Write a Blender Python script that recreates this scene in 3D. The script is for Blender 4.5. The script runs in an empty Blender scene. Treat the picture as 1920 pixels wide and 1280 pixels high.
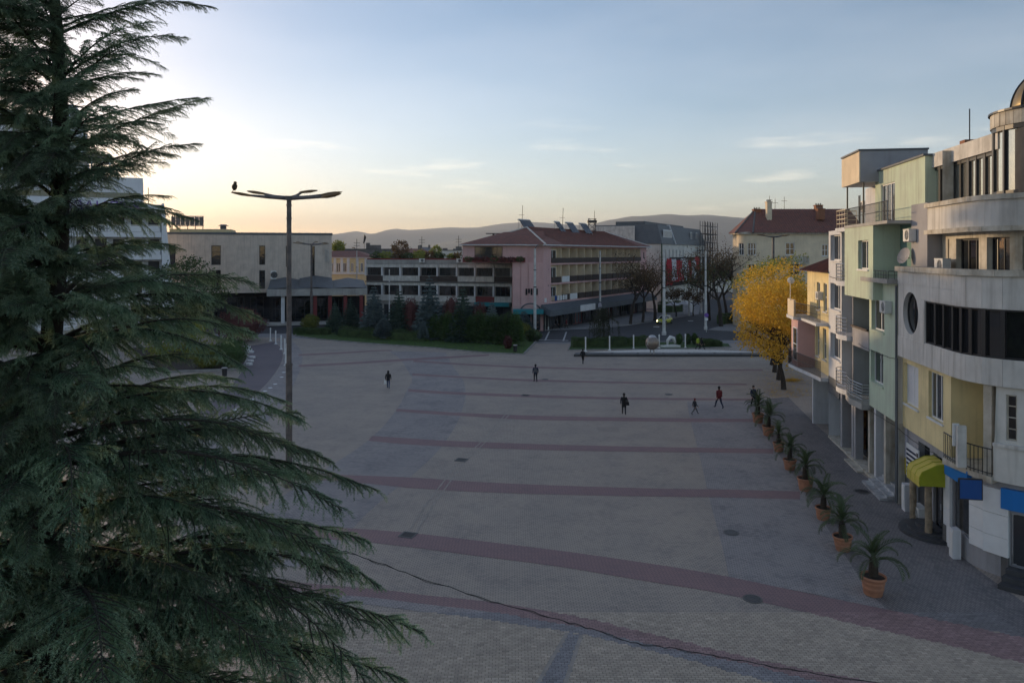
import bpy, bmesh, math, random
from mathutils import Vector, Matrix, Quaternion, noise
rnd = random.Random(7)
scene = bpy.context.scene
C = scene.collection
R = math.radians

# ------------------------------------------------------------------ camera, sky, sun, exposure
F, CY, H = 1400.0, 475.0, 12.5          # focal length in photo pixels, horizon row, eye height in metres
cam_data = bpy.data.cameras.new('camera')
cam_data.sensor_width = 36.0
cam_data.lens = 36.0 * F / 1920.0
cam_data.shift_y = -(640.0 - CY) / 1920.0
cam_data.clip_start = 0.1
cam_data.clip_end = 60000.0
cam = bpy.data.objects.new('camera', cam_data); C.objects.link(cam)
cam.location = (0, 0, H); cam.rotation_euler = (R(90), 0, 0)
scene.camera = cam

SUN_AZ, SUN_EL = -44.0, 6.2              # degrees right of the view axis (+Y), degrees up
sd = Vector((math.sin(R(SUN_AZ)) * math.cos(R(SUN_EL)), math.cos(R(SUN_AZ)) * math.cos(R(SUN_EL)), math.sin(R(SUN_EL))))
sun_data = bpy.data.lights.new('sun', 'SUN')
sun_data.energy = 2.1; sun_data.angle = R(0.6); sun_data.color = (1.0, 0.70, 0.40)
sun = bpy.data.objects.new('sun', sun_data); C.objects.link(sun)
sun.rotation_euler = sd.to_track_quat('Z', 'Y').to_euler(); sun.location = (0, 0, 80)

world = bpy.data.worlds.new('World'); scene.world = world; world.use_nodes = True
wn, wl = world.node_tree.nodes, world.node_tree.links
wn.clear()
wo = wn.new('ShaderNodeOutputWorld'); bg = wn.new('ShaderNodeBackground')
sky = wn.new('ShaderNodeTexSky'); sky.sky_type = 'NISHITA'; sky.sun_disc = False
sky.sun_elevation = R(SUN_EL); sky.sun_rotation = R(SUN_AZ); sky.altitude = 350
sky.air_density = 0.9; sky.dust_density = 0.6; sky.ozone_density = 3.0
wb = wn.new('ShaderNodeMixRGB'); wb.blend_type = 'MULTIPLY'; wb.inputs['Fac'].default_value = 1.0; wl.new(sky.outputs[0], wb.inputs['Color1']); wb.inputs['Color2'].default_value = (1.25, 0.908, 0.745, 1)   # daylight white balance
bg.inputs['Strength'].default_value = 0.15
# thin wisps of cloud low over the hills, the same all round the compass
tc = wn.new('ShaderNodeTexCoord'); sx = wn.new('ShaderNodeSeparateXYZ'); wl.new(tc.outputs['Generated'], sx.inputs[0])
mp_ = wn.new('ShaderNodeMapping'); mp_.inputs['Scale'].default_value = (3.2, 3.2, 26.0)
wl.new(tc.outputs['Generated'], mp_.inputs[0])
cn = wn.new('ShaderNodeTexNoise'); cn.inputs['Scale'].default_value = 1.9; cn.inputs['Detail'].default_value = 7; cn.inputs['Roughness'].default_value = 0.55
wl.new(mp_.outputs[0], cn.inputs['Vector'])
cr = wn.new('ShaderNodeMapRange'); cr.inputs['From Min'].default_value = 0.565; cr.inputs['From Max'].default_value = 0.80; cr.inputs['To Max'].default_value = 0.36
wl.new(cn.outputs['Fac'], cr.inputs['Value'])
b1 = wn.new('ShaderNodeMapRange'); b1.inputs['From Min'].default_value = 0.02; b1.inputs['From Max'].default_value = 0.07; b1.interpolation_type = 'SMOOTHSTEP'
b2 = wn.new('ShaderNodeMapRange'); b2.inputs['From Min'].default_value = 0.20; b2.inputs['From Max'].default_value = 0.11; b2.interpolation_type = 'SMOOTHSTEP'
wl.new(sx.outputs['Z'], b1.inputs['Value']); wl.new(sx.outputs['Z'], b2.inputs['Value'])
m1 = wn.new('ShaderNodeMath'); m1.operation = 'MULTIPLY'; m2 = wn.new('ShaderNodeMath'); m2.operation = 'MULTIPLY'
wl.new(b1.outputs[0], m1.inputs[0]); wl.new(b2.outputs[0], m1.inputs[1]); wl.new(m1.outputs[0], m2.inputs[0]); wl.new(cr.outputs[0], m2.inputs[1])
# broad, faint veil higher up
v_map = wn.new('ShaderNodeMapping'); v_map.inputs['Scale'].default_value = (1.1, 1.1, 4.5); wl.new(tc.outputs['Generated'], v_map.inputs[0])
vn = wn.new('ShaderNodeTexNoise'); vn.inputs['Scale'].default_value = 1.6; vn.inputs['Detail'].default_value = 5; wl.new(v_map.outputs[0], vn.inputs['Vector'])
vr = wn.new('ShaderNodeMapRange'); vr.inputs['From Min'].default_value = 0.40; vr.inputs['From Max'].default_value = 0.75; vr.inputs['To Max'].default_value = 0.16
wl.new(vn.outputs['Fac'], vr.inputs['Value'])
veil = wn.new('ShaderNodeMixRGB'); wl.new(vr.outputs[0], veil.inputs['Fac']); wl.new(wb.outputs[0], veil.inputs['Color1']); veil.inputs['Color2'].default_value = (5.2, 5.0, 5.0, 1)
cl = wn.new('ShaderNodeMixRGB'); wl.new(m2.outputs[0], cl.inputs['Fac']); wl.new(veil.outputs[0], cl.inputs['Color1']); cl.inputs['Color2'].default_value = (8.5, 7.2, 5.4, 1)
wl.new(cl.outputs[0], bg.inputs['Color']); wl.new(bg.outputs[0], wo.inputs[0])

vs = scene.view_settings
vs.view_transform = 'Standard'; vs.look = 'None'; vs.exposure = 1.08; vs.gamma = 1.0; vs.use_curve_mapping = False
scene.cycles.use_denoising = True
scene.cycles.max_bounces = 6; scene.cycles.diffuse_bounces = 3; scene.cycles.glossy_bounces = 3
scene.cycles.transmission_bounces = 4; scene.cycles.transparent_max_bounces = 6; scene.cycles.volume_bounces = 0
scene.cycles.use_adaptive_sampling = True

# ------------------------------------------------------------------ projection helpers (photo pixel <-> place)
def P(px, py, Y): return Vector(((px - 960) / F * Y, Y, H - (py - CY) / F * Y))
def G(px, py, z=0.0):
    Y = (H - z) * F / (py - CY)
    return Vector(((px - 960) / F * Y, Y, z))

# ------------------------------------------------------------------ materials
MATS = {}
def mat(name, col, rough=0.8, var=0.0, scale=1.0, col2=None, bump=0.0, bscale=30.0, metal=0.0, streak=0.0, spec=0.5, trans=0.0, emit=0.0, rand=0.0, detail=5.0):
    """plain surface with optional blotches (var/col2), rain streaks, fine relief, per-object tone (rand), leaf translucency (trans)"""
    m = bpy.data.materials.new(name); m.use_nodes = True; MATS[name] = m
    n, l = m.node_tree.nodes, m.node_tree.links
    bs = n['Principled BSDF']; out = n['Material Output']
    bs.inputs['Roughness'].default_value = rough; bs.inputs['Metallic'].default_value = metal
    bs.inputs['Specular IOR Level'].default_value = spec
    c = (*col, 1); csock = None
    t = n.new('ShaderNodeTexCoord')
    if col2 is None: col2 = tuple(max(0, x * (1 - var)) for x in col)
    if var > 0 or streak > 0:
        nz = n.new('ShaderNodeTexNoise'); nz.inputs['Scale'].default_value = scale; nz.inputs['Detail'].default_value = detail; nz.inputs['Roughness'].default_value = 0.6
        l.new(t.outputs['Object'], nz.inputs['Vector'])
        mr = n.new('ShaderNodeMapRange'); mr.inputs['From Min'].default_value = 0.35; mr.inputs['From Max'].default_value = 0.68
        l.new(nz.outputs['Fac'], mr.inputs['Value'])
        mx = n.new('ShaderNodeMixRGB'); mx.inputs['Color1'].default_value = c; mx.inputs['Color2'].default_value = (*col2, 1)
        l.new(mr.outputs[0], mx.inputs['Fac']); csock = mx.outputs[0]
        if streak > 0:
            mp = n.new('ShaderNodeMapping'); mp.inputs['Scale'].default_value = (2.3, 2.3, 0.16); l.new(t.outputs['Object'], mp.inputs[0])
            n2 = n.new('ShaderNodeTexNoise'); n2.inputs['Scale'].default_value = 1.7; n2.inputs['Detail'].default_value = 6; l.new(mp.outputs[0], n2.inputs['Vector'])
            r2 = n.new('ShaderNodeMapRange'); r2.inputs['From Min'].default_value = 0.50; r2.inputs['From Max'].default_value = 0.80; r2.inputs['To Max'].default_value = streak
            l.new(n2.outputs['Fac'], r2.inputs['Value'])
            m2_ = n.new('ShaderNodeMixRGB'); l.new(r2.outputs[0], m2_.inputs['Fac']); l.new(csock, m2_.inputs['Color1']); m2_.inputs['Color2'].default_value = (0.13, 0.10, 0.07, 1)
            csock = m2_.outputs[0]
    if rand > 0:
        oi = n.new('ShaderNodeObjectInfo'); hs = n.new('ShaderNodeHueSaturation')
        rr = n.new('ShaderNodeMapRange'); rr.inputs['To Min'].default_value = 1 - rand; rr.inputs['To Max'].default_value = 1 + rand; l.new(oi.outputs['Random'], rr.inputs['Value'])
        l.new(rr.outputs[0], hs.inputs['Value'])
        if csock: l.new(csock, hs.inputs['Color'])
        else: hs.inputs['Color'].default_value = c
        csock = hs.outputs[0]
    if csock: l.new(csock, bs.inputs['Base Color'])
    else: bs.inputs['Base Color'].default_value = c
    if bump > 0:
        nb = n.new('ShaderNodeTexNoise'); nb.inputs['Scale'].default_value = bscale; nb.inputs['Detail'].default_value = 4; l.new(t.outputs['Object'], nb.inputs['Vector'])
        bp = n.new('ShaderNodeBump'); bp.inputs['Strength'].default_value = bump; bp.inputs['Distance'].default_value = 0.02
        l.new(nb.outputs['Fac'], bp.inputs['Height']); l.new(bp.outputs[0], bs.inputs['Normal'])
    if trans > 0:
        tr = n.new('ShaderNodeBsdfTranslucent'); ms = n.new('ShaderNodeMixShader'); ms.inputs[0].default_value = trans
        if csock: l.new(csock, tr.inputs['Color'])
        else: tr.inputs['Color'].default_value = c
        l.new(bs.outputs[0], ms.inputs[1]); l.new(tr.outputs[0], ms.inputs[2]); l.new(ms.outputs[0], out.inputs[0])
    if emit > 0:
        bs.inputs['Emission Color'].default_value = c; bs.inputs['Emission Strength'].default_value = emit
    return m

def paving(name, cA, cB, joint, bw=0.2, bh=0.1, rot=0.0, stain=0.35, rough=0.75):
    """brick paving in world metres: each brick its own tone, darker joints, broad stains"""
    m = bpy.data.materials.new(name); m.use_nodes = True; MATS[name] = m
    n, l = m.node_tree.nodes, m.node_tree.links
    bs = n['Principled BSDF']; bs.inputs['Roughness'].default_value = rough
    g = n.new('ShaderNodeNewGeometry')
    mp = n.new('ShaderNodeMapping'); mp.inputs['Rotation'].default_value = (0, 0, R(rot)); l.new(g.outputs['Position'], mp.inputs[0])
    bt = n.new('ShaderNodeTexBrick'); l.new(mp.outputs[0], bt.inputs['Vector'])
    bt.inputs['Color1'].default_value = (*cA, 1); bt.inputs['Color2'].default_value = (*cB, 1); bt.inputs['Mortar'].default_value = (*joint, 1)
    bt.inputs['Scale'].default_value = 1.0; bt.inputs['Brick Width'].default_value = bw; bt.inputs['Row Height'].default_value = bh
    bt.inputs['Mortar Size'].default_value = 0.011; bt.inputs['Mortar Smooth'].default_value = 0.2
    nb = n.new('ShaderNodeTexNoise'); nb.inputs['Scale'].default_value = 0.55; nb.inputs['Detail'].default_value = 5; nb.inputs['Roughness'].default_value = 0.65; l.new(g.outputs['Position'], nb.inputs['Vector'])
    rb = n.new('ShaderNodeMapRange'); rb.inputs['From Min'].default_value = 0.38; rb.inputs['From Max'].default_value = 0.72; rb.inputs['To Min'].default_value = -0.75; rb.inputs['To Max'].default_value = 0.45; l.new(nb.outputs['Fac'], rb.inputs['Value']); l.new(rb.outputs[0], bt.inputs['Bias'])
    n1 = n.new('ShaderNodeTexNoise'); n1.inputs['Scale'].default_value = 0.22; n1.inputs['Detail'].default_value = 8; n1.inputs['Roughness'].default_value = 0.62; l.new(g.outputs['Position'], n1.inputs['Vector'])
    r1 = n.new('ShaderNodeMapRange'); r1.inputs['From Min'].default_value = 0.38; r1.inputs['From Max'].default_value = 0.72; r1.inputs['To Max'].default_value = stain; l.new(n1.outputs['Fac'], r1.inputs['Value'])
    x1 = n.new('ShaderNodeMixRGB'); x1.blend_type = 'MULTIPLY'; l.new(r1.outputs[0], x1.inputs['Fac']); l.new(bt.outputs['Color'], x1.inputs['Color1']); x1.inputs['Color2'].default_value = (0.62, 0.66, 0.74, 1)
    n3 = n.new('ShaderNodeTexNoise'); n3.inputs['Scale'].default_value = 1.9; n3.inputs['Detail'].default_value = 6; n3.inputs['Roughness'].default_value = 0.7; l.new(g.outputs['Position'], n3.inputs['Vector'])
    r3 = n.new('ShaderNodeMapRange'); r3.inputs['From Min'].default_value = 0.58; r3.inputs['From Max'].default_value = 0.74; r3.inputs['To Max'].default_value = stain * 0.9; l.new(n3.outputs['Fac'], r3.inputs['Value'])
    x2 = n.new('ShaderNodeMixRGB'); x2.blend_type = 'MULTIPLY'; l.new(r3.outputs[0], x2.inputs['Fac']); l.new(x1.outputs[0], x2.inputs['Color1']); x2.inputs['Color2'].default_value = (0.55, 0.55, 0.6, 1)
    vo = n.new('ShaderNodeTexVoronoi'); vo.inputs['Scale'].default_value = 0.9; vo.inputs['Randomness'].default_value = 1.0; l.new(g.outputs['Position'], vo.inputs['Vector'])
    rv = n.new('ShaderNodeMapRange'); rv.inputs['From Min'].default_value = 0.045; rv.inputs['From Max'].default_value = 0.03; rv.inputs['To Max'].default_value = 0.55; l.new(vo.outputs['Distance'], rv.inputs['Value'])
    x3 = n.new('ShaderNodeMixRGB'); l.new(rv.outputs[0], x3.inputs['Fac']); l.new(x2.outputs[0], x3.inputs['Color1']); x3.inputs['Color2'].default_value = (0.06, 0.055, 0.055, 1)
    # irregular darker repaired patches
    np_ = n.new('ShaderNodeTexVoronoi'); np_.feature = 'F1'; np_.distance = 'CHEBYCHEV'; np_.inputs['Scale'].default_value = 0.11; l.new(g.outputs['Position'], np_.inputs['Vector'])
    rp = n.new('ShaderNodeMapRange'); rp.inputs['From Min'].default_value = 0.085; rp.inputs['From Max'].default_value = 0.08; rp.inputs['To Max'].default_value = 0.22; l.new(np_.outputs['Distance'], rp.inputs['Value'])
    x4 = n.new('ShaderNodeMixRGB'); x4.blend_type = 'MULTIPLY'; l.new(rp.outputs[0], x4.inputs['Fac']); l.new(x3.outputs[0], x4.inputs['Color1']); x4.inputs['Color2'].default_value = (0.45, 0.45, 0.5, 1)
    l.new(x4.outputs[0], bs.inputs['Base Color'])
    bp = n.new('ShaderNodeBump'); bp.inputs['Strength'].default_value = 0.5; bp.inputs['Distance'].default_value = 0.006; bp.invert = True
    l.new(bt.outputs['Fac'], bp.inputs['Height']); l.new(bp.outputs[0], bs.inputs['Normal'])
    return m

def brick_mat(name, col):
    """single paving brick, tone from the 'tone' attribute"""
    m = bpy.data.materials.new(name); m.use_nodes = True; MATS[name] = m
    n, l = m.node_tree.nodes, m.node_tree.links; bs = n['Principled BSDF']; bs.inputs['Roughness'].default_value = 0.75
    at = n.new('ShaderNodeAttribute'); at.attribute_name = 'tone'
    g = n.new('ShaderNodeNewGeometry'); nz = n.new('ShaderNodeTexNoise'); nz.inputs['Scale'].default_value = 0.9; nz.inputs['Detail'].default_value = 8; nz.inputs['Roughness'].default_value = .65; l.new(g.outputs['Position'], nz.inputs['Vector'])
    r = n.new('ShaderNodeMapRange'); r.inputs['From Min'].default_value = .3; r.inputs['From Max'].default_value = .7; r.inputs['To Min'].default_value = 1.08; r.inputs['To Max'].default_value = 0.84; l.new(nz.outputs['Fac'], r.inputs['Value'])
    mu = n.new('ShaderNodeMath'); mu.operation = 'MULTIPLY'; l.new(at.outputs['Fac'], mu.inputs[0]); l.new(r.outputs[0], mu.inputs[1])
    hs = n.new('ShaderNodeHueSaturation'); hs.inputs['Color'].default_value = (*col, 1); l.new(mu.outputs[0], hs.inputs['Value']); l.new(hs.outputs[0], bs.inputs['Base Color'])
    return m

def glass_mat(name, col, rough=0.03, spec=0.9, tint=None):
    m = bpy.data.materials.new(name); m.use_nodes = True; MATS[name] = m
    n, l = m.node_tree.nodes, m.node_tree.links; bs = n['Principled BSDF']
    bs.inputs['Base Color'].default_value = (*col, 1); bs.inputs['Roughness'].default_value = rough; bs.inputs['Specular IOR Level'].default_value = spec
    oi = n.new('ShaderNodeObjectInfo'); mx = n.new('ShaderNodeMixRGB'); mx.inputs['Color1'].default_value = (*col, 1); mx.inputs['Color2'].default_value = (*(tint or tuple(x * 2.2 for x in col)), 1)
    pw = n.new('ShaderNodeMath'); pw.operation = 'POWER'; pw.inputs[1].default_value = 2.5; l.new(oi.outputs['Random'], pw.inputs[0]); l.new(pw.outputs[0], mx.inputs['Fac'])
    l.new(mx.outputs[0], bs.inputs['Base Color'])
    nz = n.new('ShaderNodeTexNoise'); nz.inputs['Scale'].default_value = 1.3; t = n.new('ShaderNodeTexCoord'); l.new(t.outputs['Object'], nz.inputs['Vector'])
    bp = n.new('ShaderNodeBump'); bp.inputs['Strength'].default_value = 0.05; bp.inputs['Distance'].default_value = 0.05; l.new(nz.outputs['Fac'], bp.inputs['Height']); l.new(bp.outputs[0], bs.inputs['Normal'])
    return m

paving('paving_beige', (0.445, 0.37, 0.30), (0.33, 0.28, 0.24), (0.15, 0.132, 0.12), stain=0.5)
paving('paving_red', (0.30, 0.182, 0.178), (0.25, 0.158, 0.16), (0.135, 0.098, 0.10), rot=45)
paving('paving_blue', (0.365, 0.325, 0.305), (0.225, 0.205, 0.205), (0.14, 0.13, 0.127), rot=12, stain=0.5)
paving('paving_dark', (0.245, 0.218, 0.21), (0.15, 0.14, 0.14), (0.09, 0.085, 0.085), rot=80, stain=0.55)
paving('paving_plum', (0.18, 0.143, 0.158), (0.15, 0.124, 0.138), (0.09, 0.083, 0.09), rot=30)
paving('pavement_slab', (0.255, 0.247, 0.247), (0.21, 0.206, 0.21), (0.12, 0.12, 0.12), 0.4, 0.4)
for k, c in (('brick_beige', (0.44, 0.365, 0.29)), ('brick_red', (0.31, 0.20, 0.193)), ('brick_blue', (0.26, 0.245, 0.25)), ('brick_dark', (0.21, 0.195, 0.195))): brick_mat(k, c)
mat('mortar', (0.045, 0.042, 0.04), 0.95, 0.3, 3)
mat('asphalt', (0.055, 0.057, 0.065), 0.85, 0.3, 0.6, bump=0.3, bscale=60)
mat('ground_far', (0.12, 0.12, 0.09), 0.95, 0.4, 0.02)
mat('road_paint', (0.55, 0.55, 0.55), 0.7, 0.4, 2.0)
mat('kerb', (0.30, 0.29, 0.28), 0.85, 0.4, 1.5, bump=0.2)
mat('lawn', (0.05, 0.10, 0.02), 0.95, 0.5, 1.2)
mat('soil', (0.05, 0.037, 0.028), 0.95, 0.4, 4)
mat('hill', (0.085, 0.095, 0.06), 1.0, 0.6, 0.0016, col2=(0.05, 0.06, 0.045), detail=8)
mat('concrete', (0.44, 0.42, 0.39), 0.85, 0.35, 0.5, streak=0.35, bump=0.1)
mat('concrete_dark', (0.16, 0.155, 0.15), 0.9, 0.4, 0.8, streak=0.3)
mat('travertine', (0.64, 0.54, 0.45), 0.8, 0.3, 0.8, col2=(0.51, 0.43, 0.36), streak=0.35, bump=0.08)
mat('panel_grey', (0.66, 0.63, 0.58), 0.75, 0.3, 1.2, streak=0.45)
mat('stone_white', (0.68, 0.65, 0.60), 0.7, 0.22, 0.7, streak=0.51, bump=0.06)
mat('cornice_stone', (0.60, 0.56, 0.48), 0.8, 0.35, 1.5, col2=(0.38, 0.33, 0.25), streak=0.68)
mat('white_paint', (0.74, 0.74, 0.73), 0.55, 0.1, 2)
mat('white_plaster', (0.66, 0.66, 0.67), 0.85, 0.15, 0.8, streak=0.26)
mat('hotel_white', (0.72, 0.73, 0.75), 0.8, 0.12, 0.3, streak=0.12)
mat('cream_plaster', (0.80, 0.66, 0.47), 0.9, 0.2, 0.6, streak=0.15)
mat('yellow_plaster', (0.84, 0.69, 0.37), 0.9, 0.2, 0.7, streak=0.31, bump=0.05)
mat('yellow_old', (0.64, 0.53, 0.31), 0.9, 0.15, 0.7)
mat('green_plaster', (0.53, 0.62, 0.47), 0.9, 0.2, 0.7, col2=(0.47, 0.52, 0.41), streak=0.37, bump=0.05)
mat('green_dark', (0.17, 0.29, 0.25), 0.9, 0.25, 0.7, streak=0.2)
mat('pink_plaster', (0.66, 0.41, 0.39), 0.9, 0.15, 0.5, streak=0.12)
mat('pale_plaster', (0.70, 0.67, 0.61), 0.9, 0.2, 0.6, streak=0.34)
mat('grey_plaster', (0.36, 0.35, 0.36), 0.9, 0.2, 0.7, streak=0.2)
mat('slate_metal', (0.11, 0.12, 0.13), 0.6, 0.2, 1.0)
mat('roof_tile_red', (0.24, 0.095, 0.07), 0.85, 0.5, 2.0, col2=(0.14, 0.07, 0.06))
mat('roof_felt', (0.09, 0.088, 0.088), 0.9, 0.4, 0.8)
mat('brick_chimney', (0.30, 0.13, 0.07), 0.9, 0.3, 6)
mat('dark_metal', (0.025, 0.025, 0.028), 0.45, 0.2, 4)
mat('black_frame', (0.018, 0.018, 0.02), 0.4)
mat('steel', (0.55, 0.55, 0.56), 0.3, 0.15, 3, metal=0.9)
mat('pole_paint', (0.66, 0.65, 0.63), 0.6, 0.5, 1.5, col2=(0.42, 0.41, 0.39), streak=0.3)
mat('lamp_rust', (0.15, 0.12, 0.11), 0.55, 0.5, 2.5, col2=(0.06, 0.055, 0.055))
mat('lamp_head', (0.22, 0.13, 0.05), 0.5, 0.3, 3)
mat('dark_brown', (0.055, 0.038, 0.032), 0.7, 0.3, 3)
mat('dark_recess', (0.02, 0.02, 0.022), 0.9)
mat('plastic_white', (0.70, 0.69, 0.66), 0.5, 0.1, 4)
mat('grille_dark', (0.03, 0.03, 0.032), 0.6)
mat('terracotta', (0.46, 0.21, 0.12), 0.85, 0.3, 5, col2=(0.33, 0.16, 0.10), bump=0.15)
mat('blue_sign', (0.008, 0.07, 0.26), 0.35)
mat('cyan_sign', (0.01, 0.17, 0.50), 0.35)
mat('lime_awning', (0.58, 0.47, 0.08), 0.75, 0.2, 2)
mat('lime_awning_side', (0.40, 0.42, 0.02), 0.75, 0.2, 2)
mat('teal_awning', (0.02, 0.22, 0.25), 0.7)
mat('grey_awning', (0.10, 0.115, 0.13), 0.75, 0.2, 1)
mat('lilac_panel', (0.42, 0.41, 0.48), 0.8, 0.15, 1)
mat('ochre_panel', (0.50, 0.40, 0.02), 0.8, 0.15, 1)
mat('red_paint', (0.20, 0.025, 0.025), 0.6, 0.2, 2)
mat('red_cloth', (0.42, 0.012, 0.03), 0.85, 0.2, 1)
mat('white_cloth', (0.60, 0.60, 0.62), 0.85, 0.2, 1)
mat('purple_letter', (0.16, 0.07, 0.35), 0.5)
mat('marble', (0.55, 0.55, 0.55), 0.4, 0.5, 2.5, col2=(0.22, 0.22, 0.23))
mat('dark_stone', (0.06, 0.062, 0.068), 0.5, 0.3, 3)
mat('timber', (0.36, 0.28, 0.19), 0.85, 0.5, 4)
mat('curtain', (0.50, 0.46, 0.40), 0.9, 0.3, 3)
mat('blind_white', (0.68, 0.68, 0.70), 0.7, 0.05, 2)
mat('dome_bronze', (0.20, 0.15, 0.07), 0.45, 0.3, 1.5, metal=0.5)
mat('solar', (0.025, 0.025, 0.035), 0.2)
mat('bark_dark', (0.045, 0.035, 0.028), 0.95, 0.4, 6, bump=0.5, bscale=14)
mat('bark_grey', (0.10, 0.085, 0.07), 0.95, 0.4, 6, bump=0.4, bscale=14)
mat('cedar_needle', (0.15, 0.23, 0.115), 0.65, 0.5, 1.1, col2=(0.085, 0.16, 0.10), trans=0.36, rand=0.4)
mat('cedar_needle_lit', (0.30, 0.40, 0.25), 0.6, 0.4, 1.4, trans=0.3, rand=0.3)  # paler tip colour stands in for sky light on the sprays
mat('spruce_green', (0.085, 0.14, 0.10), 0.8, 0.4, 0.8, trans=0.28, rand=0.3)
mat('spruce_blue', (0.15, 0.20, 0.20), 0.8, 0.4, 0.8, trans=0.25, rand=0.2)
mat('thuja_green', (0.09, 0.16, 0.05), 0.8, 0.4, 0.8, trans=0.28, rand=0.25)
mat('hedge_green', (0.085, 0.135, 0.045), 0.8, 0.5, 1.4, trans=0.25)
mat('shrub_yellow', (0.20, 0.19, 0.025), 0.8, 0.5, 1.3, col2=(0.07, 0.10, 0.02), trans=0.2)
mat('shrub_red', (0.14, 0.05, 0.045), 0.8, 0.4, 1.3, trans=0.15)
mat('leaf_yellow', (0.82, 0.52, 0.055), 0.7, 0.6, 1.7, col2=(0.50, 0.30, 0.04), trans=0.42)
mat('leaf_olive', (0.30, 0.30, 0.045), 0.7, 0.6, 0.9, col2=(0.14, 0.19, 0.04), trans=0.35)
mat('leaf_brown', (0.16, 0.10, 0.045), 0.8, 0.5, 0.9, trans=0.25)
mat('leaf_green', (0.085, 0.13, 0.045), 0.75, 0.5, 0.9, trans=0.25)
mat('palm_leaf', (0.085, 0.125, 0.05), 0.55, 0.4, 2.5, trans=0.25, rand=0.3)
mat('palm_trunk', (0.055, 0.042, 0.03), 0.95, 0.4, 9, bump=0.6, bscale=24)
mat('willow_leaf', (0.040, 0.055, 0.020), 0.8, 0.5, 1.0, trans=0.2)
mat('skin', (0.42, 0.26, 0.19), 0.6)
mat('cloth_black', (0.012, 0.012, 0.015), 0.9, 0.2, 8)
mat('cloth_charcoal', (0.03, 0.03, 0.035), 0.9, 0.2, 8)
mat('cloth_navy', (0.02, 0.03, 0.065), 0.9, 0.2, 8)
mat('cloth_jeans', (0.045, 0.075, 0.15), 0.9, 0.2, 8)
mat('cloth_red', (0.16, 0.02, 0.025), 0.9, 0.2, 8)
mat('cloth_hivis', (0.35, 0.45, 0.04), 0.9, 0.2, 8)
mat('cloth_grey', (0.10, 0.10, 0.11), 0.9, 0.2, 8)
mat('hair_dark', (0.012, 0.009, 0.008), 0.7)
mat('car_lime', (0.52, 0.55, 0.02), 0.3)
mat('car_white', (0.75, 0.75, 0.75), 0.3)
mat('tyre', (0.015, 0.015, 0.015), 0.9)
mat('headlight', (1.0, 0.85, 0.45), 0.3, emit=6.0)
mat('headlight_orange', (1.0, 0.55, 0.08), 0.3, emit=5.0)
mat('signal_green', (0.15, 1.0, 0.65), 0.4, emit=4.0)
mat('bird_brown', (0.07, 0.045, 0.025), 0.9, 0.4, 12)
mat('cable_black', (0.012, 0.012, 0.012), 0.7)
mat('lit_disc', (0.75, 0.78, 0.80), 0.35)
mat('tile_globe', (0.33, 0.28, 0.24), 0.3, 0.3, 5, metal=0.6)
mat('net_green', (0.03, 0.08, 0.05), 0.9)
glass_mat('glass', (0.022, 0.025, 0.03), tint=(0.07, 0.07, 0.075))
glass_mat('glass_dark', (0.008, 0.009, 0.011), tint=(0.03, 0.03, 0.035))
glass_mat('glass_mirror', (0.10, 0.10, 0.09), 0.02, 1.0); MATS['glass_mirror'].node_tree.nodes['Principled BSDF'].inputs['Metallic'].default_value = 0.75
for _n in MATS['glass_mirror'].node_tree.nodes:
    if _n.bl_idname == 'ShaderNodeMixRGB': _n.inputs['Color1'].default_value = (0.62, 0.60, 0.52, 1); _n.inputs['Color2'].default_value = (0.50, 0.49, 0.43, 1)

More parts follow.
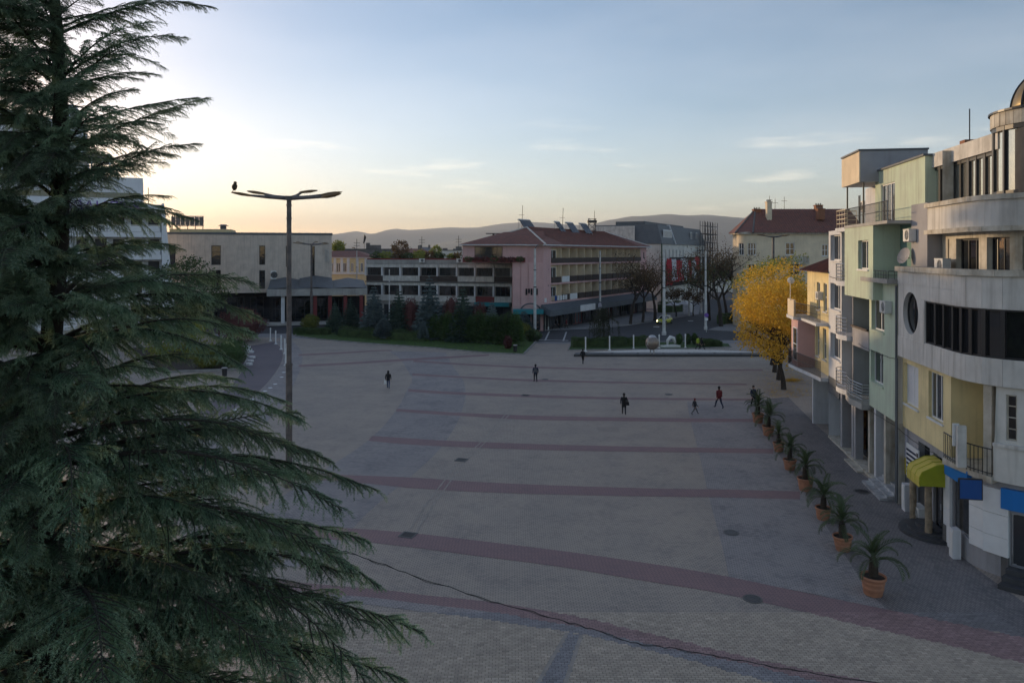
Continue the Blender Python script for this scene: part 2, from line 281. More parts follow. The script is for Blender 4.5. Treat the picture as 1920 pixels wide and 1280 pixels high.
# ------------------------------------------------------------------ mesh helpers
class MB:
    def __init__(s): s.v = []; s.f = []; s.m = []
    def quad(s, a, b, c, d, mi=0):
        i = len(s.v); s.v += [tuple(a), tuple(b), tuple(c), tuple(d)]; s.f.append((i, i + 1, i + 2, i + 3)); s.m.append(mi)
    def tri(s, a, b, c, mi=0):
        i = len(s.v); s.v += [tuple(a), tuple(b), tuple(c)]; s.f.append((i, i + 1, i + 2)); s.m.append(mi)
    def hexa(s, p, mi=0):     # p: 8 corners, bottom ring 0-3, top ring 4-7
        i = len(s.v); s.v += [tuple(x) for x in p]
        for q in ((3, 2, 1, 0), (4, 5, 6, 7), (0, 1, 5, 4), (1, 2, 6, 5), (2, 3, 7, 6), (3, 0, 4, 7)):
            s.f.append(tuple(i + k for k in q)); s.m.append(mi)
    def box(s, x0, x1, y0, y1, z0, z1, mi=0):
        s.hexa([(x0, y0, z0), (x1, y0, z0), (x1, y1, z0), (x0, y1, z0), (x0, y0, z1), (x1, y0, z1), (x1, y1, z1), (x0, y1, z1)], mi)
    def prism(s, poly, z0, z1, mi=0, bottom=True):
        n = len(poly); i = len(s.v)
        s.v += [(p[0], p[1], z0) for p in poly] + [(p[0], p[1], z1) for p in poly]
        for k in range(n):
            j = (k + 1) % n; s.f.append((i + k, i + j, i + n + j, i + n + k)); s.m.append(mi)
        s.f.append(tuple(i + n + k for k in range(n))); s.m.append(mi)
        if bottom: s.f.append(tuple(i + n - 1 - k for k in range(n))); s.m.append(mi)
    def sheet(s, poly, z, mi=0):
        i = len(s.v); s.v += [(p[0], p[1], z) for p in poly]; s.f.append(tuple(range(i, i + len(poly)))); s.m.append(mi)
    def tube(s, path, rad, n=8, mi=0, caps=True):
        path = [Vector(p) for p in path]; k = len(path)
        if not hasattr(rad, '__len__'): rad = [rad] * k
        i0 = len(s.v); ref = None
        for a in range(k):
            d = (path[min(a + 1, k - 1)] - path[max(a - 1, 0)])
            d = d.normalized() if d.length > 1e-9 else Vector((0, 0, 1))
            if ref is None:
                ref = d.orthogonal().normalized()
                if abs(d.z) > .99: ref = Vector((1, 0, 0))
            ref = (ref - d * ref.dot(d))
            ref = ref.normalized() if ref.length > 1e-6 else d.orthogonal().normalized()
            b = d.cross(ref)
            for q in range(n):
                t = 2 * math.pi * q / n + math.pi / n
                p = path[a] + (ref * math.cos(t) + b * math.sin(t)) * rad[a]; s.v.append(tuple(p))
        for a in range(k - 1):
            for q in range(n):
                w = (q + 1) % n; s.f.append((i0 + a * n + q, i0 + a * n + w, i0 + (a + 1) * n + w, i0 + (a + 1) * n + q)); s.m.append(mi)
        if caps:
            s.f.append(tuple(i0 + n - 1 - q for q in range(n))); s.m.append(mi)
            s.f.append(tuple(i0 + (k - 1) * n + q for q in range(n))); s.m.append(mi)
    def lathe(s, prof, n=16, c=(0, 0, 0), mi=0, cap=True):
        i0 = len(s.v); k = len(prof)
        for r, z in prof:
            for q in range(n):
                t = 2 * math.pi * q / n; s.v.append((c[0] + r * math.cos(t), c[1] + r * math.sin(t), c[2] + z))
        for a in range(k - 1):
            for q in range(n):
                w = (q + 1) % n; s.f.append((i0 + a * n + q, i0 + a * n + w, i0 + (a + 1) * n + w, i0 + (a + 1) * n + q)); s.m.append(mi)
        if cap:
            s.f.append(tuple(i0 + n - 1 - q for q in range(n))); s.m.append(mi)
            s.f.append(tuple(i0 + (k - 1) * n + q for q in range(n))); s.m.append(mi)
    def mesh(s, name, mats, smooth=False):
        me = bpy.data.meshes.new(name); me.from_pydata(s.v, [], s.f)
        for x in (mats if isinstance(mats, (list, tuple)) else [mats]): me.materials.append(MATS[x] if isinstance(x, str) else x)
        if any(s.m): me.polygons.foreach_set('material_index', s.m)
        if smooth: me.polygons.foreach_set('use_smooth', [True] * len(me.polygons))
        me.update(); return me
    def build(s, name, mats, parent=None, smooth=False):
        return link(name, s.mesh(name, mats, smooth), parent)

def link(name, data, parent=None):
    o = bpy.data.objects.new(name, data); C.objects.link(o)
    if parent is not None: o.parent = parent
    return o
def tag(o, label=None, cat=None, group=None, kind=None):
    if label: o['label'] = label
    if cat: o['category'] = cat
    if group: o['group'] = group
    if kind: o['kind'] = kind
    return o
def empty(name, loc=(0, 0, 0), rz=0.0, label=None, cat=None, group=None):
    o = bpy.data.objects.new(name, None); C.objects.link(o); o.location = loc; o.rotation_euler = (0, 0, rz)
    o.empty_display_size = 0.3
    return tag(o, label, cat, group)
def copy_tree(o, parent=None):
    c = o.copy(); C.objects.link(c); c.parent = parent
    for ch in list(o.children): copy_tree(ch, c)
    return c

# ------------------------------------------------------------------ facade frames: u along the wall, v out of it, z up
class Frame:
    def __init__(s, ox, oy, ang): s.o = Vector((ox, oy)); s.a = ang; s.U = Vector((math.cos(ang), math.sin(ang))); s.V = Vector((-math.sin(ang), math.cos(ang)))
    def uz(s, px, py, v=0.0):
        k = (px - 960) / F; b = s.o + s.V * v
        u = (k * b.y - b.x) / (s.U.x - k * s.U.y); Y = b.y + u * s.U.y
        return u, H - (py - CY) / F * Y
    def u(s, px, v=0.0): return s.uz(px, 0, v)[0]
    def empty(s, name, **k): return empty(name, (s.o.x, s.o.y, 0), s.a, **k)
    def w(s, u, v, z=0): p = s.o + s.U * u + s.V * v; return Vector((p.x, p.y, z))
def flat(v=0.0): return lambda t, z, d: (t, v + d, z)

def pbox(mb, mp, t0, t1, z0, z1, d0, d1, mi=0):
    if t0 > t1: t0, t1 = t1, t0
    mb.hexa([mp(t0, z0, d0), mp(t1, z0, d0), mp(t1, z0, d1), mp(t0, z0, d1), mp(t0, z1, d0), mp(t1, z1, d0), mp(t1, z1, d1), mp(t0, z1, d1)], mi)

def wall(mb, mp, t0, t1, z0, z1, holes=(), depth=0.2, ts=(), thick=0.3, mi=0, close=True):
    """wall face with real openings and reveals; returns nothing, adds to mb"""
    T = sorted(set([round(x, 4) for x in [t0, t1, *ts] + [h[0] for h in holes] + [h[1] for h in holes] if t0 - 1e-6 <= x <= t1 + 1e-6]))
    Z = sorted(set([round(x, 4) for x in [z0, z1] + [h[2] for h in holes] + [h[3] for h in holes] if z0 - 1e-6 <= x <= z1 + 1e-6]))
    for a, b in zip(T, T[1:]):
        for c, d in zip(Z, Z[1:]):
            mt, mz = (a + b) / 2, (c + d) / 2
            if any(h[0] < mt < h[1] and h[2] < mz < h[3] for h in holes): continue
            mb.quad(mp(b, c, 0), mp(a, c, 0), mp(a, d, 0), mp(b, d, 0), mi)
    for h in holes:
        cuts = [x for x in T if h[0] - 1e-4 <= x <= h[1] + 1e-4]
        for a, b in zip(cuts, cuts[1:]):
            mb.quad(mp(a, h[2], 0), mp(b, h[2], 0), mp(b, h[2], -depth), mp(a, h[2], -depth), mi)
            mb.quad(mp(b, h[3], 0), mp(a, h[3], 0), mp(a, h[3], -depth), mp(b, h[3], -depth), mi)
        mb.quad(mp(h[0], h[3], 0), mp(h[0], h[2], 0), mp(h[0], h[2], -depth), mp(h[0], h[3], -depth), mi)
        mb.quad(mp(h[1], h[2], 0), mp(h[1], h[3], 0), mp(h[1], h[3], -depth), mp(h[1], h[2], -depth), mi)

def window(parent, mp, t0, t1, z0, z1, d=-0.18, nt=2, nz=1, frame='white_paint', glass='glass', fw=0.06, sill=None, name='window', blind=0.0, dep=0.06):
    """frame mesh + a pane object for each light (+ sill, blind)"""
    if t0 > t1: t0, t1 = t1, t0
    mb = MB()
    pbox(mb, mp, t0, t1, z0, z0 + fw, d - dep, d); pbox(mb, mp, t0, t1, z1 - fw, z1, d - dep, d)
    for k in range(nt + 1):
        t = t0 + (t1 - t0) * k / nt
        a = t0 if k == 0 else (t1 - fw if k == nt else t - fw / 2)
        pbox(mb, mp, a, a + fw, z0 + fw, z1 - fw, d - dep, d)
    for k in range(1, nz):
        z = z0 + (z1 - z0) * k / nz
        for j in range(nt): pbox(mb, mp, t0 + (t1 - t0) * j / nt + fw / 2, t0 + (t1 - t0) * (j + 1) / nt - fw / 2, z - fw / 3, z + fw / 3, d - dep, d - .004)
    o = mb.build(name, frame, parent)
    for k in range(nt):
        a, b = t0 + (t1 - t0) * k / nt + fw * .4, t0 + (t1 - t0) * (k + 1) / nt - fw * .4
        p = MB(); p.quad(mp(b, z0 + fw * .4, d - dep * .6), mp(a, z0 + fw * .4, d - dep * .6), mp(a, z1 - fw * .4, d - dep * .6), mp(b, z1 - fw * .4, d - dep * .6))
        p.build('pane', glass, o)
    if blind > 0:
        p = MB(); pbox(p, mp, t0 + fw, t1 - fw, z1 - fw - (z1 - z0 - 2 * fw) * blind, z1 - fw, d - dep * .5, d - dep * .3); p.build('blind', 'blind_white', o)
    if sill:
        p = MB(); pbox(p, mp, t0 - .08, t1 + .08, z0 - .09, z0 - .005, d, 0.07); p.build('sill', sill, o)
    return o

def rail_bars(mb, pts, z0, z1, nb=0, bars=0, r=0.018, mi=0, step=None):
    """railing along plan points: posts/balusters (step) and horizontal bars"""
    P3 = [Vector((p[0], p[1], 0)) for p in pts]
    for k in range(bars):
        z = z0 + (z1 - z0) * (k + 1) / bars
        mb.tube([p + Vector((0, 0, z)) for p in P3], r * (1.3 if k == bars - 1 else 1), 6, mi)
    if step:
        L = 0.0
        for a, b in zip(P3, P3[1:]):
            n = max(1, int((b - a).length / step))
            for k in range(n + 1):
                p = a.lerp(b, k / n); mb.tube([p + Vector((0, 0, z0)), p + Vector((0, 0, z1))], r * .8, 4, mi)

def aircon(fr, u, v, z, w=0.85, h=0.6, dp=0.34, label='', flip=False, rz=0.0):
    """outdoor air-conditioner unit fixed to a wall: casing, fan grille, bracket"""
    o = empty('air_conditioner', fr.w(u, v, z), fr.a + rz, label, 'air conditioner')
    m = MB(); m.box(-w / 2, w / 2, 0, dp, 0, h); m.box(-w / 2 - .01, w / 2 + .01, -.0, dp + .01, h - .04, h + .004)
    c = m.build('casing', 'plastic_white', o)
    g = MB(); q = 20; cx = -w * .12
    for k in range(q):
        a, b = 2 * math.pi * k / q, 2 * math.pi * (k + 1) / q; r = h * .40
        g.tri((cx, dp + .012, h * .5), (cx + r * math.cos(b), dp + .012, h * .5 + r * math.sin(b)), (cx + r * math.cos(a), dp + .012, h * .5 + r * math.sin(a)))
    for k in range(4):
        r = h * (.1 + .08 * k); g.tube([(cx + r * math.cos(2 * math.pi * j / 16), dp + .02, h * .5 + r * math.sin(2 * math.pi * j / 16)) for j in range(17)], .006, 4, 1, False)
    g.build('fan_grille', ['grille_dark', 'plastic_white'], o)
    for s_ in (-1, 1): b = MB(); b.box(s_ * w * .325 - .02, s_ * w * .325 + .02, -.02, dp, -.05, 0); b.build('bracket', 'steel', o)
    return o
# ------------------------------------------------------------------ the ground, paving, roads
def poly_px(pts): return [G(x, y) for x, y in pts]
def sheet(name, pts, z, m, kind='structure'):
    mb = MB(); mb.sheet(pts, z); return tag(mb.build(name, m), kind=kind)
def smooth_line(pts, n=4):
    out = []
    for i in range(len(pts) - 1):
        p0, p1, p2, p3 = pts[max(i - 1, 0)], pts[i], pts[i + 1], pts[min(i + 2, len(pts) - 1)]
        for k in range(n):
            t = k / n
            out.append(tuple(0.5 * (2 * p1[j] + (p2[j] - p0[j]) * t + (2 * p0[j] - 5 * p1[j] + 4 * p2[j] - p3[j]) * t * t + (3 * p1[j] - p0[j] - 3 * p2[j] + p3[j]) * t ** 3) for j in range(2)))
    return out + [tuple(pts[-1])]
def strip(name, upper, lower, z, m):
    """paved band between two traced edges, as a quad strip"""
    N = 28
    def res(l):
        l = [tuple(G(*p)[:2]) for p in l]; l = smooth_line(l, 6)
        return l
    def at(l, t):
        f = t * (len(l) - 1); i = min(int(f), len(l) - 2); return tuple(l[i][j] + (l[i + 1][j] - l[i][j]) * (f - i) for j in range(2))
    a, b = res(upper), res(lower); mb = MB()
    for k in range(N):
        p, q, r, s = at(a, k / N), at(a, (k + 1) / N), at(b, (k + 1) / N), at(b, k / N)
        mb.quad((*s, z), (*r, z), (*q, z), (*p, z))
    return tag(mb.build(name, m), kind='structure')

g = MB(); g.sheet([(-30000, -3000), (30000, -3000), (30000, 30000), (-30000, 30000)], -0.03)
tag(g.build('ground', 'ground_far'), kind='structure')
sheet('city_pavement', [(-140, -40), (90, -40), (90, 260), (-140, 260)], -0.016, 'pavement_slab')
plaza_poly = [(-95, -20), (24, -20), (24, 55), (34, 70), (42, 92), (46, 103), (-10, 104), (-40, 112), (-55, 112), (-95, 100)]
plaza = sheet('plaza', plaza_poly, 0.0, 'paving_beige')
# roads
road = sheet('road', [G(300, 626), G(545, 625), G(700, 627), G(1010, 640), G(1085, 641), G(1420, 637), G(1420, 622), G(1325, 619), G(1420, 588), G(1460, 575), (90, 245), (63, 245), G(1310, 589), G(1180, 610), G(1120, 616), G(1000, 621), G(700, 609), G(500, 604), G(300, 603)], -0.008, 'asphalt')
for k, (a, b) in enumerate([((1030, 621), (1022, 638)), ((1062, 622), (1056, 639))]):
    p, q = G(*a), G(*b); sheet('road_marking', [(p.x - .12, p.y), (q.x - .12, q.y), (q.x + .12, q.y), (p.x + .12, p.y)], -0.004, 'road_paint')
for a, b in (((1225, 613), (1236, 613.5)), ((1290, 602), (1300, 602))):
    p, q = G(*a), G(*b); sheet('road_marking', [(p.x, p.y), (q.x, q.y), (q.x + .3, q.y + 1.4), (p.x + .3, p.y + 1.4)], -0.004, 'road_paint')
p, q = G(1010, 637.5), G(1066, 638.5); sheet('road_marking', [(p.x, p.y), (q.x, q.y), (q.x, q.y + .5), (p.x, p.y + .5)], -0.004, 'road_paint')

# zones of the square
strip('grey_paving_arc', [(729, 658), (749, 672), (766, 697), (773, 712), (764, 729), (744, 767), (696, 821), (600, 885), (440, 985), (300, 1070)],
      [(835, 660), (847, 683), (860, 701), (869, 714), (873, 742), (858, 791), (823, 843), (775, 889), (690, 960), (600, 1060)], 0.004, 'paving_blue')
PALM_LINE = [(1398, 752), (1421, 797), (1460, 851), (1510, 924), (1581, 1036), (1637, 1116), (1668, 1143)]
BUILD_LINE = [(1478, 744), (1531, 797), (1569, 830), (1611, 885), (1680, 925), (1800, 1040), (1910, 1122), (2040, 1220)]
strip('grey_paving_field', [(1288, 752), (1294, 786), (1310, 848), (1330, 934), (1353, 1019), (1366, 1078), (1367, 1082)], PALM_LINE, 0.004, 'paving_blue')
strip('dark_paving_strip', PALM_LINE, BUILD_LINE, 0.006, 'paving_dark')
strip('plum_paving_arc', [(470, 648), (462, 680), (440, 715), (390, 755), (300, 810), (150, 880)], [(516, 640), (530, 660), (522, 690), (480, 738), (400, 785), (260, 850)], 0.004, 'paving_plum')
strip('grey_paving_walk', [(518, 640), (531, 660), (523, 690), (481, 739), (401, 786), (260, 852)], [(545, 636), (566, 660), (560, 700), (520, 770), (440, 840), (300, 930)], 0.005, 'paving_blue')
RED = [
    ([(500, 1085), (600, 1095), (725, 1106), (803, 1116), (928, 1129), (1100, 1159), (1258, 1197), (1376, 1226), (1495, 1252), (1600, 1271), (1700, 1292)],
     [(500, 1100), (600, 1112), (698, 1120), (803, 1133), (928, 1148), (1100, 1178), (1213, 1207), (1317, 1228), (1406, 1246), (1470, 1262), (1600, 1295)]),
    ([(560, 985), (659, 990), (774, 999), (928, 1017), (1050, 1032), (1198, 1053), (1347, 1077), (1500, 1109), (1656, 1141), (1773, 1165), (1940, 1200)],
     [(560, 1008), (666, 1014), (774, 1026), (895, 1042), (1050, 1062), (1198, 1087), (1347, 1111), (1500, 1145), (1644, 1180), (1773, 1208), (1940, 1248)]),
    ([(560, 884), (649, 890), (774, 895), (895, 903), (1050, 910), (1258, 916), (1347, 917), (1500, 921)], [(560, 898), (666, 904), (764, 914), (895, 922), (1050, 927), (1258, 931), (1347, 932), (1500, 936)]),
    ([(698, 817), (775, 822), (841, 826), (1000, 832), (1150, 836), (1307, 839), (1450, 841)], [(690, 826), (740, 831), (819, 836), (1000, 843), (1150, 846), (1307, 848), (1450, 850)]),
    ([(744, 766), (819, 771), (871, 774), (1000, 779), (1150, 782), (1294, 784), (1420, 785)], [(742, 771), (819, 777), (871, 780), (1000, 787), (1150, 789), (1294, 791), (1420, 791)]),
    ([(766, 729), (841, 734), (1000, 740), (1182, 745), (1417, 747)], [(765, 734), (841, 739), (1000, 745), (1182, 749), (1417, 751)]),
    ([(773, 700), (880, 706), (1000, 711), (1200, 716), (1400, 719)], [(773, 704), (880, 709), (1000, 715), (1200, 719), (1400, 722)]),
    ([(775, 675), (880, 682), (1000, 687), (1208, 692), (1430, 692)], [(775, 678.5), (880, 685), (1000, 690), (1208, 695), (1430, 695)]),
    ([(560, 684), (640, 680), (770, 672), (840, 668), (917, 664)], [(560, 688), (640, 684), (770, 676), (840, 672), (917, 667)]),
    ([(560, 664), (640, 660), (709, 656), (735, 656)], [(560, 667), (640, 663), (709, 658.5), (735, 658)]),
]
for u_, l_ in RED: strip('red_paving_band', u_, l_, 0.008, 'paving_red')
B1_up, B1_lo = RED[0]
strip('slate_paving_band', B1_lo, [(500, 1112), (600, 1125), (698, 1134), (803, 1148), (928, 1163), (1100, 1191), (1200, 1215), (1290, 1237), (1380, 1262), (1450, 1280), (1560, 1310)], 0.0085, 'paving_blue')
# cross strip at the bottom of the square, with a pale edge each side
CROSS = [G(1064, 1187), G(1089, 1191), G(1056, 1290), G(1004, 1290)]
sheet('slate_paving_cross', CROSS, 0.009, 'paving_blue')

# near paving bricks as geometry
def inside(p, poly):
    c = False; n = len(poly)
    for i in range(n):
        a, b = poly[i], poly[i - 1]
        if (a[1] > p[1]) != (b[1] > p[1]) and p[0] < (b[0] - a[0]) * (p[1] - a[1]) / (b[1] - a[1]) + a[0]: c = not c
    return c
red_poly = [G(*p) for p in B1_up] + [G(*p) for p in reversed(B1_lo)]
red_poly2 = [G(*p) for p in RED[1][0]] + [G(*p) for p in reversed(RED[1][1])]
dark_poly = [G(*p) for p in PALM_LINE] + [G(*p) for p in reversed(BUILD_LINE)]
slate_poly = [G(*p) for p in B1_lo] + [G(*p) for p in reversed([(500, 1112), (600, 1125), (698, 1134), (803, 1148), (928, 1163), (1100, 1191), (1200, 1215), (1290, 1237), (1380, 1262), (1450, 1280), (1560, 1310)])]
BX0, BX1, BY0, BY1 = -7.0, 16.6, 21.3, 26.0
mo = MB(); mo.sheet([(BX0, BY0), (BX1, BY0), (BX1, BY1), (BX0, BY1)], 0.011); tag(mo.build('paving_bed', 'mortar'), kind='structure')
def brick_verts(x, y, w, h, z0=0.011, z1=0.022, e=0.006, j=0.0):
    return [(x, y, z0), (x + w, y, z0), (x + w, y + h, z0), (x, y + h, z0), (x + e, y + e, z1 + j), (x + w - e, y + e, z1 + j), (x + w - e, y + h - e, z1 + j), (x + e, y + h - e, z1 + j)]
def brick_add(mb, vs_, mi):
    i = len(mb.v); mb.v += vs_
    for q in ((4, 5, 6, 7), (0, 1, 5, 4), (1, 2, 6, 5), (2, 3, 7, 6), (3, 0, 4, 7)): mb.f.append(tuple(i + k for k in q)); mb.m.append(mi)
stuff_b = MB(); tones = []
proto_br = {}
def tone_attr(me, vals):
    a = me.attributes.new('tone', 'FLOAT', 'POINT'); a.data.foreach_set('value', vals)
for mi in range(4):
    for v in range(5):
        m_ = MB(); brick_add(m_, brick_verts(-.095, -.0445, .190, .089, 0, .011), 0)
        me = m_.mesh('brick', ('brick_beige', 'brick_red', 'brick_blue', 'brick_dark')[mi]); tone_attr(me, [0.84 + .08 * v] * len(me.vertices)); proto_br[mi, v] = me
singles = 0; row = 0; y = BY0
while y < BY1:
    x = BX0 + (0.1 if row % 2 else 0)
    while x < BX1:
        cx, cy_ = x + .1, y + .05
        mi = 1 if inside((cx, cy_), red_poly) or inside((cx, cy_), red_poly2) else 3 if inside((cx, cy_), dark_poly) else (2 if inside((cx, cy_), slate_poly) or inside((cx, cy_), CROSS) else 0)
        px_, py_ = 960 + cx / cy_ * F, CY + H / cy_ * F
        vis = 780 < px_ < 1920 and py_ < 1280
        if vis and singles < 300:
            o = link('brick', proto_br[mi, rnd.randrange(5)], plaza); o.location = (cx, cy_, .011 + rnd.uniform(-.002, .002)); o.rotation_euler = (rnd.uniform(-.01, .01), rnd.uniform(-.01, .01), rnd.uniform(-.012, .012)); singles += 1
        elif px_ > 560 and px_ < 1960 and py_ < 1320:
            if rnd.random() < .9997:
                dx, dy = rnd.uniform(-.0015, .0015), rnd.uniform(-.0015, .0015)
                brick_add(stuff_b, brick_verts(x + .005 + dx, y + .0055 + dy, .190, .089, j=rnd.uniform(-.002, .002)), mi); tones += [rnd.gauss(1, .09)] * 8
        x += .2
    y += .1; row += 1
me = stuff_b.mesh('paving_bricks', ['brick_beige', 'brick_red', 'brick_blue', 'brick_dark']); tone_attr(me, tones)
o = link('paving_bricks', me, plaza); o['kind'] = 'stuff'

# pale edge lines beside the drain channel and the cross strip
def edge_line(pts, w, z, name='paving_edge', m='kerb'):
    mb = MB(); pts = [G(*p) for p in pts]
    for a, b in zip(pts, pts[1:]):
        d = (b - a).normalized(); n_ = Vector((-d.y, d.x, 0)) * w / 2
        mb.quad((*(a - n_)[:2], z), (*(b - n_)[:2], z), (*(b + n_)[:2], z), (*(a + n_)[:2], z))
    return tag(mb.build(name, m), kind='structure')
mat('edge_pale', (0.36, 0.32, 0.28), 0.85, 0.3, 2)
edge_line([(1063, 1187), (1003, 1290)], .12, 0.025, m='edge_pale'); edge_line([(1090, 1191), (1057, 1290)], .12, 0.025, m='edge_pale')
edge_line([(975, 745), (905, 826), (858, 868), (800, 944), (762, 1003)], .08, 0.0095, m='edge_pale')
edge_line([(982, 745), (913, 826), (869, 868), (814, 944), (777, 1003)], .08, 0.0095, m='edge_pale')
edge_line([(873, 742), (872, 772)], .1, 0.0095, m='edge_pale')

# drain grates and manhole covers
def grate(px, py, label):
    o = empty('drain_grate', G(px, py), R(-18), label, 'drain', 'drain grates along the channel')
    m = MB()
    for s_ in (-1, 1): m.box(-.34, .34, s_ * .3 - .03, s_ * .3 + .03, .01, .03)
    for s_ in (-1, 1): m.box(s_ * .31 - .03, s_ * .31 + .03, -.27, .27, .01, .03)
    m.build('frame', 'dark_stone', o)
    for k in range(6):
        b = MB(); b.box(-.28, .28, -.25 + k * .092, -.21 + k * .092, .012, .026); b.build('bar', 'dark_metal', o)
    b = MB(); b.box(-.28, .28, -.27, .27, .0095, .0115); b.build('pit_shade', 'dark_recess', o)  # flat near-black plate, colour stands in for shade below the bars
grate(865, 862, 'iron drain grate in the channel, the middle one of three')
grate(765, 1003, 'iron drain grate lying within the wide red paving band near the cedar')
grate(985, 741, 'faint iron drain grate at the far end of the channel')
def manhole(px, py, r, label):
    o = empty('manhole_cover', G(px, py, .008), 0, label, 'manhole cover', 'round manhole covers in the square')
    m = MB(); m.lathe([(r, 0), (r, .014), (r * .84, .014), (r * .84, .006)], 32, cap=False); m.build('ring', 'concrete_dark', o, False)
    m = MB(); m.lathe([(r * .83, .0), (r * .83, .010), (r * .6, .010), (r * .58, .013), (r * .3, .013), (r * .28, .010), (.001, .010)], 32, cap=False)
    for k in range(8):
        a = k * math.pi / 4; m.box(r * .7 * math.cos(a) - .025, r * .7 * math.cos(a) + .025, r * .7 * math.sin(a) - .025, r * .7 * math.sin(a) + .025, .01, .017)
    m.build('lid', 'dark_metal', o)
manhole(1371, 998, .34, 'round manhole cover in the grey paving beside the palm row')
manhole(1411, 1122, .35, 'round manhole cover on the edge of the red paving band')
manhole(1254, 739, .34, 'round manhole cover between the walking woman and the boy')
manhole(1616, 921, .42, 'round manhole cover on dark paving beside the marble steps')
manhole(1022, 711, .34, 'round manhole cover beside the person with the grey backpack')

# hills
def hill(name, prof, dist, wid, seed):
    mb = MB(); NX, NY = 170, 16
    x0, x1 = prof[0][0], prof[-1][0]; idx = []
    def ridge(px):
        for a, b in zip(prof, prof[1:]):
            if a[0] <= px <= b[0]:
                t = (px - a[0]) / (b[0] - a[0]); t = t * t * (3 - 2 * t); return a[1] + (b[1] - a[1]) * t
        return prof[-1][1]
    for j in range(NY + 1):
        for i in range(NX + 1):
            px = x0 + (x1 - x0) * i / NX; s_ = (j / NY) * 2 - 1; Y = dist + s_ * wid
            X = (px - 960) / F * dist
            h = (CY - ridge(px)) / F * dist + H
            k = max(0, 1 - abs(s_) ** 1.4)
            nz_ = noise.fractal(Vector((X / 1500 + seed, Y / 900, seed)), 0.9, 2.0, 6) * .22 * (1 - k) * 2 * k + .03 * k * noise.noise(Vector((X / 200, Y / 200, seed)))
            mb.v.append((X, Y, -12 + (h + 12) * max(0, k + nz_)))
    for j in range(NY):
        for i in range(NX):
            a = j * (NX + 1) + i; mb.f.append((a, a + 1, a + NX + 2, a + NX + 1)); mb.m.append(0)
    return tag(mb.build(name, 'hill', None, True), kind='structure')
hill('hill_far', [(-900, 462), (100, 455), (520, 447), (620, 441), (665, 434), (700, 438), (722, 437), (750, 428), (768, 431), (800, 430), (840, 426), (880, 427), (960, 418), (1010, 416), (1060, 421), (1150, 424), (1500, 428), (2400, 440), (3400, 460)], 9500, 3200, 3.1)
hill('hill_near', [(700, 478), (900, 446), (1040, 430), (1100, 421), (1150, 411), (1190, 405), (1215, 404), (1250, 401), (1285, 404), (1320, 403), (1360, 406), (1400, 409), (1450, 412), (1520, 415), (1700, 428), (2300, 438), (3200, 460)], 7000, 2200, 8.7)

# haze: one box of even, thin air round everything
hz = MB(); hz.box(-14000, 14000, -1500, 13500, -15, 620)
ho = hz.build('haze', []); 
hm = bpy.data.materials.new('haze_air'); hm.use_nodes = True; hn = hm.node_tree.nodes; hn.remove(hn['Principled BSDF'])
pv = hn.new('ShaderNodeVolumePrincipled'); pv.inputs['Color'].default_value = (0.82, 0.90, 1.0, 1); pv.inputs['Density'].default_value = 1.0e-4; pv.inputs['Anisotropy'].default_value = 0.15
hm.node_tree.links.new(pv.outputs[0], hn['Material Output'].inputs['Volume']); ho.data.materials.append(hm); tag(ho, kind='stuff')

# garden island: kerb, lawn
def island(name, pts, kerb_w=.22, h=.14, inner='lawn'):
    P2 = [Vector(p[:2]) for p in pts]; n = len(P2); cen = sum(P2, Vector((0, 0))) / n
    inn = []
    for i in range(n):
        a, b, c = P2[i - 1], P2[i], P2[(i + 1) % n]
        d1, d2 = (b - a).normalized(), (c - b).normalized(); nn = Vector((-(d1 + d2).y, (d1 + d2).x)).normalized()
        if nn.dot(cen - b) < 0: nn = -nn
        inn.append(b + nn * kerb_w)
    kb = MB()
    for i in range(n):
        a, b, c, d = P2[i], P2[(i + 1) % n], inn[(i + 1) % n], inn[i]
        kb.quad((*a, h), (*b, h), (*c, h), (*d, h)); kb.quad((*a, -.03), (*b, -.03), (*b, h), (*a, h)); kb.quad((*d, h), (*c, h), (*c, h - .06), (*d, h - .06))
    tag(kb.build(name + '_kerb', 'kerb'), kind='structure')
    m = MB(); m.sheet([(*p, 0) for p in inn], h - .04); tag(m.build(name, inner), kind='structure')
GARDEN = [G(552, 630), G(600, 637), G(694, 645), G(811, 653), G(905, 662), G(982, 665), G(991, 657), G(1006, 641), G(1000, 629), G(850, 618), G(700, 614), G(560, 618)]
island('lawn', GARDEN)
ISLE2 = [G(1064, 657), G(1300, 654), G(1372, 651), G(1368, 645), G(1280, 641), G(1070, 645)]
island('lawn_strip', ISLE2, h=.12)
island('planter_bed', [G(300, 700), G(455, 694), G(466, 676), G(460, 652), G(380, 648), G(240, 655)], h=.25, inner='soil')
# grass blades along the visible lawn
gb = MB(); lawn2 = [Vector(p[:2]) for p in GARDEN]
for _ in range(26000):
    px = rnd.uniform(552, 1000); py = rnd.uniform(622, 666); p = G(px, py)
    if not inside(p, GARDEN): continue
    h_ = rnd.uniform(.05, .13); a = rnd.uniform(0, 6.28); w = .02
    gb.tri((p.x - w * math.cos(a), p.y - w * math.sin(a), .10), (p.x + w * math.cos(a), p.y + w * math.sin(a), .10), (p.x + rnd.uniform(-.05, .05), p.y + rnd.uniform(-.05, .05), .10 + h_))
mat('grass', (0.15, 0.28, 0.05), 0.9, 0.5, 0.7, trans=0.2)
tag(gb.build('grass', 'grass'), 'short green grass on the lawn before the conifers', 'grass', kind='stuff')

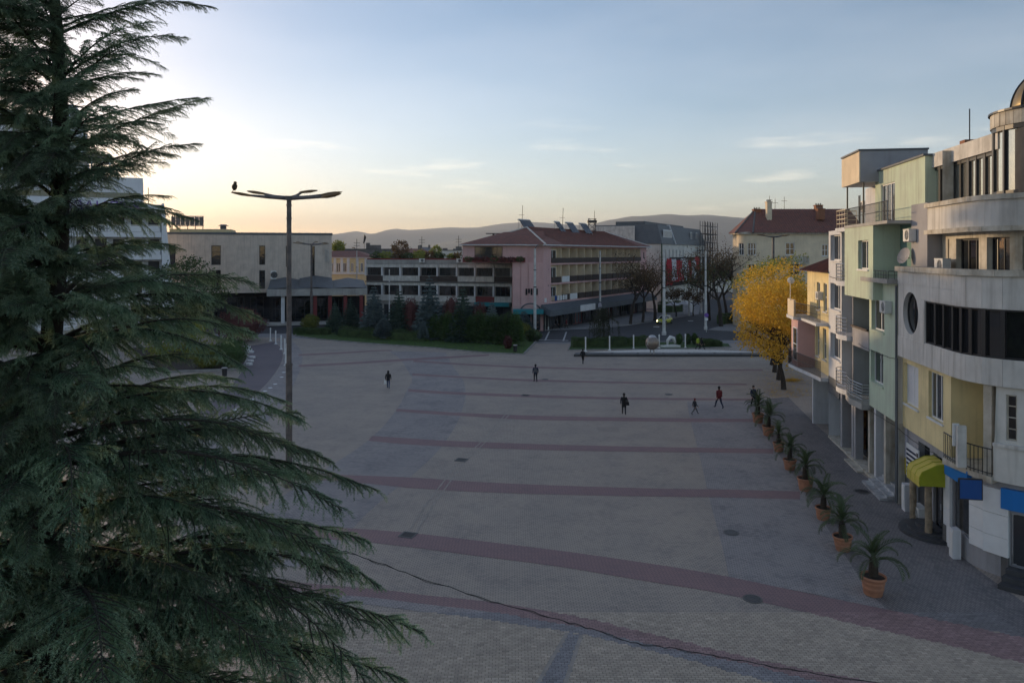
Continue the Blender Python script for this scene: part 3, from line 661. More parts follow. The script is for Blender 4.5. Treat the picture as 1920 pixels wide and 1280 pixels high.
# pavement beyond the road, raised by its kerb
kp = MB(); kp.prism([G(1300, 590), G(1180, 609), G(1118, 614.5), G(1000, 619.5), G(700, 607), G(480, 602.5), G(250, 601), (-140, 250), (62, 245)][::-1], -.03, .12)
tag(kp.build('far_pavement', 'pavement_slab'), kind='structure')
kp = MB(); kp.prism([G(1328, 619), G(1420, 590), G(1465, 577), (95, 200), (95, 80), (30, 66), G(1475, 640), G(1425, 632), G(1380, 622)], -.03, .12)
tag(kp.build('street_pavement', 'pavement_slab'), kind='structure')
# ------------------------------------------------------------------ right-hand row of buildings
FR = Frame(17.56, 27.05, math.atan2(.9862, .1657))
CU, CV, CR = 3.8, -3.0, 3.0
def mpc(t, z, d):
    """corner building wall path: straight along the square, a quarter round, then straight away to the right"""
    if t >= CU: return (t, d, z)
    s = CU - t; th = s / CR
    if th <= math.pi / 2: return (CU - (CR + d) * math.sin(th), CV + (CR + d) * math.cos(th), z)
    return (CU - CR - d, CV - (s - CR * math.pi / 2), z)
def off(f, o): return lambda t, z, d: f(t, z, d + o)
def path_t(px, o=0.0, f=mpc):
    a, b = 12.0, -2.5
    def pr(t): q = f(t, 0, o); w = FR.w(q[0], q[1]); return 960 + w.x / w.y * F
    for _ in range(50):
        m = (a + b) / 2
        if pr(m) < px: a = m
        else: b = m
    return (a + b) / 2
def path_z(px, py, o=0.0, f=mpc):
    t = path_t(px, o, f); q = f(t, 0, o); return H - (py - CY) / F * FR.w(q[0], q[1]).y
TEND = -9.0
ARC = [CU - CR * math.pi / 2 * k / 12 for k in range(13)]

cb = FR.empty('corner_building', label='pale stone corner building with round window, ribbon glazing, yellow lower storey and domed turret', cat='building')
# stone storey: cladding backed by a wall with openings
tr0, tr1 = path_t(1734.6), path_t(1990) if path_t(1990) > -2.4 else -2.0
rib = [path_t(x) for x in (1734.6, 1751.4, 1767, 1783.8, 1799.3, 1817.5, 1842.9, 1879.4)]
rib += [rib[-1] - .95, rib[-1] - 1.9, rib[-1] - 2.85]
zr1, zr0 = 10.35, 8.45
cc = (path_t(1707), 9.65); cr_ = 1.0
hole_r = (rib[-1], rib[0], zr0, zr1); hole_o = (cc[0] - 1.05, cc[0] + 1.05, cc[1] - 1.05, cc[1] + 1.05)
ZB, ZL = 7.4, 11.62
w = MB(); wall(w, mpc, TEND, 10.4, ZB, ZL, [hole_r, hole_o], .25, ARC + [x for x in rib])
NS = 40
for k in range(NS):
    a, b = 2 * math.pi * k / NS, 2 * math.pi * (k + 1) / NS
    def sq(t): c_, s_ = math.cos(t), math.sin(t); q = 1.05 / max(abs(c_), abs(s_)); return (cc[0] + c_ * q, cc[1] + s_ * q)
    ci = lambda t: (cc[0] + cr_ * math.cos(t), cc[1] + cr_ * math.sin(t))
    (x1, y1), (x2, y2), (x3, y3), (x4, y4) = sq(a), sq(b), ci(b), ci(a)
    w.quad(mpc(x2, y2, 0), mpc(x1, y1, 0), mpc(x4, y4, 0), mpc(x3, y3, 0))
    w.quad(mpc(x4, y4, 0), mpc(x4, y4, -.3), mpc(x3, y3, -.3), mpc(x3, y3, 0))
bk = off(mpc, -.25)
for a, b in zip([TEND] + ARC[::-1], ARC[::-1] + [10.4]):       # soffit and floor behind the bulge
    w.quad(mpc(a, ZB, 0), mpc(b, ZB, 0), mpc(b, ZB, -.8), mpc(a, ZB, -.8))
w.quad((10.4, 0, 0), (10.4, -9, 0), (10.4, -9, ZL), (10.4, 0, ZL))
w.build('wall', 'stone_white', cb)
# cladding panels
zs = [ZB + .01, 8.42, 9.4, 10.38, 11.0, ZL - .01]
t = 10.38; cols = []
while t > -1.2: cols.append((t - .74, t)); t -= .75
for (a, b) in cols:
    for c, d in zip(zs, zs[1:]):
        if b > hole_r[0] - .01 and a < hole_r[1] + .01 and d > zr0 + .02 and c < zr1 - .02:
            if a < hole_r[1] < b and hole_r[1] + .05 < b: a2 = hole_r[1] + .02; p = MB(); pbox(p, mpc, a2, b, c, d - .008, 0.002, .028); p.build('cladding_panel', 'stone_white', cb)
            continue
        if b > hole_o[0] and a < hole_o[1] and d > hole_o[2] and c < hole_o[3]: continue
        p = MB(); pbox(p, mpc, a, b, c, d - .008, 0.002, .026 + rnd.uniform(-.003, .004)); p.build('cladding_panel', 'stone_white', cb)
# round window
p = MB()
for k in range(NS):
    a, b = 2 * math.pi * k / NS, 2 * math.pi * (k + 1) / NS
    for r0, r1, d0 in ((cr_, cr_ - .09, -.2),):
        p.quad(mpc(cc[0] + r0 * math.cos(b), cc[1] + r0 * math.sin(b), d0), mpc(cc[0] + r0 * math.cos(a), cc[1] + r0 * math.sin(a), d0), mpc(cc[0] + r1 * math.cos(a), cc[1] + r1 * math.sin(a), d0), mpc(cc[0] + r1 * math.cos(b), cc[1] + r1 * math.sin(b), d0))
pbox(p, mpc, cc[0] - .03, cc[0] + .03, cc[1] - .95, cc[1] + .95, -.24, -.2)
ow = p.build('round_window', 'black_frame', cb)
p = MB(); p.v = [mpc(cc[0] + cr_ * math.cos(2 * math.pi * k / NS), cc[1] + cr_ * math.sin(2 * math.pi * k / NS), -.23) for k in range(NS)]; p.f = [tuple(range(NS - 1, -1, -1))]; p.m = [0]; p.build('pane', 'glass_dark', ow)
# ribbon window
p = MB()
for k, t in enumerate(rib): pbox(p, mpc, t - .08, t + .08, zr0, zr1, -.24, -.03)
for a, b in zip(rib, rib[1:]):
    pbox(p, mpc, b + .08, a - .08, zr0, zr0 + .07, -.24, -.05); pbox(p, mpc, b + .08, a - .08, zr1 - .07, zr1, -.24, -.05)
rw = p.build('ribbon_window', 'black_frame', cb)
for a, b in zip(rib, rib[1:]):
    p = MB(); p.quad(mpc(a, zr0, -.18), mpc(b, zr0, -.18), mpc(b, zr1, -.18), mpc(a, zr1, -.18)); p.build('pane', 'glass_dark', rw)
    p = MB(); p.quad(mpc(a, zr0, -.6), mpc(b, zr0, -.6), mpc(b, zr1, -.6), mpc(a, zr1, -.6))
# ledge stones along the terrace edge
def course(t0, t1, z0, z1, d0, d1, step, m, name, f=mpc):
    t = t1
    while t > t0:
        p = MB(); pbox(p, f, max(t0, t - step + .008), t, z0, z1, d0, d1 + rnd.uniform(-.006, .006)); p.build(name, m, cb); t -= step
course(-1.3, 10.4, ZL, ZL + .24, -.5, .16, .8, 'cornice_stone', 'ledge_stone')
fl = MB(); 
for a, b in zip([TEND] + ARC[::-1], ARC[::-1] + [10.4]): fl.quad(mpc(a, 11.15, -.0), mpc(a, 11.15, -2.6), mpc(b, 11.15, -2.6), mpc(b, 11.15, 0))
fl.build('terrace_floor', 'roof_felt', cb)
# terrace storey set back: piers and dark windows
SB = -1.25; fs = off(mpc, SB)
tb0 = path_t(1739, -.6)
piers = [tb0 - .25, path_t(1786, SB), path_t(1843, SB), path_t(1905, SB), -.6]
p = MB(); 
wl_ = MB(); hs_ = []
for a, b in zip(piers, piers[1:]): hs_.append((b + .38, a - .38, 11.3, 13.15))
wall(wl_, fs, TEND, tb0, 11.15, 13.4, hs_, .3, ARC); wl_.quad((tb0, SB, 11.15), (tb0, -9, 11.15), (tb0, -9, 17.3), (tb0, SB, 17.3)); wl_.build('terrace_wall', 'cornice_stone', cb)
for h_ in hs_: window(cb, fs, h_[0], h_[1], h_[2], h_[3], -.22, 3, 1, 'black_frame', 'glass_dark', .08)
# plain band with cornices above and below
BO = -.6; fb = off(mpc, BO)
w = MB(); wall(w, fb, TEND, tb0, 13.4, 14.75, (), .1, ARC)
for a, b in zip([TEND] + ARC[::-1], ARC[::-1] + [tb0]): w.quad(fb(a, 13.4, 0), fb(b, 13.4, 0), fb(b, 13.4, -1.2), fb(a, 13.4, -1.2)); w.quad(fb(b, 14.75, 0), fb(a, 14.75, 0), fb(a, 14.75, -3), fb(b, 14.75, -3))
w.quad((tb0, BO, 13.4), (tb0, -9, 13.4), (tb0, -9, 14.75), (tb0, BO, 14.75)); w.build('band_wall', 'stone_white', cb)
for z0 in (13.38, 14.62):
    course(-1.3, tb0 + .06, z0, z0 + .2, -.05, .14, .95, 'cornice_stone', 'cornice_stone', fb)
# penthouse strip glazing and metal parapet
PO = -1.75; fp = off(mpc, PO)
tp0 = path_t(1750, PO); tp1 = CU - .25
mb = MB(); panes = 9
es = [tp0 + (tp1 - tp0) * k / panes for k in range(panes + 1)]
for k, e in enumerate(es): pbox(mb, fp, e - (.11 if k % 2 else .06), e + (.11 if k % 2 else .06), 14.75, 16.75, -.14, .02)
for a, b in zip(es, es[1:]): pbox(mb, fp, b + .06, a - .06, 14.75, 14.9, -.14, 0); pbox(mb, fp, b + .06, a - .06, 16.6, 16.75, -.14, 0)
pw_ = mb.build('penthouse_window', 'black_frame', cb)
for a, b in zip(es, es[1:]):
    p = MB(); p.quad(fp(a, 14.85, -.08), fp(b, 14.85, -.08), fp(b, 16.65, -.08), fp(a, 16.65, -.08)); p.build('pane', 'glass_mirror', pw_)
n_ = 4
for k in range(n_):
    a, b = tp0 + .2 + (tp1 - tp0 - .2) * k / n_, tp0 + .2 + (tp1 - tp0 - .2) * (k + 1) / n_ + .012
    p = MB(); pbox(p, fp, b, a, 16.752, 17.45, -.3, .12); p.build('parapet_panel', 'panel_grey', cb)
mb = MB(); mb.box(-4, tp0, -9, PO - .1, 14.75, 17.38); mb.build('penthouse_roof', 'roof_felt', cb)
# domed turret
tcx, tcy, tr = 3.55, -3.65, 2.05
mb = MB(); NT = 28
for k in range(NT):
    a = 2 * math.pi * k / NT
    if k % 2 == 0:
        x, y_ = tcx + tr * math.cos(a), tcy + tr * math.sin(a); mb.tube([(x, y_, 14.7), (x, y_, 17.6)], .1, 4)
mb.lathe([(tr + .06, 14.7), (tr + .06, 15.0), (tr - .2, 15.0)], NT, (tcx, tcy, 0), cap=False)
mb.lathe([(tr - .25, 17.42), (tr + .08, 17.42), (tr + .08, 17.6), (tr - .2, 17.6)], NT, (tcx, tcy, 0), cap=False)
tw = mb.build('turret_window', 'black_frame', cb)
for k in range(0, NT, 2):
    a, b = 2 * math.pi * k / NT, 2 * math.pi * (k + 2) / NT; r = tr - .03
    p = MB(); p.quad((tcx + r * math.cos(a), tcy + r * math.sin(a), 15), (tcx + r * math.cos(b), tcy + r * math.sin(b), 15), (tcx + r * math.cos(b), tcy + r * math.sin(b), 17.42), (tcx + r * math.cos(a), tcy + r * math.sin(a), 17.42)); p.build('pane', 'glass_mirror', tw)
for k in range(40):                                     # board-marked drum, one board at a time
    a, b = 2 * math.pi * k / 40, 2 * math.pi * (k + .94) / 40; p = MB()
    r0, r1 = tr - .1, tr + .13 + rnd.uniform(-.01, .01)
    p.hexa([(tcx + r * math.cos(q), tcy + r * math.sin(q), z) for z in (17.6, 18.15) for r, q in ((r0, a), (r1, a), (r1, b), (r0, b))]); p.build('drum_board', 'cornice_stone', cb)
mb = MB(); mb.lathe([(tr + .2, 18.15), (tr + .2, 18.23), (tr - .1, 18.3), (tr - .62, 18.3)], 40, (tcx, tcy, 0), cap=False); mb.build('drum_rim', 'black_frame', cb)
mb = MB(); dr = tr - .6; mb.lathe([(dr * math.cos(q * math.pi / 24), 18.3 + dr * 1.15 * math.sin(q * math.pi / 24)) for q in range(12)] + [(.02, 18.3 + dr * 1.15)], 40, (tcx, tcy, 0)); dm = mb.build('dome', 'dome_bronze', cb, True)
for k in range(10):
    a = 2 * math.pi * k / 10; p = MB(); p.tube([(tcx + (dr + .02) * math.cos(q * math.pi / 24) * math.cos(a), tcy + (dr + .02) * math.cos(q * math.pi / 24) * math.sin(a), 18.3 + (dr + .02) * 1.15 * math.sin(q * math.pi / 24)) for q in range(13)], .05, 5); p.build('dome_rib', 'black_frame', dm)
# yellow storey
YO = -.22; fy = off(mpc, YO)
zy0 = 3.9
yw = []
for (x0, x1, ya, yb) in ((1695.5, 1722, 679, 760), (1741, 1768.5, 694, 786)):
    t1_, t0_ = path_t(x0, YO), path_t(x1, YO); yw.append((t0_, t1_, path_z(x0, yb - 6, YO), path_z(x0, ya, YO)))
te = path_t(1783, YO); tcorner = path_t(1868, YO)
w = MB(); wall(w, fy, te, 10.4, zy0, ZB, yw, .22)
w.quad(fy(te, zy0, 0), fy(te, zy0, -1.5), fy(te, ZB, -1.5), fy(te, ZB, 0))
wall(w, off(mpc, YO - 1.5), tcorner - .8, te, zy0, ZB, [(tcorner + .05, tcorner + .75, 4.2, 6.5)], .15, ARC)
w.quad(fy(10.4, zy0, 0), fy(te, zy0, 0), fy(te, zy0, -1.5), fy(10.4, zy0, -1.5))
w.build('yellow_wall', 'yellow_plaster', cb)
window(cb, fy, *yw[0], -.14, 2, 1, 'white_paint', 'glass', .07, 'white_paint', blind=1.0)
window(cb, fy, *yw[1], -.14, 3, 1, 'white_paint', 'glass', .07, 'white_paint')
window(cb, off(mpc, YO - 1.5), tcorner + .05, tcorner + .75, 4.2, 6.5, -.1, 1, 2, 'white_paint', 'glass_dark', .08, name='balcony_door')
# pale round bay with its window at the corner
bayw = (path_t(1907, YO), path_t(1886, YO), 5.35, 7.1)
w = MB(); wall(w, off(mpc, .0), TEND, tcorner, 3.75, 5.1, (), .2, [x for x in ARC if x < tcorner]); 
wall(w, off(mpc, -.22), TEND, tcorner, 5.1, ZB, [bayw], .2, [x for x in ARC if x < tcorner])
w.quad(mpc(tcorner, 3.75, 0), mpc(tcorner, 3.75, -1.7), mpc(tcorner, ZB, -1.7), mpc(tcorner, ZB, 0 - .22))
w.build('corner_bay', 'pale_plaster', cb)
p = MB(); 
for a, b in zip([-2.5] + [x for x in ARC[::-1] if x < tcorner], [x for x in ARC[::-1] if x < tcorner] + [tcorner]): pbox(p, mpc, a, b, 5.1, 5.22, -.24, .06)
p.build('bay_sill', 'stone_white', cb)
window(cb, off(mpc, -.22), *bayw, -.1, 1, 4, 'cornice_stone', 'glass_dark', .06)
pc = path_t(1856, -.4); p = MB(); p.hexa([mpc(a, z, d) for z in (zy0, ZB - .01) for a, d in ((pc - .18, -.6), (pc + .18, -.6), (pc + .18, -.25), (pc - .18, -.25))]); p.build('pier', 'cornice_stone', cb)
# balcony slab and bar railing
ts0, ts1 = tcorner + .02, te - .02
p = MB(); pbox(p, mpc, ts0, ts1, 3.62, 3.88, -1.7, .12); bs_ = p.build('balcony_slab', 'cornice_stone', cb)
p = MB(); rail_bars(p, [mpc(ts0 + (ts1 - ts0) * k / 8, 0, .06)[:2] for k in range(9)], 3.9, 4.95, bars=1, r=.02, step=.14); rail_bars(p, [mpc(ts0 + (ts1 - ts0) * k / 8, 0, .06)[:2] for k in range(9)], 3.9, 4.02, bars=1, r=.014); p.build('balcony_railing', 'dark_metal', cb)
# ground floor of the yellow part, laid out from the square
g0 = path_t(1684); GO = -.35; fg = off(mpc, GO)
def gt(px): return path_t(px, GO)
a1, a2, a3, a4 = gt(1703), gt(1722), gt(1742), gt(1774)
w = MB(); wall(w, fg, TEND, 10.4, 0, zy0, [(a3 - .1, a2, .25, 3.6), (gt(1773), a3 - .5, .25, 3.5), (gt(1820), gt(1786), .95, 3.05), (-1.2, gt(1893), .55, 2.55)], .3, ARC); w.build('ground_wall', 'grey_plaster', cb)
p = MB(); pbox(p, fg, a1, 10.36, 2.35, 3.85, .004, .05); p.build('lilac_sign_panel', 'lilac_panel', cb)
p = MB(); pbox(p, fg, a1 - .02, 10.36, 1.55, 2.345, .004, .055); p.build('ochre_sign_panel', 'ochre_panel', cb)
k = 0; t = 10.36
while t > a2 + .05:
    p = MB(); pbox(p, fg, t - .19, t, .0, 1.54, .004, .035); p.build('slate_board', 'slate_metal', cb); t -= .2
p = MB(); pbox(p, fg, a2 - .35, a1 - .06, 1.6, 3.2, .06, .12); hb = p.build('notice_board', 'white_paint', cb)
for r_ in range(6):
    p = MB(); pbox(p, fg, a2 - .05, a1 - .12, 1.75 + r_ * .22, 1.86 + r_ * .22, .122, .128); p.build('notice_line', 'cloth_navy', hb)
    if r_ < 5: p = MB(); pbox(p, fg, a2 - .3, a2 - .1, 1.8 + r_ * .26, 2.0 + r_ * .26, .122, .128); p.build('notice_picture', 'dark_brown', hb)
p = MB(); p.quad(fg(a2, .25, -.28), fg(a3 - .1, .25, -.28), fg(a3 - .1, 3.6, -.28), fg(a2, 3.6, -.28)); p.build('shop_glass', 'glass_dark', cb)
p = MB(); p.quad(fg(a3 - .5, .25, -.28), fg(gt(1773), .25, -.28), fg(gt(1773), 3.5, -.28), fg(a3 - .5, 3.5, -.28)); p.build('shop_glass', 'glass_dark', cb)
p = MB(); pbox(p, fg, a3 - .42, a3 - .05, 1.9, 3.1, .02, .05); po = p.build('poster', 'pink_plaster', cb); p = MB(); pbox(p, fg, a3 - .33, a3 - .15, 2.0, 2.45, .052, .056); p.build('poster_figure', 'cloth_black', po)
window(cb, fg, a3 - 1.25, a3 - .55, .25, 2.3, -.1, 1, 1, 'black_frame', 'glass', .09, name='shop_door')
# log columns by the door and its awning
for t in (5.75, 7.6):
    q = mpc(t, 0, .25); p = MB(); p.tube([(q[0] + rnd.uniform(-.02, .02), q[1] + rnd.uniform(-.02, .02), z) for z in (.1, .8, 1.7, 2.75)], [.16, .15, .15, .14], 10); p.build('log_column', 'timber', cb)
tA0, tA1 = 5.2, 6.75
aw = [(-.0, 3.4), (.42, 3.36), (1.05, 3.02), (1.15, 2.8), (1.15, 2.5)]
p = MB(); N = 10
for (d0, z0), (d1, z1) in zip(aw, aw[1:]):
    mi = 0
    p.quad(fg(tA1, z0, d0), fg(tA0, z0, d0), fg(tA0, z1, d1), fg(tA1, z1, d1), mi)
for k in range(N):   # scalloped valance
    x0, x1 = tA0 + (tA1 - tA0) * k / N, tA0 + (tA1 - tA0) * (k + 1) / N; xm = (x0 + x1) / 2
    p.quad(fg(x1, 2.5, 1.15), fg(x0, 2.5, 1.15), fg(x0, 2.42, 1.15), fg(x1, 2.42, 1.15)); p.tri(fg(x1, 2.42, 1.15), fg(x0, 2.42, 1.15), fg(xm, 2.36, 1.15))
for tt, mi in ((tA0, 1), (tA1, 1)):
    i = len(p.v); p.v += [fg(tt, z, d) for d, z in [(0, 2.44)] + aw + [(1.15, 2.44)]]; p.f.append(tuple(range(i, i + len(aw) + 2))); p.m.append(mi)
ao = p.build('door_awning', ['lime_awning', 'lime_awning_side'], cb)
for k in range(4):
    x = tA0 + .02 + (tA1 - tA0 - .04) * k / 3; p = MB(); p.tube([fg(x, z_ + .012, d_) for d_, z_ in aw], .014, 5); p.build('awning_rib', 'lime_awning_side', ao)
for k in range(5):                                        # sagging cables along the facades
    z_ = (3.78, 3.86, 7.2, 3.72, 10.95)[k]; u0_, u1_ = ((5.4, 10.3), (10.5, 18.0), (10.5, 17.0), (18.6, 24.0), (18.5, 23.9))[k]; d_ = (.02, .06, .04, .05, .04)[k]
    p = MB(); p.tube([(u0_ + (u1_ - u0_) * j / 12, d_, z_ - .10 * math.sin(math.pi * j / 12) + .02 * math.sin(j * 2.3)) for j in range(13)], .014, 5); p.build('wall_cable', 'cable_black', cb)
p = MB(); p.tube([(10.25, .09, .1), (10.25, .09, 7.3)], .05, 8); p.build('downpipe', 'slate_metal', cb)
# round dark steps at the door
p = MB(); qc = mpc((a3 - .8), 0, 0)
for r_, z in ((1.55, .14), (1.2, .28), (.85, .42)):
    p.prism([(qc[0] + r_ * math.cos(q * math.pi / 14), GO + .02 + r_ * .95 * math.sin(q * math.pi / 14)) for q in range(15)], 0.01, z)
p.build('door_steps', 'dark_stone', cb)
# white panelled piers of the bank shop
for (x0, x1, z1, dd) in ((1774, 1786, 3.35, .12), (1821, 1848, 3.4, .1), (1848, 1893, 3.4, .16)):
    t0_, t1_ = gt(x1), gt(x0)
    for z0, zt in ((.85 if x0 > 1800 else .0, 1.55), (1.56, 2.42), (2.43, z1)):
        p = MB(); pbox(p, fg, t0_ + .005, t1_ - .005, z0, zt - .006, .004, dd); p.build('pier_panel', 'white_paint', cb)
window(cb, fg, gt(1820), gt(1787), .95, 3.05, -.05, 1, 1, 'steel', 'glass', .06, name='shop_window')
p = MB(); pbox(p, fg, gt(1822), gt(1780), 3.06, 3.72, .0, .2); p.build('blue_fascia', 'cyan_sign', cb)
p = MB(); 
for a, b in zip(*(lambda L: (L, L[1:]))([gt(1881) - x * .4 for x in range(7)])): pbox(p, fg, b, a, 2.72, 3.5, .0, .22)
p.build('blue_fascia', 'cyan_sign', cb)
window(cb, fg, -1.2, gt(1895), .55, 2.55, -.12, 2, 1, 'steel', 'glass', .06, name='shop_door')
p = MB(); pbox(p, fg, gt(1893) , gt(1776), .0, .84, .004, .18); p.build('plinth', 'concrete_dark', cb)
for z, dd in ((.18, 1.25), (.36, .85), (.54, .45)):
    p = MB()
    L = [gt(1893) - x * .35 for x in range(9)]
    for a, b in zip(L, L[1:]): pbox(p, fg, b, a, .01, z, .0, dd)
    p.build('entrance_step', 'dark_stone', cb)
p = MB(); p.quad((10.4, -9, 0), (10.4, -9, 15), (10.4, -9, 15), (10.4, -9, 0)); 
# square hanging sign, separate thing fixed to the pier
so = empty('hanging_sign', FR.w(*mpc(path_t(1828, .55), 0, .12)[:2], path_z(1828, 940, .55)), FR.a, 'plain dark blue square sign projecting from the white pier', 'sign')
p = MB(); p.box(-.05, .05, 0, .86, 0, .82); p.build('frame', 'black_frame', so)
p = MB(); p.box(-.056, .056, .04, .82, .04, .78); p.build('face', 'blue_sign', so)
# grey sign box on the balcony corner
so = empty('sign_box', FR.w(*mpc(path_t(1806, .25), 0, .1)[:2], path_z(1806, 876, .25)), FR.a, 'tall grey sign box with a white plate on the balcony corner', 'sign')
p = MB(); p.box(-.09, .09, .03, .36, 0, 1.65); p.build('casing', 'panel_grey', so)
p = MB(); p.box(.11, .17, .22, .46, .8, 1.7); pl = p.build('plate', 'white_paint', so)
for z in (.98, 1.3): p = MB(); p.box(.171, .18, .28, .4, z, z + .16); p.build('plate_mark', 'cloth_black', pl)
for k, (px, pv, z, lb, rz) in enumerate([(1826, -1.45, 6.0, 'white air conditioner high in the yellow balcony recess', 0), (1775, -1.0, 11.65, 'white air conditioner on the stone terrace behind the ledge', 0)]):
    t = path_t(px, pv); q = mpc(t, 0, pv - (.25 if pv < -1.2 else 0)); aircon(FR, q[0], q[1], z, .95, .62, .35, lb)
t = path_t(1702, .5); aircon(FR, t + .1, GO + .12, .12, .95, .7, .4, 'white air conditioner standing on the paving beside the dark boards')
ub = empty('utility_box', FR.w(path_t(1684, .3), -.25, 0), FR.a, 'white utility cabinet against the wall between marble steps and air conditioner', 'cabinet')
p = MB(); p.box(-.22, .22, 0, .32, 0, 1.3); p.build('cabinet_body', 'white_plaster', ub); p = MB(); p.box(-.18, .18, .32, .34, .12, 1.2); p.build('cabinet_door', 'plastic_white', ub)
ub = empty('utility_box', FR.w(path_t(1776, .25), -.2, 0), FR.a, 'white utility cabinet at the foot of the pier by the shop window', 'cabinet')
p = MB(); p.box(-.2, .2, 0, .3, 0, 1.2); p.build('cabinet_body', 'white_plaster', ub); p = MB(); p.box(-.16, .16, .3, .32, .1, 1.1); p.build('cabinet_door', 'plastic_white', ub)

# ---------------------------------------------------------------- green building
gbld = FR.empty('green_building', label='light green plastered block with stacked balconies and a set-back top floor', cat='building')
U0, UL, U1 = 10.42, FR.u(1630), 18.4
w = MB(); f0 = flat(0)
def zz(px, py, v=0.): return FR.uz(px, py, v)[1]
wins = [(FR.u(1658), FR.u(1634), zz(1634, 616), zz(1634, 560)), (FR.u(1656), FR.u(1633), zz(1633, 713), zz(1633, 655))]
wall(w, f0, U0, UL, 4.0, 10.95, wins, .25)
w.quad((UL, 0, 4), (UL, -1.3, 4), (UL, -1.3, 10.9), (UL, 0, 10.9))
w.quad((U0, 0, 4.0), (UL, 0, 4.0), (UL, -9, 4.0), (U0, -9, 4.0)); w.quad((U0, 0, 4), (U0, -9, 4), (U0, -9, 13.9), (U0, 0, 10.95)); 
w.build('wall', 'green_plaster', gbld)
for h_ in wins: window(gbld, f0, *h_, -.2, 2, 1, 'white_paint', 'glass', .07, 'green_plaster')
# recessed balcony stack
fr_ = flat(-1.3); w = MB()
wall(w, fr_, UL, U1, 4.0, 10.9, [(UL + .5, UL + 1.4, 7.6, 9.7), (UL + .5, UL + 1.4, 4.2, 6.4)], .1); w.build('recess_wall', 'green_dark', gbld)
for z in (7.6, 4.2): window(gbld, fr_, UL + .5, UL + 1.4, z, z + 2.1, -.05, 1, 1, 'white_paint', 'glass_dark', .07, name='balcony_door')
for z in (4.0, 7.35): p = MB(); p.box(UL, U1, -1.29, .0, z - .2, z + .02); p.build('balcony_slab', 'concrete', gbld)
p = MB(); p.box(UL + .02, U1 - .02, -.14, .03, 7.0, 8.15); p.build('balcony_parapet', 'grey_plaster', gbld)
p = MB(); p.box(UL, UL + .01, -1.2, -.2, 7.4, 7.41); 
p = MB(); p.box(UL + .05, U1 - .05, .02, .14, 8.1, 8.22); p.build('flower_box', 'dark_brown', gbld)
p = MB(); pts = [(UL + .02, .0), (UL + .05, .35), ((UL + U1) / 2, .55), (U1 - .05, .35), (U1 - .02, .0)]; rail_bars(p, pts, 4.1, 5.1, bars=6, r=.02, step=.8); p.build('balcony_railing', 'steel', gbld)
p = MB(); p.prism([(UL, -.02), (UL + .05, .4), ((UL + U1) / 2, .6), (U1 - .05, .4), (U1, -.02)][::-1], 3.7, 4.05); p.build('balcony_lip', 'concrete', gbld)
p = MB(); p.box(U1 - .12, U1, -1.29, 0, 4.05, 10.85); p.build('party_wall', 'grey_plaster', gbld)
# third-floor bay and side recess
UB = FR.u(1637, .45)
w = MB(); fb3 = flat(.45); bw = (FR.u(1628, .45), FR.u(1609, .45), zz(1609, 504, .45), zz(1609, 451, .45))
wall(w, fb3, UB, U1 - .02, 10.0, 14.0, [bw], .22)
w.quad((UB, .45, 10.0), (UB, -1, 10.0), (UB, -1, 14.0), (UB, .45, 14.0)); w.quad((UB, .45, 10), (U1, .45, 10), (U1, -1, 10), (UB, -1, 10)); w.quad((U1 - .02, -1, 10), (U1 - .02, .45, 10), (U1 - .02, .45, 14), (U1 - .02, -1, 14)); w.quad((U1, .45, 14.0), (UB, .45, 14.0), (UB, -1, 14.0), (U1, -1, 14.0))
w.build('bay', 'green_plaster', gbld); window(gbld, fb3, *bw, -.18, 2, 1, 'white_paint', 'glass', .07, 'white_paint')
w = MB(); f3 = flat(-.9); dh = (FR.u(1682, -.9), FR.u(1660, -.9), 11.15, 13.2)
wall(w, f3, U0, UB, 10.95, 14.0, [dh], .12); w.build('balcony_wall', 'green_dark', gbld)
window(gbld, f3, *dh, -.08, 2, 1, 'grey_plaster', 'glass_dark', .07, name='balcony_door')
p = MB(); p.box(U0 + .0, FR.u(1613, .5), -.9, .5, 10.97, 11.2); p.build('balcony_slab', 'concrete', gbld)
p = MB(); rail_bars(p, [(U0 + .05, -.4), (U0 + .1, .4), (FR.u(1615, .45), .4)], 11.2, 11.6, bars=2, r=.016, step=.25); p.build('balcony_railing', 'dark_metal', gbld)
p = MB(); p.box(U0, U1 - .03, -.95, .5, 14.0, 14.16); p.build('terrace_slab', 'concrete', gbld)
p = MB(); rail_bars(p, [(U0 + .1, .42), (U1 - .1, .42)], 14.16, 15.15, bars=2, r=.018, step=.18); p.build('terrace_railing', 'dark_metal', gbld)
# set-back top floor
UT = FR.u(1641, -1.3); ft = flat(-1.3); tw_ = (FR.u(1678, -1.3), FR.u(1653, -1.3), 14.25, 16.5)
w = MB(); wall(w, ft, U0 + .1, UT, 14.16, 17.35, [tw_], .12); 
w.quad((U0 + .1, -1.3, 14.16), (U0 + .1, -6.5, 14.16), (U0 + .1, -6.5, 17.35), (U0 + .1, -1.3, 17.35)); w.quad((UT, -1.3, 14.16), (UT, -6.5, 14.16), (UT, -6.5, 17.35), (UT, -1.3, 17.35)); w.quad((U0, -1.3, 17.35), (UT, -1.3, 17.35), (UT, -6.5, 17.35), (U0, -6.5, 17.35))
w.build('top_storey', 'green_plaster', gbld)
window(gbld, ft, *tw_, -.06, 3, 1, 'white_paint', 'glass', .07, name='terrace_door')
p = MB(); p.box(U0 + .05, UT + .1, -6.6, -1.2, 17.36, 17.46); p.build('roof_edge', 'slate_metal', gbld)
w = MB(); w.box(UT, U1 - .05, -6.4, -2.3, 14.16, 17.0); w.build('stair_wall', 'grey_plaster', gbld)
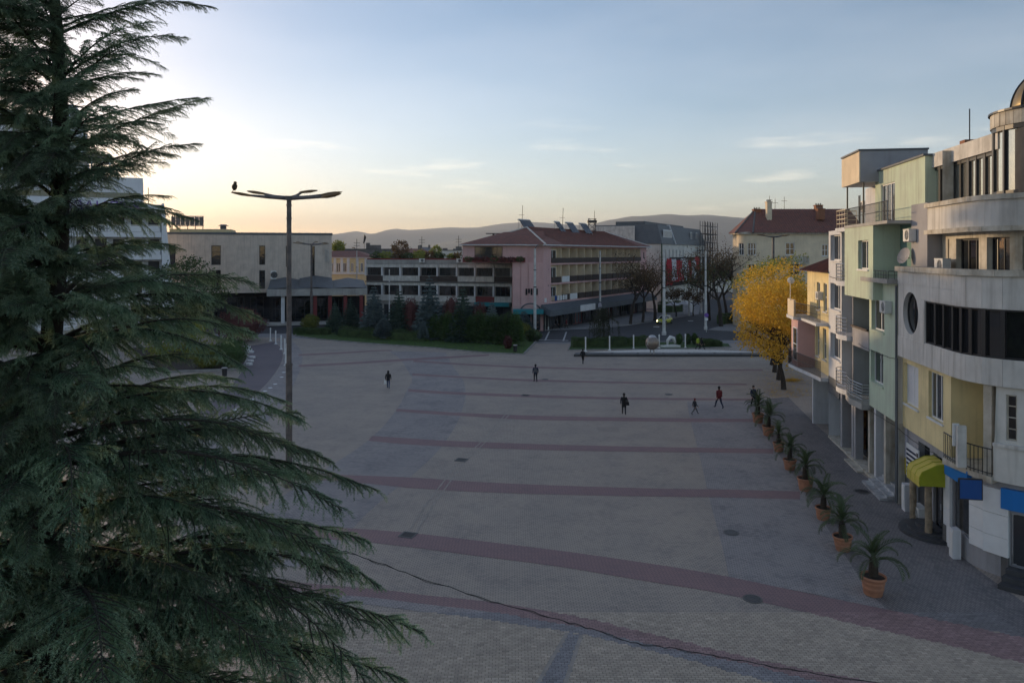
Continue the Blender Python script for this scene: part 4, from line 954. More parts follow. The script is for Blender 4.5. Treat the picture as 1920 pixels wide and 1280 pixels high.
p = MB(); p.quad((UT, -2.3, 17.1), (U1, -2.3, 17.1), (U1, -.4, 16.0), (UT, -.4, 16.0)); p.quad((UT, -2.3, 17.13), (UT, -.4, 16.03), (U1, -.4, 16.03), (U1, -2.3, 17.13)); p.tube([(UT + .1, -.4, 16.0), (UT + .1, -.4, 14.2)], .03, 6); p.tube([(U1 - .1, -.4, 16.0), (U1 - .1, -.4, 14.2)], .03, 6); p.build('terrace_canopy', 'slate_metal', gbld)
w = MB(); w.box(U0 - 2.1, U0 - .02, -3.2, -.62, 11.86, 14.9); w.build('linking_wall', 'grey_plaster', gbld)
p = MB(); p.box(U0 + .3, U0 + .9, -3.8, -3.2, 17.46, 18.15); p.build('chimney', 'brick_chimney', gbld); p = MB(); p.tube([(U0 + .5, -3.5, 18.15), (U0 + .5, -3.5, 19.7)], .03, 5); p.build('antenna', 'dark_metal', gbld)
dsh = empty('satellite_dish', FR.w(U0 + .0, -.35, 12.35), FR.a + R(200), 'grey satellite dish on the green wall beside the stone ledge', 'satellite dish')
p = MB(); p.lathe([(.02, .0), (.2, .02), (.34, .07), (.42, .12)], 24, cap=False); d_ = p.build('bowl', 'grey_plaster', dsh, True); d_.rotation_euler = (R(70), 0, 0)
p = MB(); p.tube([(0, 0, 0), (0, .25, -.1)], .025, 6); p.tube([(0, -.02, -.3), (0, -.45, -.05)], .012, 5); p.build('arm', 'steel', dsh)
aircon(FR, FR.u(1619, -2.1), -2.28, 15.3, .95, .68, .35, 'white air conditioner under the terrace canopy of the green block')
aircon(FR, FR.u(1664, .1), .02, zz(1664, 585), .85, .6, .34, 'white air conditioner beside the middle window of the green block')
aircon(FR, U0 - .35, -.6, 13.1, .8, .6, .34, 'white air conditioner above the satellite dish')
p = MB(); p.tube([(U0 + .02, .07, .1), (U0 + .02, .07, 10.9)], .055, 8); p.build('downpipe', 'slate_metal', gbld)
# arcade below
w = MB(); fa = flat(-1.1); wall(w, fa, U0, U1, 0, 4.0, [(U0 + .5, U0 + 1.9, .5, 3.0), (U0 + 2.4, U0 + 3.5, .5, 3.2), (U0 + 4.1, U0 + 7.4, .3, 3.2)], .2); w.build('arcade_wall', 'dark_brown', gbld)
window(gbld, fa, U0 + .5, U0 + 1.9, .5, 3.0, -.1, 2, 1, 'dark_metal', 'glass', .08, name='shop_door')
window(gbld, fa, U0 + 2.4, U0 + 3.5, .5, 3.2, -.1, 1, 1, 'timber', 'glass_dark', .1, name='entrance_door')
window(gbld, fa, U0 + 4.1, U0 + 7.4, .3, 3.2, -.1, 3, 1, 'timber', 'glass', .08, name='shop_window')
for k, (u_, m_) in enumerate(((U0 + .1, 'cornice_stone'), (U0 + 2.15, 'cornice_stone'), (U0 + 3.8, 'white_plaster'), (U0 + 4.9, 'cornice_stone'), (U0 + 7.7, 'grey_plaster'))):
    p = MB(); p.box(u_ - .16, u_ + .16, -.5, -.05, 0, 4.0); p.build('column', m_, gbld)
p = MB(); p.box(U0 + .3, U0 + 2.0, -1.0, -.5, 3.1, 3.7); p.build('shop_fascia', 'panel_grey', gbld)
for k in range(4):
    z = .13 * (k + 1)
    for j in range(5): p = MB(); p.box(U0 + .3 + j * .62, U0 + .3 + j * .62 + .61, -1.0, .75 - k * .34, .01 + .13 * k, z); p.build('marble_step', 'marble', gbld)
p = MB(); p.box(U0 + 3.5, U0 + 7.9, -1.05, .1, .01, .18); p.box(U0 + 5.2, U0 + 7.9, .1, .5, .01, .1); p.build('step', 'cornice_stone', gbld)

# ---------------------------------------------------------------- white building
wb = FR.empty('white_building', label='narrow white block with curved steel balcony rails and cream box on top', cat='building')
W0, W1 = 18.42, 24.1; WM = FR.u(1578)
floors = [4.2, 7.5, 10.8, 14.0]
for k, z in enumerate(floors[:3]):
    pass
wh = []
for (ya, yb) in ((441, 488), (530, 578), (622, 668)):
    wh.append((FR.u(1576, 0) + .05, FR.u(1557, 0), zz(1557, yb), zz(1557, ya)))
w = MB(); wall(w, f0, WM, W1, 4.2, 14.0, wh, .3); w.quad((W1, -6, 0), (W1, 0, 0), (W1, 0, 14), (W1, -6, 14)); w.quad((WM, 0, 4.2), (WM, -1.4, 4.2), (WM, -1.4, 14), (WM, 0, 14)); w.quad((W0, 0, 14), (W1, 0, 14), (W1, -6, 14), (W0, -6, 14)); w.quad((W1, 0, 4.2), (WM, 0, 4.2), (WM, -2, 4.2), (W1, -2, 4.2)); w.build('wall', 'white_plaster', wb)
for h_ in wh: window(wb, f0, *h_, -.22, 2, 1, 'white_paint', 'glass', .08, 'white_plaster')
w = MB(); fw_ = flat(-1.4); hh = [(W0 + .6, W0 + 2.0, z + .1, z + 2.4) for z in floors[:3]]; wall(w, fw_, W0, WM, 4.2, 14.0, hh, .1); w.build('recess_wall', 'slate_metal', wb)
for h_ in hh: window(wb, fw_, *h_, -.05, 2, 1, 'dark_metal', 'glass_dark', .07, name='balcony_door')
for z in floors:
    u0_, u1_ = W0 + .02, WM + .25
    arcp = [(u0_ + (u1_ - u0_) * k / 8, .02 + .55 * math.sin(math.pi * (.12 + .88 * k / 8)) ** .6) for k in range(9)]
    if z < 14:
        p = MB(); p.prism([(u0_, -1.39)] + arcp + [(u1_, -.02)] if False else ([(u1_, -.01)] + arcp[::-1] + [(u0_, -1.38), (WM - .01, -1.38), (WM - .01, -.01)]), z - .3, z); p.build('balcony_slab', 'white_plaster', wb)
        p = MB(); rail_bars(p, arcp, z, z + 1.05, bars=5, r=.02, step=.9); p.build('balcony_railing', 'steel', wb)
ub_ = FR.u(1566, .3)
p = MB(); p.box(W0 + .2, FR.u(1566, .3), -1.0, .3, 13.85, 14.1); p.build('roof_slab', 'white_plaster', wb)
p = MB(); rail_bars(p, [(W0 + .3, .2), (ub_, .2), (ub_, -1.0)], 14.1, 15.2, bars=4, r=.025, step=.6); p.build('roof_railing', 'cream_plaster', wb)
tbx0, tbx1 = FR.u(1611, -.2), FR.u(1578, -.2)
for k in range(6):
    a, b = tbx0 + (tbx1 - tbx0) * k / 6, tbx0 + (tbx1 - tbx0) * (k + 1) / 6 - .012
    p = MB(); p.box(a, b, -.26, -.2 + rnd.uniform(-.004, .004), 16.75, 18.55); p.build('box_panel', 'cream_plaster', wb)
w = MB(); w.box(tbx0, tbx1, -4, -.27, 16.75, 18.6); w.build('roof_box', 'grey_plaster', wb); w = MB(); w.box(tbx0 - .05, tbx1 + .05, -4.05, -.15, 18.6, 18.7); w.build('roof_edge', 'slate_metal', wb)
w = MB(); w.box(W0 + .1, W1 - 1.2, -6, -2.0, 14.0, 16.75); w.build('top_wall', 'white_plaster', wb); p = MB(); p.tube([(tbx1 - .2, -.5, 14.1), (tbx1 - .2, -.5, 16.75)], .05, 6); p.tube([(tbx0 + .2, -.5, 14.1), (tbx0 + .2, -.5, 16.75)], .05, 6); p.build('post', 'dark_metal', wb)
# shops below
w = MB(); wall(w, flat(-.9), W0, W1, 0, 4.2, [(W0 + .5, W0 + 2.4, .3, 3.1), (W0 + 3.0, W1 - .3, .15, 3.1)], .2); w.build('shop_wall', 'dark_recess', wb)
window(wb, flat(-.9), W0 + .5, W0 + 2.4, .3, 3.1, -.1, 2, 1, 'dark_metal', 'glass', .07, name='shop_window'); window(wb, flat(-.9), W0 + 3.0, W1 - .3, .15, 3.1, -.1, 3, 1, 'dark_metal', 'glass_dark', .07, name='shop_window')
for u_ in (W0 + .2, W0 + 2.7): p = MB(); p.box(u_ - .2, u_ + .2, -.6, -.05, 0, 4.2); p.build('column', 'grey_plaster', wb)
p = MB(); p.box(W0 + 2.95, W1, -.3, .02, 3.1, 4.18); p.build('shop_fascia', 'slate_metal', wb)
for u_, m_ in ((W0 + 2.45, 'headscarf'), (W0 + .45, 'headscarf')):
    if 'headscarf' not in MATS: mat('headscarf', (0.42, 0.20, 0.05), 0.7, 0.9, 3.0, col2=(0.10, 0.02, 0.03))
    p = MB(); p.box(u_ - .12, u_ + .12, -.66, -.63, .6, 3.0); p.box(u_ - .1, u_ + .1, -.89, -.66, .6, 3.0); p.build('shop_poster', 'headscarf', wb)
p = MB(); p.box(W0, W1, -.9, .05, .01, .14); p.build('step', 'cornice_stone', wb)

# ---------------------------------------------------------------- small yellow house with the curved black balcony
yh = FR.empty('yellow_house', label='small yellow and pink house with red tiled roof and curved black balcony', cat='building')
Y0, Y1 = 24.15, 31.5
w = MB(); hh = [(25.6, 26.6, 5.0, 7.2), (27.6, 28.6, 5.0, 7.2), (25.4, 26.4, 8.4, 10.4), (27.4, 28.4, 8.4, 10.4)]
wall(w, flat(-.2), Y0, Y1, 4.0, 11.2, hh, .2); w.quad((Y1, -5, 4), (Y1, -.2, 4), (Y1, -.2, 11.2), (Y1, -5, 11.2)); w.quad((Y1, -.2, 4.0), (Y0, -.2, 4.0), (Y0, -3, 4), (Y1, -3, 4)); w.build('wall', 'yellow_plaster', yh)
for h_ in hh: window(yh, flat(-.2), *h_, -.12, 2, 2, 'white_paint', 'glass', .07, 'white_plaster')
p = MB(); p.hexa([(Y0, -6, 11.2), (Y1 + .6, -6, 11.2), (Y1 + .6, .5, 11.2), (Y0, .5, 11.2), (Y0, -6, 13.4), (Y1 - 1, -6, 13.4), (Y1 - 2.5, -3.2, 12.7), (Y0, -3.2, 12.7)]); ro = p.build('roof', 'roof_tile_red', yh)
for k in range(9):
    p = MB(); u_ = Y0 + .2 + k * .8; p.tube([(u_, .5, 11.26), (u_ - .1, -3.2, 12.74)], .06, 5); p.build('tile_ridge', 'roof_tile_red', ro)
w = MB(); w.box(29.0, 31.4, -.19, 1.0, 4.0, 7.5); w.build('pink_bay', 'pink_plaster', yh); window(yh, flat(1.0), 29.2, 30.6, 4.4, 6.9, .05, 1, 2, 'white_paint', 'glass', .08, name='bay_window')
cp = [(Y0 + .05, .5), (26.5, .75), (29, 1.1), (31, 1.3), (32, .9)]
p = MB(); p.prism([(32, -.19)] + cp[::-1] + [(Y0 + .05, -.19)], 3.75, 4.0); p.build('balcony_slab', 'white_plaster', yh); p = MB(); rail_bars(p, cp, 4.0, 5.1, bars=2, r=.02, step=.13); p.build('balcony_railing', 'dark_metal', yh)
p = MB(); p.box(29.2, 31.8, -.18, 1.3, 7.52, 7.75); p.build('balcony_slab', 'white_plaster', yh); p = MB(); rail_bars(p, [(24.3, .5), (26.5, .75), (29.1, 1.2)], 7.75, 8.8, bars=2, r=.02, step=.16); p.build('balcony_railing', 'dark_metal', yh); p = MB(); p.box(24.2, 29.2, -.18, .8, 7.52, 7.72); p.build('balcony_slab', 'white_plaster', yh)
p = MB(); p.box(29.3, 31.6, 1.1, 1.25, 7.76, 9.0); p.build('balcony_panel', 'cream_plaster', yh)
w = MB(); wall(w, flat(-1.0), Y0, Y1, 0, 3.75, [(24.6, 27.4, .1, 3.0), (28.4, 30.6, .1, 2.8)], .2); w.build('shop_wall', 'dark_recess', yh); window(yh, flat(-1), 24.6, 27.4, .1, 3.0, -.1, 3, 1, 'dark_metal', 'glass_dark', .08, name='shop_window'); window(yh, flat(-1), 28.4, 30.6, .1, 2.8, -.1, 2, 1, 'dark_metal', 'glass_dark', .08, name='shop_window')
p = MB(); p.box(28.2, 28.5, -1, .1, 0, 3.75); p.build('column', 'white_plaster', yh)
dsh = empty('satellite_dish', FR.w(30.2, 1.3, 8.9), FR.a + R(60), 'white satellite dish on a mast above the yellow house balcony', 'satellite dish')
p = MB(); p.lathe([(.02, 0), (.13, .02), (.22, .05), (.27, .09)], 20, cap=False); d_ = p.build('bowl', 'plastic_white', dsh, True); d_.location = (0, 0, 1.5); d_.rotation_euler = (R(75), 0, 0)
p = MB(); p.tube([(0, .05, 0), (0, .05, 1.55)], .03, 6); p.build('mast', 'steel', dsh)
aircon(FR, 26.95, -.18, 9.2, .8, .55, .32, 'white air conditioner on the yellow house wall above the balcony')
# ------------------------------------------------------------------ buildings across the square
def cf(px, Y): return Frame((px - 960) / F * Y, Y, math.pi)
def body(mb, u0, u1, z0, z1, v1, back, mi=0, top=True):
    """sides, back and roof behind a wall face at v1"""
    mb.quad((u0, v1, z0), (u0, back, z0), (u0, back, z1), (u0, v1, z1), mi); mb.quad((u1, back, z0), (u1, v1, z0), (u1, v1, z1), (u1, back, z1), mi)
    mb.quad((u0, back, z0), (u1, back, z0), (u1, back, z1), (u0, back, z1), mi)
    if top: mb.quad((u0, v1, z1), (u1, v1, z1), (u1, back, z1), (u0, back, z1), mi)

# ---- hotel
HF = Frame((303 - 960) / F * 112, 112, math.pi + R(26)); hs0 = 112 / F
ht = HF.empty('hotel', label='white stepped hotel tower with rows of balconies behind the cedar', cat='building')
hz = lambda y: H - (y - CY) * hs0
hu = lambda px: HF.u(px)
HW = hu(-160); zt = hz(384)
w = MB(); body(w, 0, HW, 0, zt, -1.6, -16); wall(w, flat(-1.6), 0, HW, 0, zt, (), .1); w.quad((0, 0, hz(408)), (HW, 0, hz(408)), (HW, -1.6, hz(408)), (0, -1.6, hz(408)))
wall(w, flat(0), 0, HW, hz(400), zt, ()); w.quad((0, 0, zt), (HW, 0, zt), (HW, -1.6, zt), (0, -1.6, zt)); w.build('wall', 'hotel_white', ht)
p = MB(); p.box(0.02, HW, -.02, .08, hz(408), hz(399)); p.build('parapet_band', 'concrete_dark', ht)
p = MB(); p.hexa([(-.05, -15, 0), (-2.2, -15, 0), (-2.2, .9, 0), (-.05, .9, 0), (0.0, -15, zt + .2), (-.35, -15, zt + .2), (-.35, .25, zt + .2), (0.0, .25, zt + .2)]); p.build('gable_wall', 'hotel_white', ht)
bay = 29.3 * hs0
for fl in range(5):
    zs_ = hz(445 + 41.6 * fl)
    p = MB(); p.box(.02, HW, -1.58, .35, zs_, zs_ + .75); p.build('balcony_slab', 'hotel_white', ht)
    nb_ = 11 if fl < 3 else 13
    for b in range(nb_):
        u = .15 + b * bay
        p = MB(); p.box(u + .08, u + bay - .08, .3, .37, zs_ + .78, zs_ + 1.65); p.build('balcony_front', 'hotel_white', ht)
        p = MB(); p.box(u + .02, u + bay - .02, .3, .36, zs_ + 1.72, zs_ + 1.8); p.build('hand_rail', 'steel', ht)
        p = MB(); p.hexa([(u + bay - .06, -1.58, zs_ + .75), (u + bay + .06, -1.58, zs_ + .75), (u + bay + .06, .28, zs_ + .75), (u + bay - .06, .28, zs_ + .75), (u + bay - .06, -1.58, zs_ + 3.3), (u + bay + .06, -1.58, zs_ + 3.3), (u + bay + .06, -.6, zs_ + 3.1), (u + bay - .06, -.6, zs_ + 3.1)]); p.build('partition', 'hotel_white', ht)
        window(ht, flat(-1.58), u + .15, u + 1.65, zs_ + .8, zs_ + 3.05, .06, 2, 1, 'dark_metal', 'grille_dark', .07, name='balcony_door')
w = MB(); w.box(hu(268), HW, -14, -2.2, zt, hz(333)); w.build('upper_block', 'hotel_white', ht)
p = MB(); p.box(hu(268) + .3, HW, -2.22, -2.12, hz(372), hz(362)); p.build('window_band', 'glass_dark', ht)
w = MB(); w.hexa([(hu(158), -14, hz(334)), (HW, -14, hz(334)), (HW, -4, hz(334)), (hu(158), -4, hz(334)), (hu(150), -14, hz(238)), (HW, -14, hz(195)), (HW, -4, hz(195)), (hu(150), -4, hz(238))]); w.build('tower', 'hotel_white', ht)
p = MB(); p.box(hu(208), hu(100), -10, -1.5, hz(300), hz(292)); p.build('canopy_slab', 'concrete_dark', ht)
for px in (205, 190, 170): p = MB(); p.tube([(hu(px), -2, hz(334)), (hu(px), -2, hz(300))], .12, 6); p.build('canopy_post', 'hotel_white', ht)
p = MB(); p.lathe([(1.25, hz(240)), (1.25, hz(206)), (.9, hz(198)), (.2, hz(194))], 20, (hu(123), -7, 0)); p.build('roof_tank', 'hotel_white', ht, True)
p = MB(); p.tube([(hu(278), -5, zt), (hu(278), -5, hz(348))], .06, 5); p.build('antenna', 'dark_metal', ht)
for k in range(4): window(ht, flat(-4), hu(140 - k * 22), hu(140 - k * 22) + 1.1, hz(326), hz(308), .06, 1, 1, 'white_paint', 'glass_dark', .08)
tx = bpy.data.curves.new('hotel_lettering', 'FONT'); tx.body = 'КАЗАНЛЪК'; tx.size = 2.1; tx.extrude = .08; tx.align_x = 'RIGHT'; tx.materials.append(MATS['purple_letter'])
_t = bpy.data.objects.new('tmp_text', tx); C.objects.link(_t); _me = bpy.data.meshes.new_from_object(_t.evaluated_get(bpy.context.evaluated_depsgraph_get())); bpy.data.objects.remove(_t)
to = link('lettering', _me, ht); to.location = (hu(268), .15, hz(399)); to.rotation_euler = (R(90), 0, R(180))

# ---- theatre
TF = Frame((622 - 960) / F * 140, 140, math.pi + R(15)); ts_ = 140 / F
th = TF.empty('theatre', label='windowless beige stone-clad theatre block with dark upright windows', cat='building')
tz = lambda y: H - (y - CY) * ts_
tu = lambda px: TF.u(px)
TW = tu(250)
hol = [(tu(b), tu(a), tz(d), tz(c)) for a, b, c, d in ((396, 414, 461, 496), (396, 414, 505, 541), (486, 497, 461, 496), (486, 497, 506, 540), (308, 329, 460, 500), (584, 590, 462, 520), (536, 545, 461, 500))]
w = MB(); wall(w, flat(0), 0, TW, tz(547), tz(440), hol, .35); body(w, 0, TW, 0, tz(440), 0, -26); w.quad((0, 0, tz(547)), (TW, 0, tz(547)), (TW, -4, tz(547)), (0, -4, tz(547))); w.build('wall', 'travertine', th)
for h_ in hol: window(th, flat(0), *h_, -.28, 1, 3, 'black_frame', 'glass_dark', .1)
p = MB(); p.box(-.15, TW, -26, .12, tz(441), tz(437)); p.build('roof_edge', 'slate_metal', th)
cols_ = [0] + [tu(x) for x in (590, 545, 498, 456, 415, 372, 330, 290)]
rows_ = [tz(547), tz(503), tz(460), tz(441.5)]
for a, b in zip(cols_, cols_[1:]):
    n = max(1, round((b - a) / 1.45))
    for k in range(n):
        x0, x1 = a + (b - a) * k / n, a + (b - a) * (k + 1) / n - .02
        for c, d in zip(rows_, rows_[1:]):
            if any(x1 > h_[0] - .02 and x0 < h_[1] + .02 and d > h_[2] and c < h_[3] for h_ in hol): continue
            p = MB(); p.box(x0, x1, .003, .04 + rnd.uniform(-.01, .01), c, d - .025); p.build('cladding_panel', 'travertine', th)
for k in range(6): p = MB(); p.box(tu(617) + k * .14, tu(617) + k * .14 + .07, .05, .14, tz(491), tz(468)); p.build('louvre', 'panel_grey', th)
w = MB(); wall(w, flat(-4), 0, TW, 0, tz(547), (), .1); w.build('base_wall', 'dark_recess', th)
for k in range(7): window(th, flat(-3.9), 2 + k * 4.6, 5.6 + k * 4.6, .4, 4.4, .0, 3, 1, 'dark_metal', 'glass_dark', .1, name='foyer_window')
w = MB(); w.box(tu(430), tu(312), -12, -3, tz(437), tz(430.5)); w.build('roof_block', 'yellow_old', th)
p = MB(); p.tube([(tu(414), -4, tz(430)), (tu(414), -4, tz(424))], .55, 10); p.lathe([(.2, 0), (1.0, .0), (.5, .25)], 12, (tu(414), -4, tz(424))); p.build('roof_vent', 'slate_metal', th)
bo = TF.empty('roof_billboard', label='weathered steel billboard frame on the theatre roof', cat='billboard')
for k in range(7): p = MB(); a = tu(376.5) + k * 5.55 / 7; p.box(a, a + .74, -3.6, -3.5, tz(424), tz(408)); p.build('panel', 'concrete_dark', bo)
p = MB()
for k in range(5): p.tube([(tu(375) + k * 1.3, -3.65, tz(433)), (tu(375) + k * 1.3, -3.65, tz(406.5))], .07, 5)
for y in (407, 416, 425): p.tube([(tu(377), -3.65, tz(y)), (tu(321), -3.65, tz(y))], .06, 5)
p.build('frame', 'dark_metal', bo)
# entrance wing with the folded canopy
wg = TF.empty('theatre_porch', label='low theatre porch with folded grey roof, pale fascia and red columns', cat='porch')
PV = 10.0; ps = (140 - PV) / F
pu = lambda px: TF.uz(px, 0, PV)[0]; pz = lambda y: H - (y - CY) * ps
p = MB(); p.hexa([(pu(500), -.02 + 0, pz(548)), (pu(688), 0, pz(548)), (pu(688), PV, pz(554)), (pu(500), PV, pz(554)), (pu(500), 0, pz(541)), (pu(688), 0, pz(541)), (pu(688), PV, pz(541)), (pu(500), PV, pz(541))]); p.build('fascia', 'concrete', wg)
for a, b, ya, yb in ((502, 560, 538, 522), (560, 625, 538, 519), (625, 688, 539, 524)):
    p = MB(); xm = (pu(a) + pu(b)) / 2; z0, z1 = pz(540.8), pz(yb)
    p.quad((pu(a), PV - .1, z0), (xm, PV - .1, z0 + .2), (xm, 1, z1), (pu(a), 1, z1 - .5)); p.quad((xm, PV - .1, z0 + .2), (pu(b), PV - .1, z0), (pu(b), 1, z1 - .5), (xm, 1, z1)); p.quad((pu(a), 1, z1 - .5), (xm, 1, z1), (pu(b), 1, z1 - .5), (xm, 1, z0)); p.build('roof_fold', 'slate_metal', wg)
for px, m_ in ((530, 'white_plaster'), (591, 'red_paint'), (619, 'red_paint'), (648, 'red_paint'), (678, 'red_paint')):
    p = MB(); u = pu(px); p.box(u - .3, u + .3, PV - 1.2, PV - .6, .12, pz(554)); p.build('column', m_, wg)
for a, b in ((505, 528), (534, 588), (594, 616), (622, 646)): window(wg, flat(2.0), pu(b), pu(a), .4, 4.4, 0, 3, 2, 'dark_metal', 'glass_dark', .12, name='porch_window')
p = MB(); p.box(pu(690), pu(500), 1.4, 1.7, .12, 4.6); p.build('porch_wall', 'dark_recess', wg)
for k in range(3): p = MB(); p.box(pu(660), pu(500), PV - 1.5 + k * .6, PV - .9 + k * .6, .125, .62 - k * .16); p.build('step', 'concrete', wg)
aircon(TF, tu(513), .05, tz(522), 1.0, 1.5, .5, 'tall white double-fan air conditioner on the theatre wall above the porch')

# ---- old yellow house behind
OF = cf(692, 178); os_ = 178 / F
oh = OF.empty('old_yellow_house', label='old yellow house with white pilasters and dark red hip roof behind the theatre', cat='building')
oz = lambda y: H - (y - CY) * os_; ou = lambda px: (692 - px) * os_
hh = [(ou(b), ou(a), oz(510), oz(493)) for a, b in ((620, 625), (631, 638), (643, 650), (658, 663), (676, 681))]
w = MB(); wall(w, flat(0), 0, ou(600), 0, oz(483), hh, .2); body(w, 0, ou(600), 0, oz(483), 0, -12); w.build('wall', 'yellow_old', oh)
for h_ in hh: window(oh, flat(0), *h_, -.12, 2, 1, 'white_paint', 'glass_dark', .1)
for px in (628, 641, 653, 670, 686): p = MB(); p.box(ou(px) - .3, ou(px) + .3, .003, .15, oz(511), oz(484)); p.build('pilaster', 'white_plaster', oh)
p = MB(); p.box(-.2, ou(600), -.1, .35, oz(484), oz(482)); p.box(-.2, ou(600), .003, .25, oz(514), oz(511)); p.build('cornice', 'white_plaster', oh)
p = MB(); a, b = -.6, ou(600); p.hexa([(a, -12, oz(482)), (b, -12, oz(482)), (b, .6, oz(482)), (a, .6, oz(482)), (4, -7, oz(470)), (b, -7, oz(470)), (b, -5, oz(470)), (4, -5, oz(470))]); p.build('roof', 'roof_tile_red', oh)

# ---- white-framed office block
a_, b_ = Vector(P(961, 0, 130)[:2]), Vector(P(686.5, 0, 138)[:2])
OFr = Frame(a_.x, a_.y, math.atan2(b_.y - a_.y, b_.x - a_.x)); OW = (b_ - a_).length
ob = OFr.empty('office_block', label='three-storey grey concrete office block with eight window bays and rooftop garden', cat='building')
oz2 = lambda y: H - (y - CY) * 130 / F
eb = [OFr.u(x) for x in (960, 927, 892, 858, 821.5, 787.5, 752, 718, 687)]
w = MB(); wall(w, flat(0), 0, OW, oz2(496), oz2(487.5), ()); body(w, 0, OW, 0, oz2(487.5), -.35, -14); w.quad((0, 0, oz2(487.5)), (OW, 0, oz2(487.5)), (OW, -.35, oz2(487.5)), (0, -.35, oz2(487.5))); w.quad((0, 0, oz2(496)), (OW, 0, oz2(496)), (OW, -.4, oz2(496)), (0, -.4, oz2(496))); wall(w, flat(-.35), 0, OW, 0, oz2(495), ()); w.build('wall', 'concrete', ob)
dark_bays = {0, 3, 4, 7}
for k, (a, b) in enumerate(zip(eb, eb[1:])):
    p = MB(); p.box(a + .03, b - .03, -.3, .06, oz2(502.5), oz2(496.5)); p.build('lintel_panel', 'panel_grey', ob)
    window(ob, flat(-.3), a + .35, b - .2, oz2(518), oz2(502.6), .06, 3, 1, 'dark_metal', 'glass_dark' if k % 3 else 'glass', .07)
    p = MB(); p.box(a + .03, b - .03, -.3, .1, oz2(529), oz2(519)); p.build('sill_panel', 'dark_brown' if k in dark_bays else 'panel_grey', ob)
    p = MB(); p.box(a + .03, b - .03, -.3, .06, oz2(537.5), oz2(532)); p.build('lintel_panel', 'panel_grey', ob)
    window(ob, flat(-.3), a + .35, b - .2, oz2(556), oz2(537.6), .06, 3, 1, 'dark_metal', 'glass_dark', .07)
    p = MB(); p.box(a + .03, b - .03, -.3, .1, oz2(568), oz2(557)); p.build('sill_panel', 'panel_grey' if k != 1 else 'red_paint', ob)
    window(ob, flat(-.3), a + .3, b - .1, .3, 3.2, .06, 2, 1, 'dark_metal', 'glass', .08, name='shop_window')
for k, e in enumerate(eb):
    p = MB(); p.box(e - .02 if k == 0 else e - .0, e + .3, -.3, .14, oz2(519), oz2(502.6)); p.build('pier', 'white_plaster', ob)
    p = MB(); p.box(e, e + .3, -.3, .14, oz2(557), oz2(537.6)); p.build('pier', 'white_plaster', ob)
p = MB(); p.box(-.1, OW + .1, -.3, .2, oz2(532), oz2(529.5)); p.build('slab_edge', 'concrete_dark', ob)
p = MB(); p.box(0, OW, -1.0, -.4, oz2(487.5), oz2(485)); p.build('roof_planter', 'red_paint', ob)
for px, lb in ((792, 'white air conditioner on the office parapet, the one farthest from the pink wall'), (862, 'white air conditioner on the office parapet, middle of three'), (898, 'white air conditioner on the office parapet, nearest the pink wall')): aircon(OFr, OFr.u(px), .02, oz2(492.5), 1.0, .7, .35, lb)
p = MB(); p.box(.2, 6.5, -.2, 1.6, 3.3, 3.95); p.build('teal_awning', 'teal_awning', ob)

# ---- pink building with the long balconied side
PA, PB = Vector((5.06, 120.0)), Vector((28.8, 160.0)); pl_ = (PB - PA).length
PF = Frame(PB.x, PB.y, math.atan2(PA.y - PB.y, PA.x - PB.x))
pk = PF.empty('pink_building', label='pink building with red hip roof and a long side of recessed balconies', cat='building')
ZE = 13.8; L = pl_
pzz = lambda y: H - (y - CY) * 120 / F
BK = -1.5
w = MB(); wall(w, flat(0), L - 2.6, L, 3.2, ZE - .05, [(L - 2.2, L - 2.0, 5, 12)] if False else (), .1); wall(w, flat(0), 0, 3.4, 3.2, ZE - .05, [(1.0, 1.9, 11.3, 12.8), (1.0, 1.9, 8.0, 9.5)], .2)
for z0, z1 in ((3.2, 4.6), (7.35, 7.65), (10.6, 10.9), (13.45, ZE - .05)): wall(w, flat(0), 3.4, L - 2.6, z0, z1, ()); w.quad((3.4, 0, z1), (L - 2.6, 0, z1), (L - 2.6, BK, z1), (3.4, BK, z1)); w.quad((3.4, BK, z0), (L - 2.6, BK, z0), (L - 2.6, 0, z0), (3.4, 0, z0))
body(w, 0, L, 0, 10.85, 0, -4.5); body(w, 0, L, 10.85, ZE - .05, 0, -13.5); w.quad((0, 0, 10.85), (0, -13.5, 10.85), (L, -13.5, 10.85), (L, 0, 10.85)); w.build('wall', 'pink_plaster', pk)
for z in (11.3, 8.0): window(pk, flat(0), 1.0, 1.9, z, z + 1.5, -.12, 1, 1, 'white_paint', 'glass_dark', .08)
w = MB(); wall(w, flat(BK), 3.4, L - 2.6, 3.2, ZE, ()); w.build('balcony_wall', 'cream_plaster', pk)
nb_ = 12; bw_ = (L - 2.6 - 3.4 - 3.8) / nb_
for fi, (z0, z1) in enumerate(((4.6, 7.35), (7.65, 10.6), (10.9, 13.45))):
    for k in range(nb_ + 1):
        u = 3.4 + k * bw_; p = MB(); p.box(u, u + .14, BK + .01, -.03, z0 + .005, z1 - .005); p.build('partition', 'cream_plaster', pk)
    for k in range(nb_):
        u = 3.4 + k * bw_
        window(pk, flat(BK), u + .5, u + bw_ - .5, z0 + .05, z1 - .35, .06, 2, 1, 'white_paint', ('curtain', 'glass', 'curtain')[(k * 7 + fi * 3) % 3], .08, name='balcony_door')
        if fi < 2: p = MB(); p.box(u + .2, u + bw_ - .1, -.02, .1, z0 + .02, z0 + 1.0); p.build('balcony_front', ('dark_brown', 'dark_brown', 'white_paint')[(k * 5 + fi) % 3] if k > 8 else 'dark_brown', pk)
    uu = 3.4 + nb_ * bw_
    window(pk, flat(BK + .7), uu + .6, L - 3.2, z0 + .7, z1 - .4, .06, 2, 1, 'white_paint', 'glass', .08)
    p = MB(); p.box(uu + .16, L - 2.62, BK + .02, BK + .7, z0 + .003, z1 - .003); p.build('bay_wall', 'cream_plaster', pk)
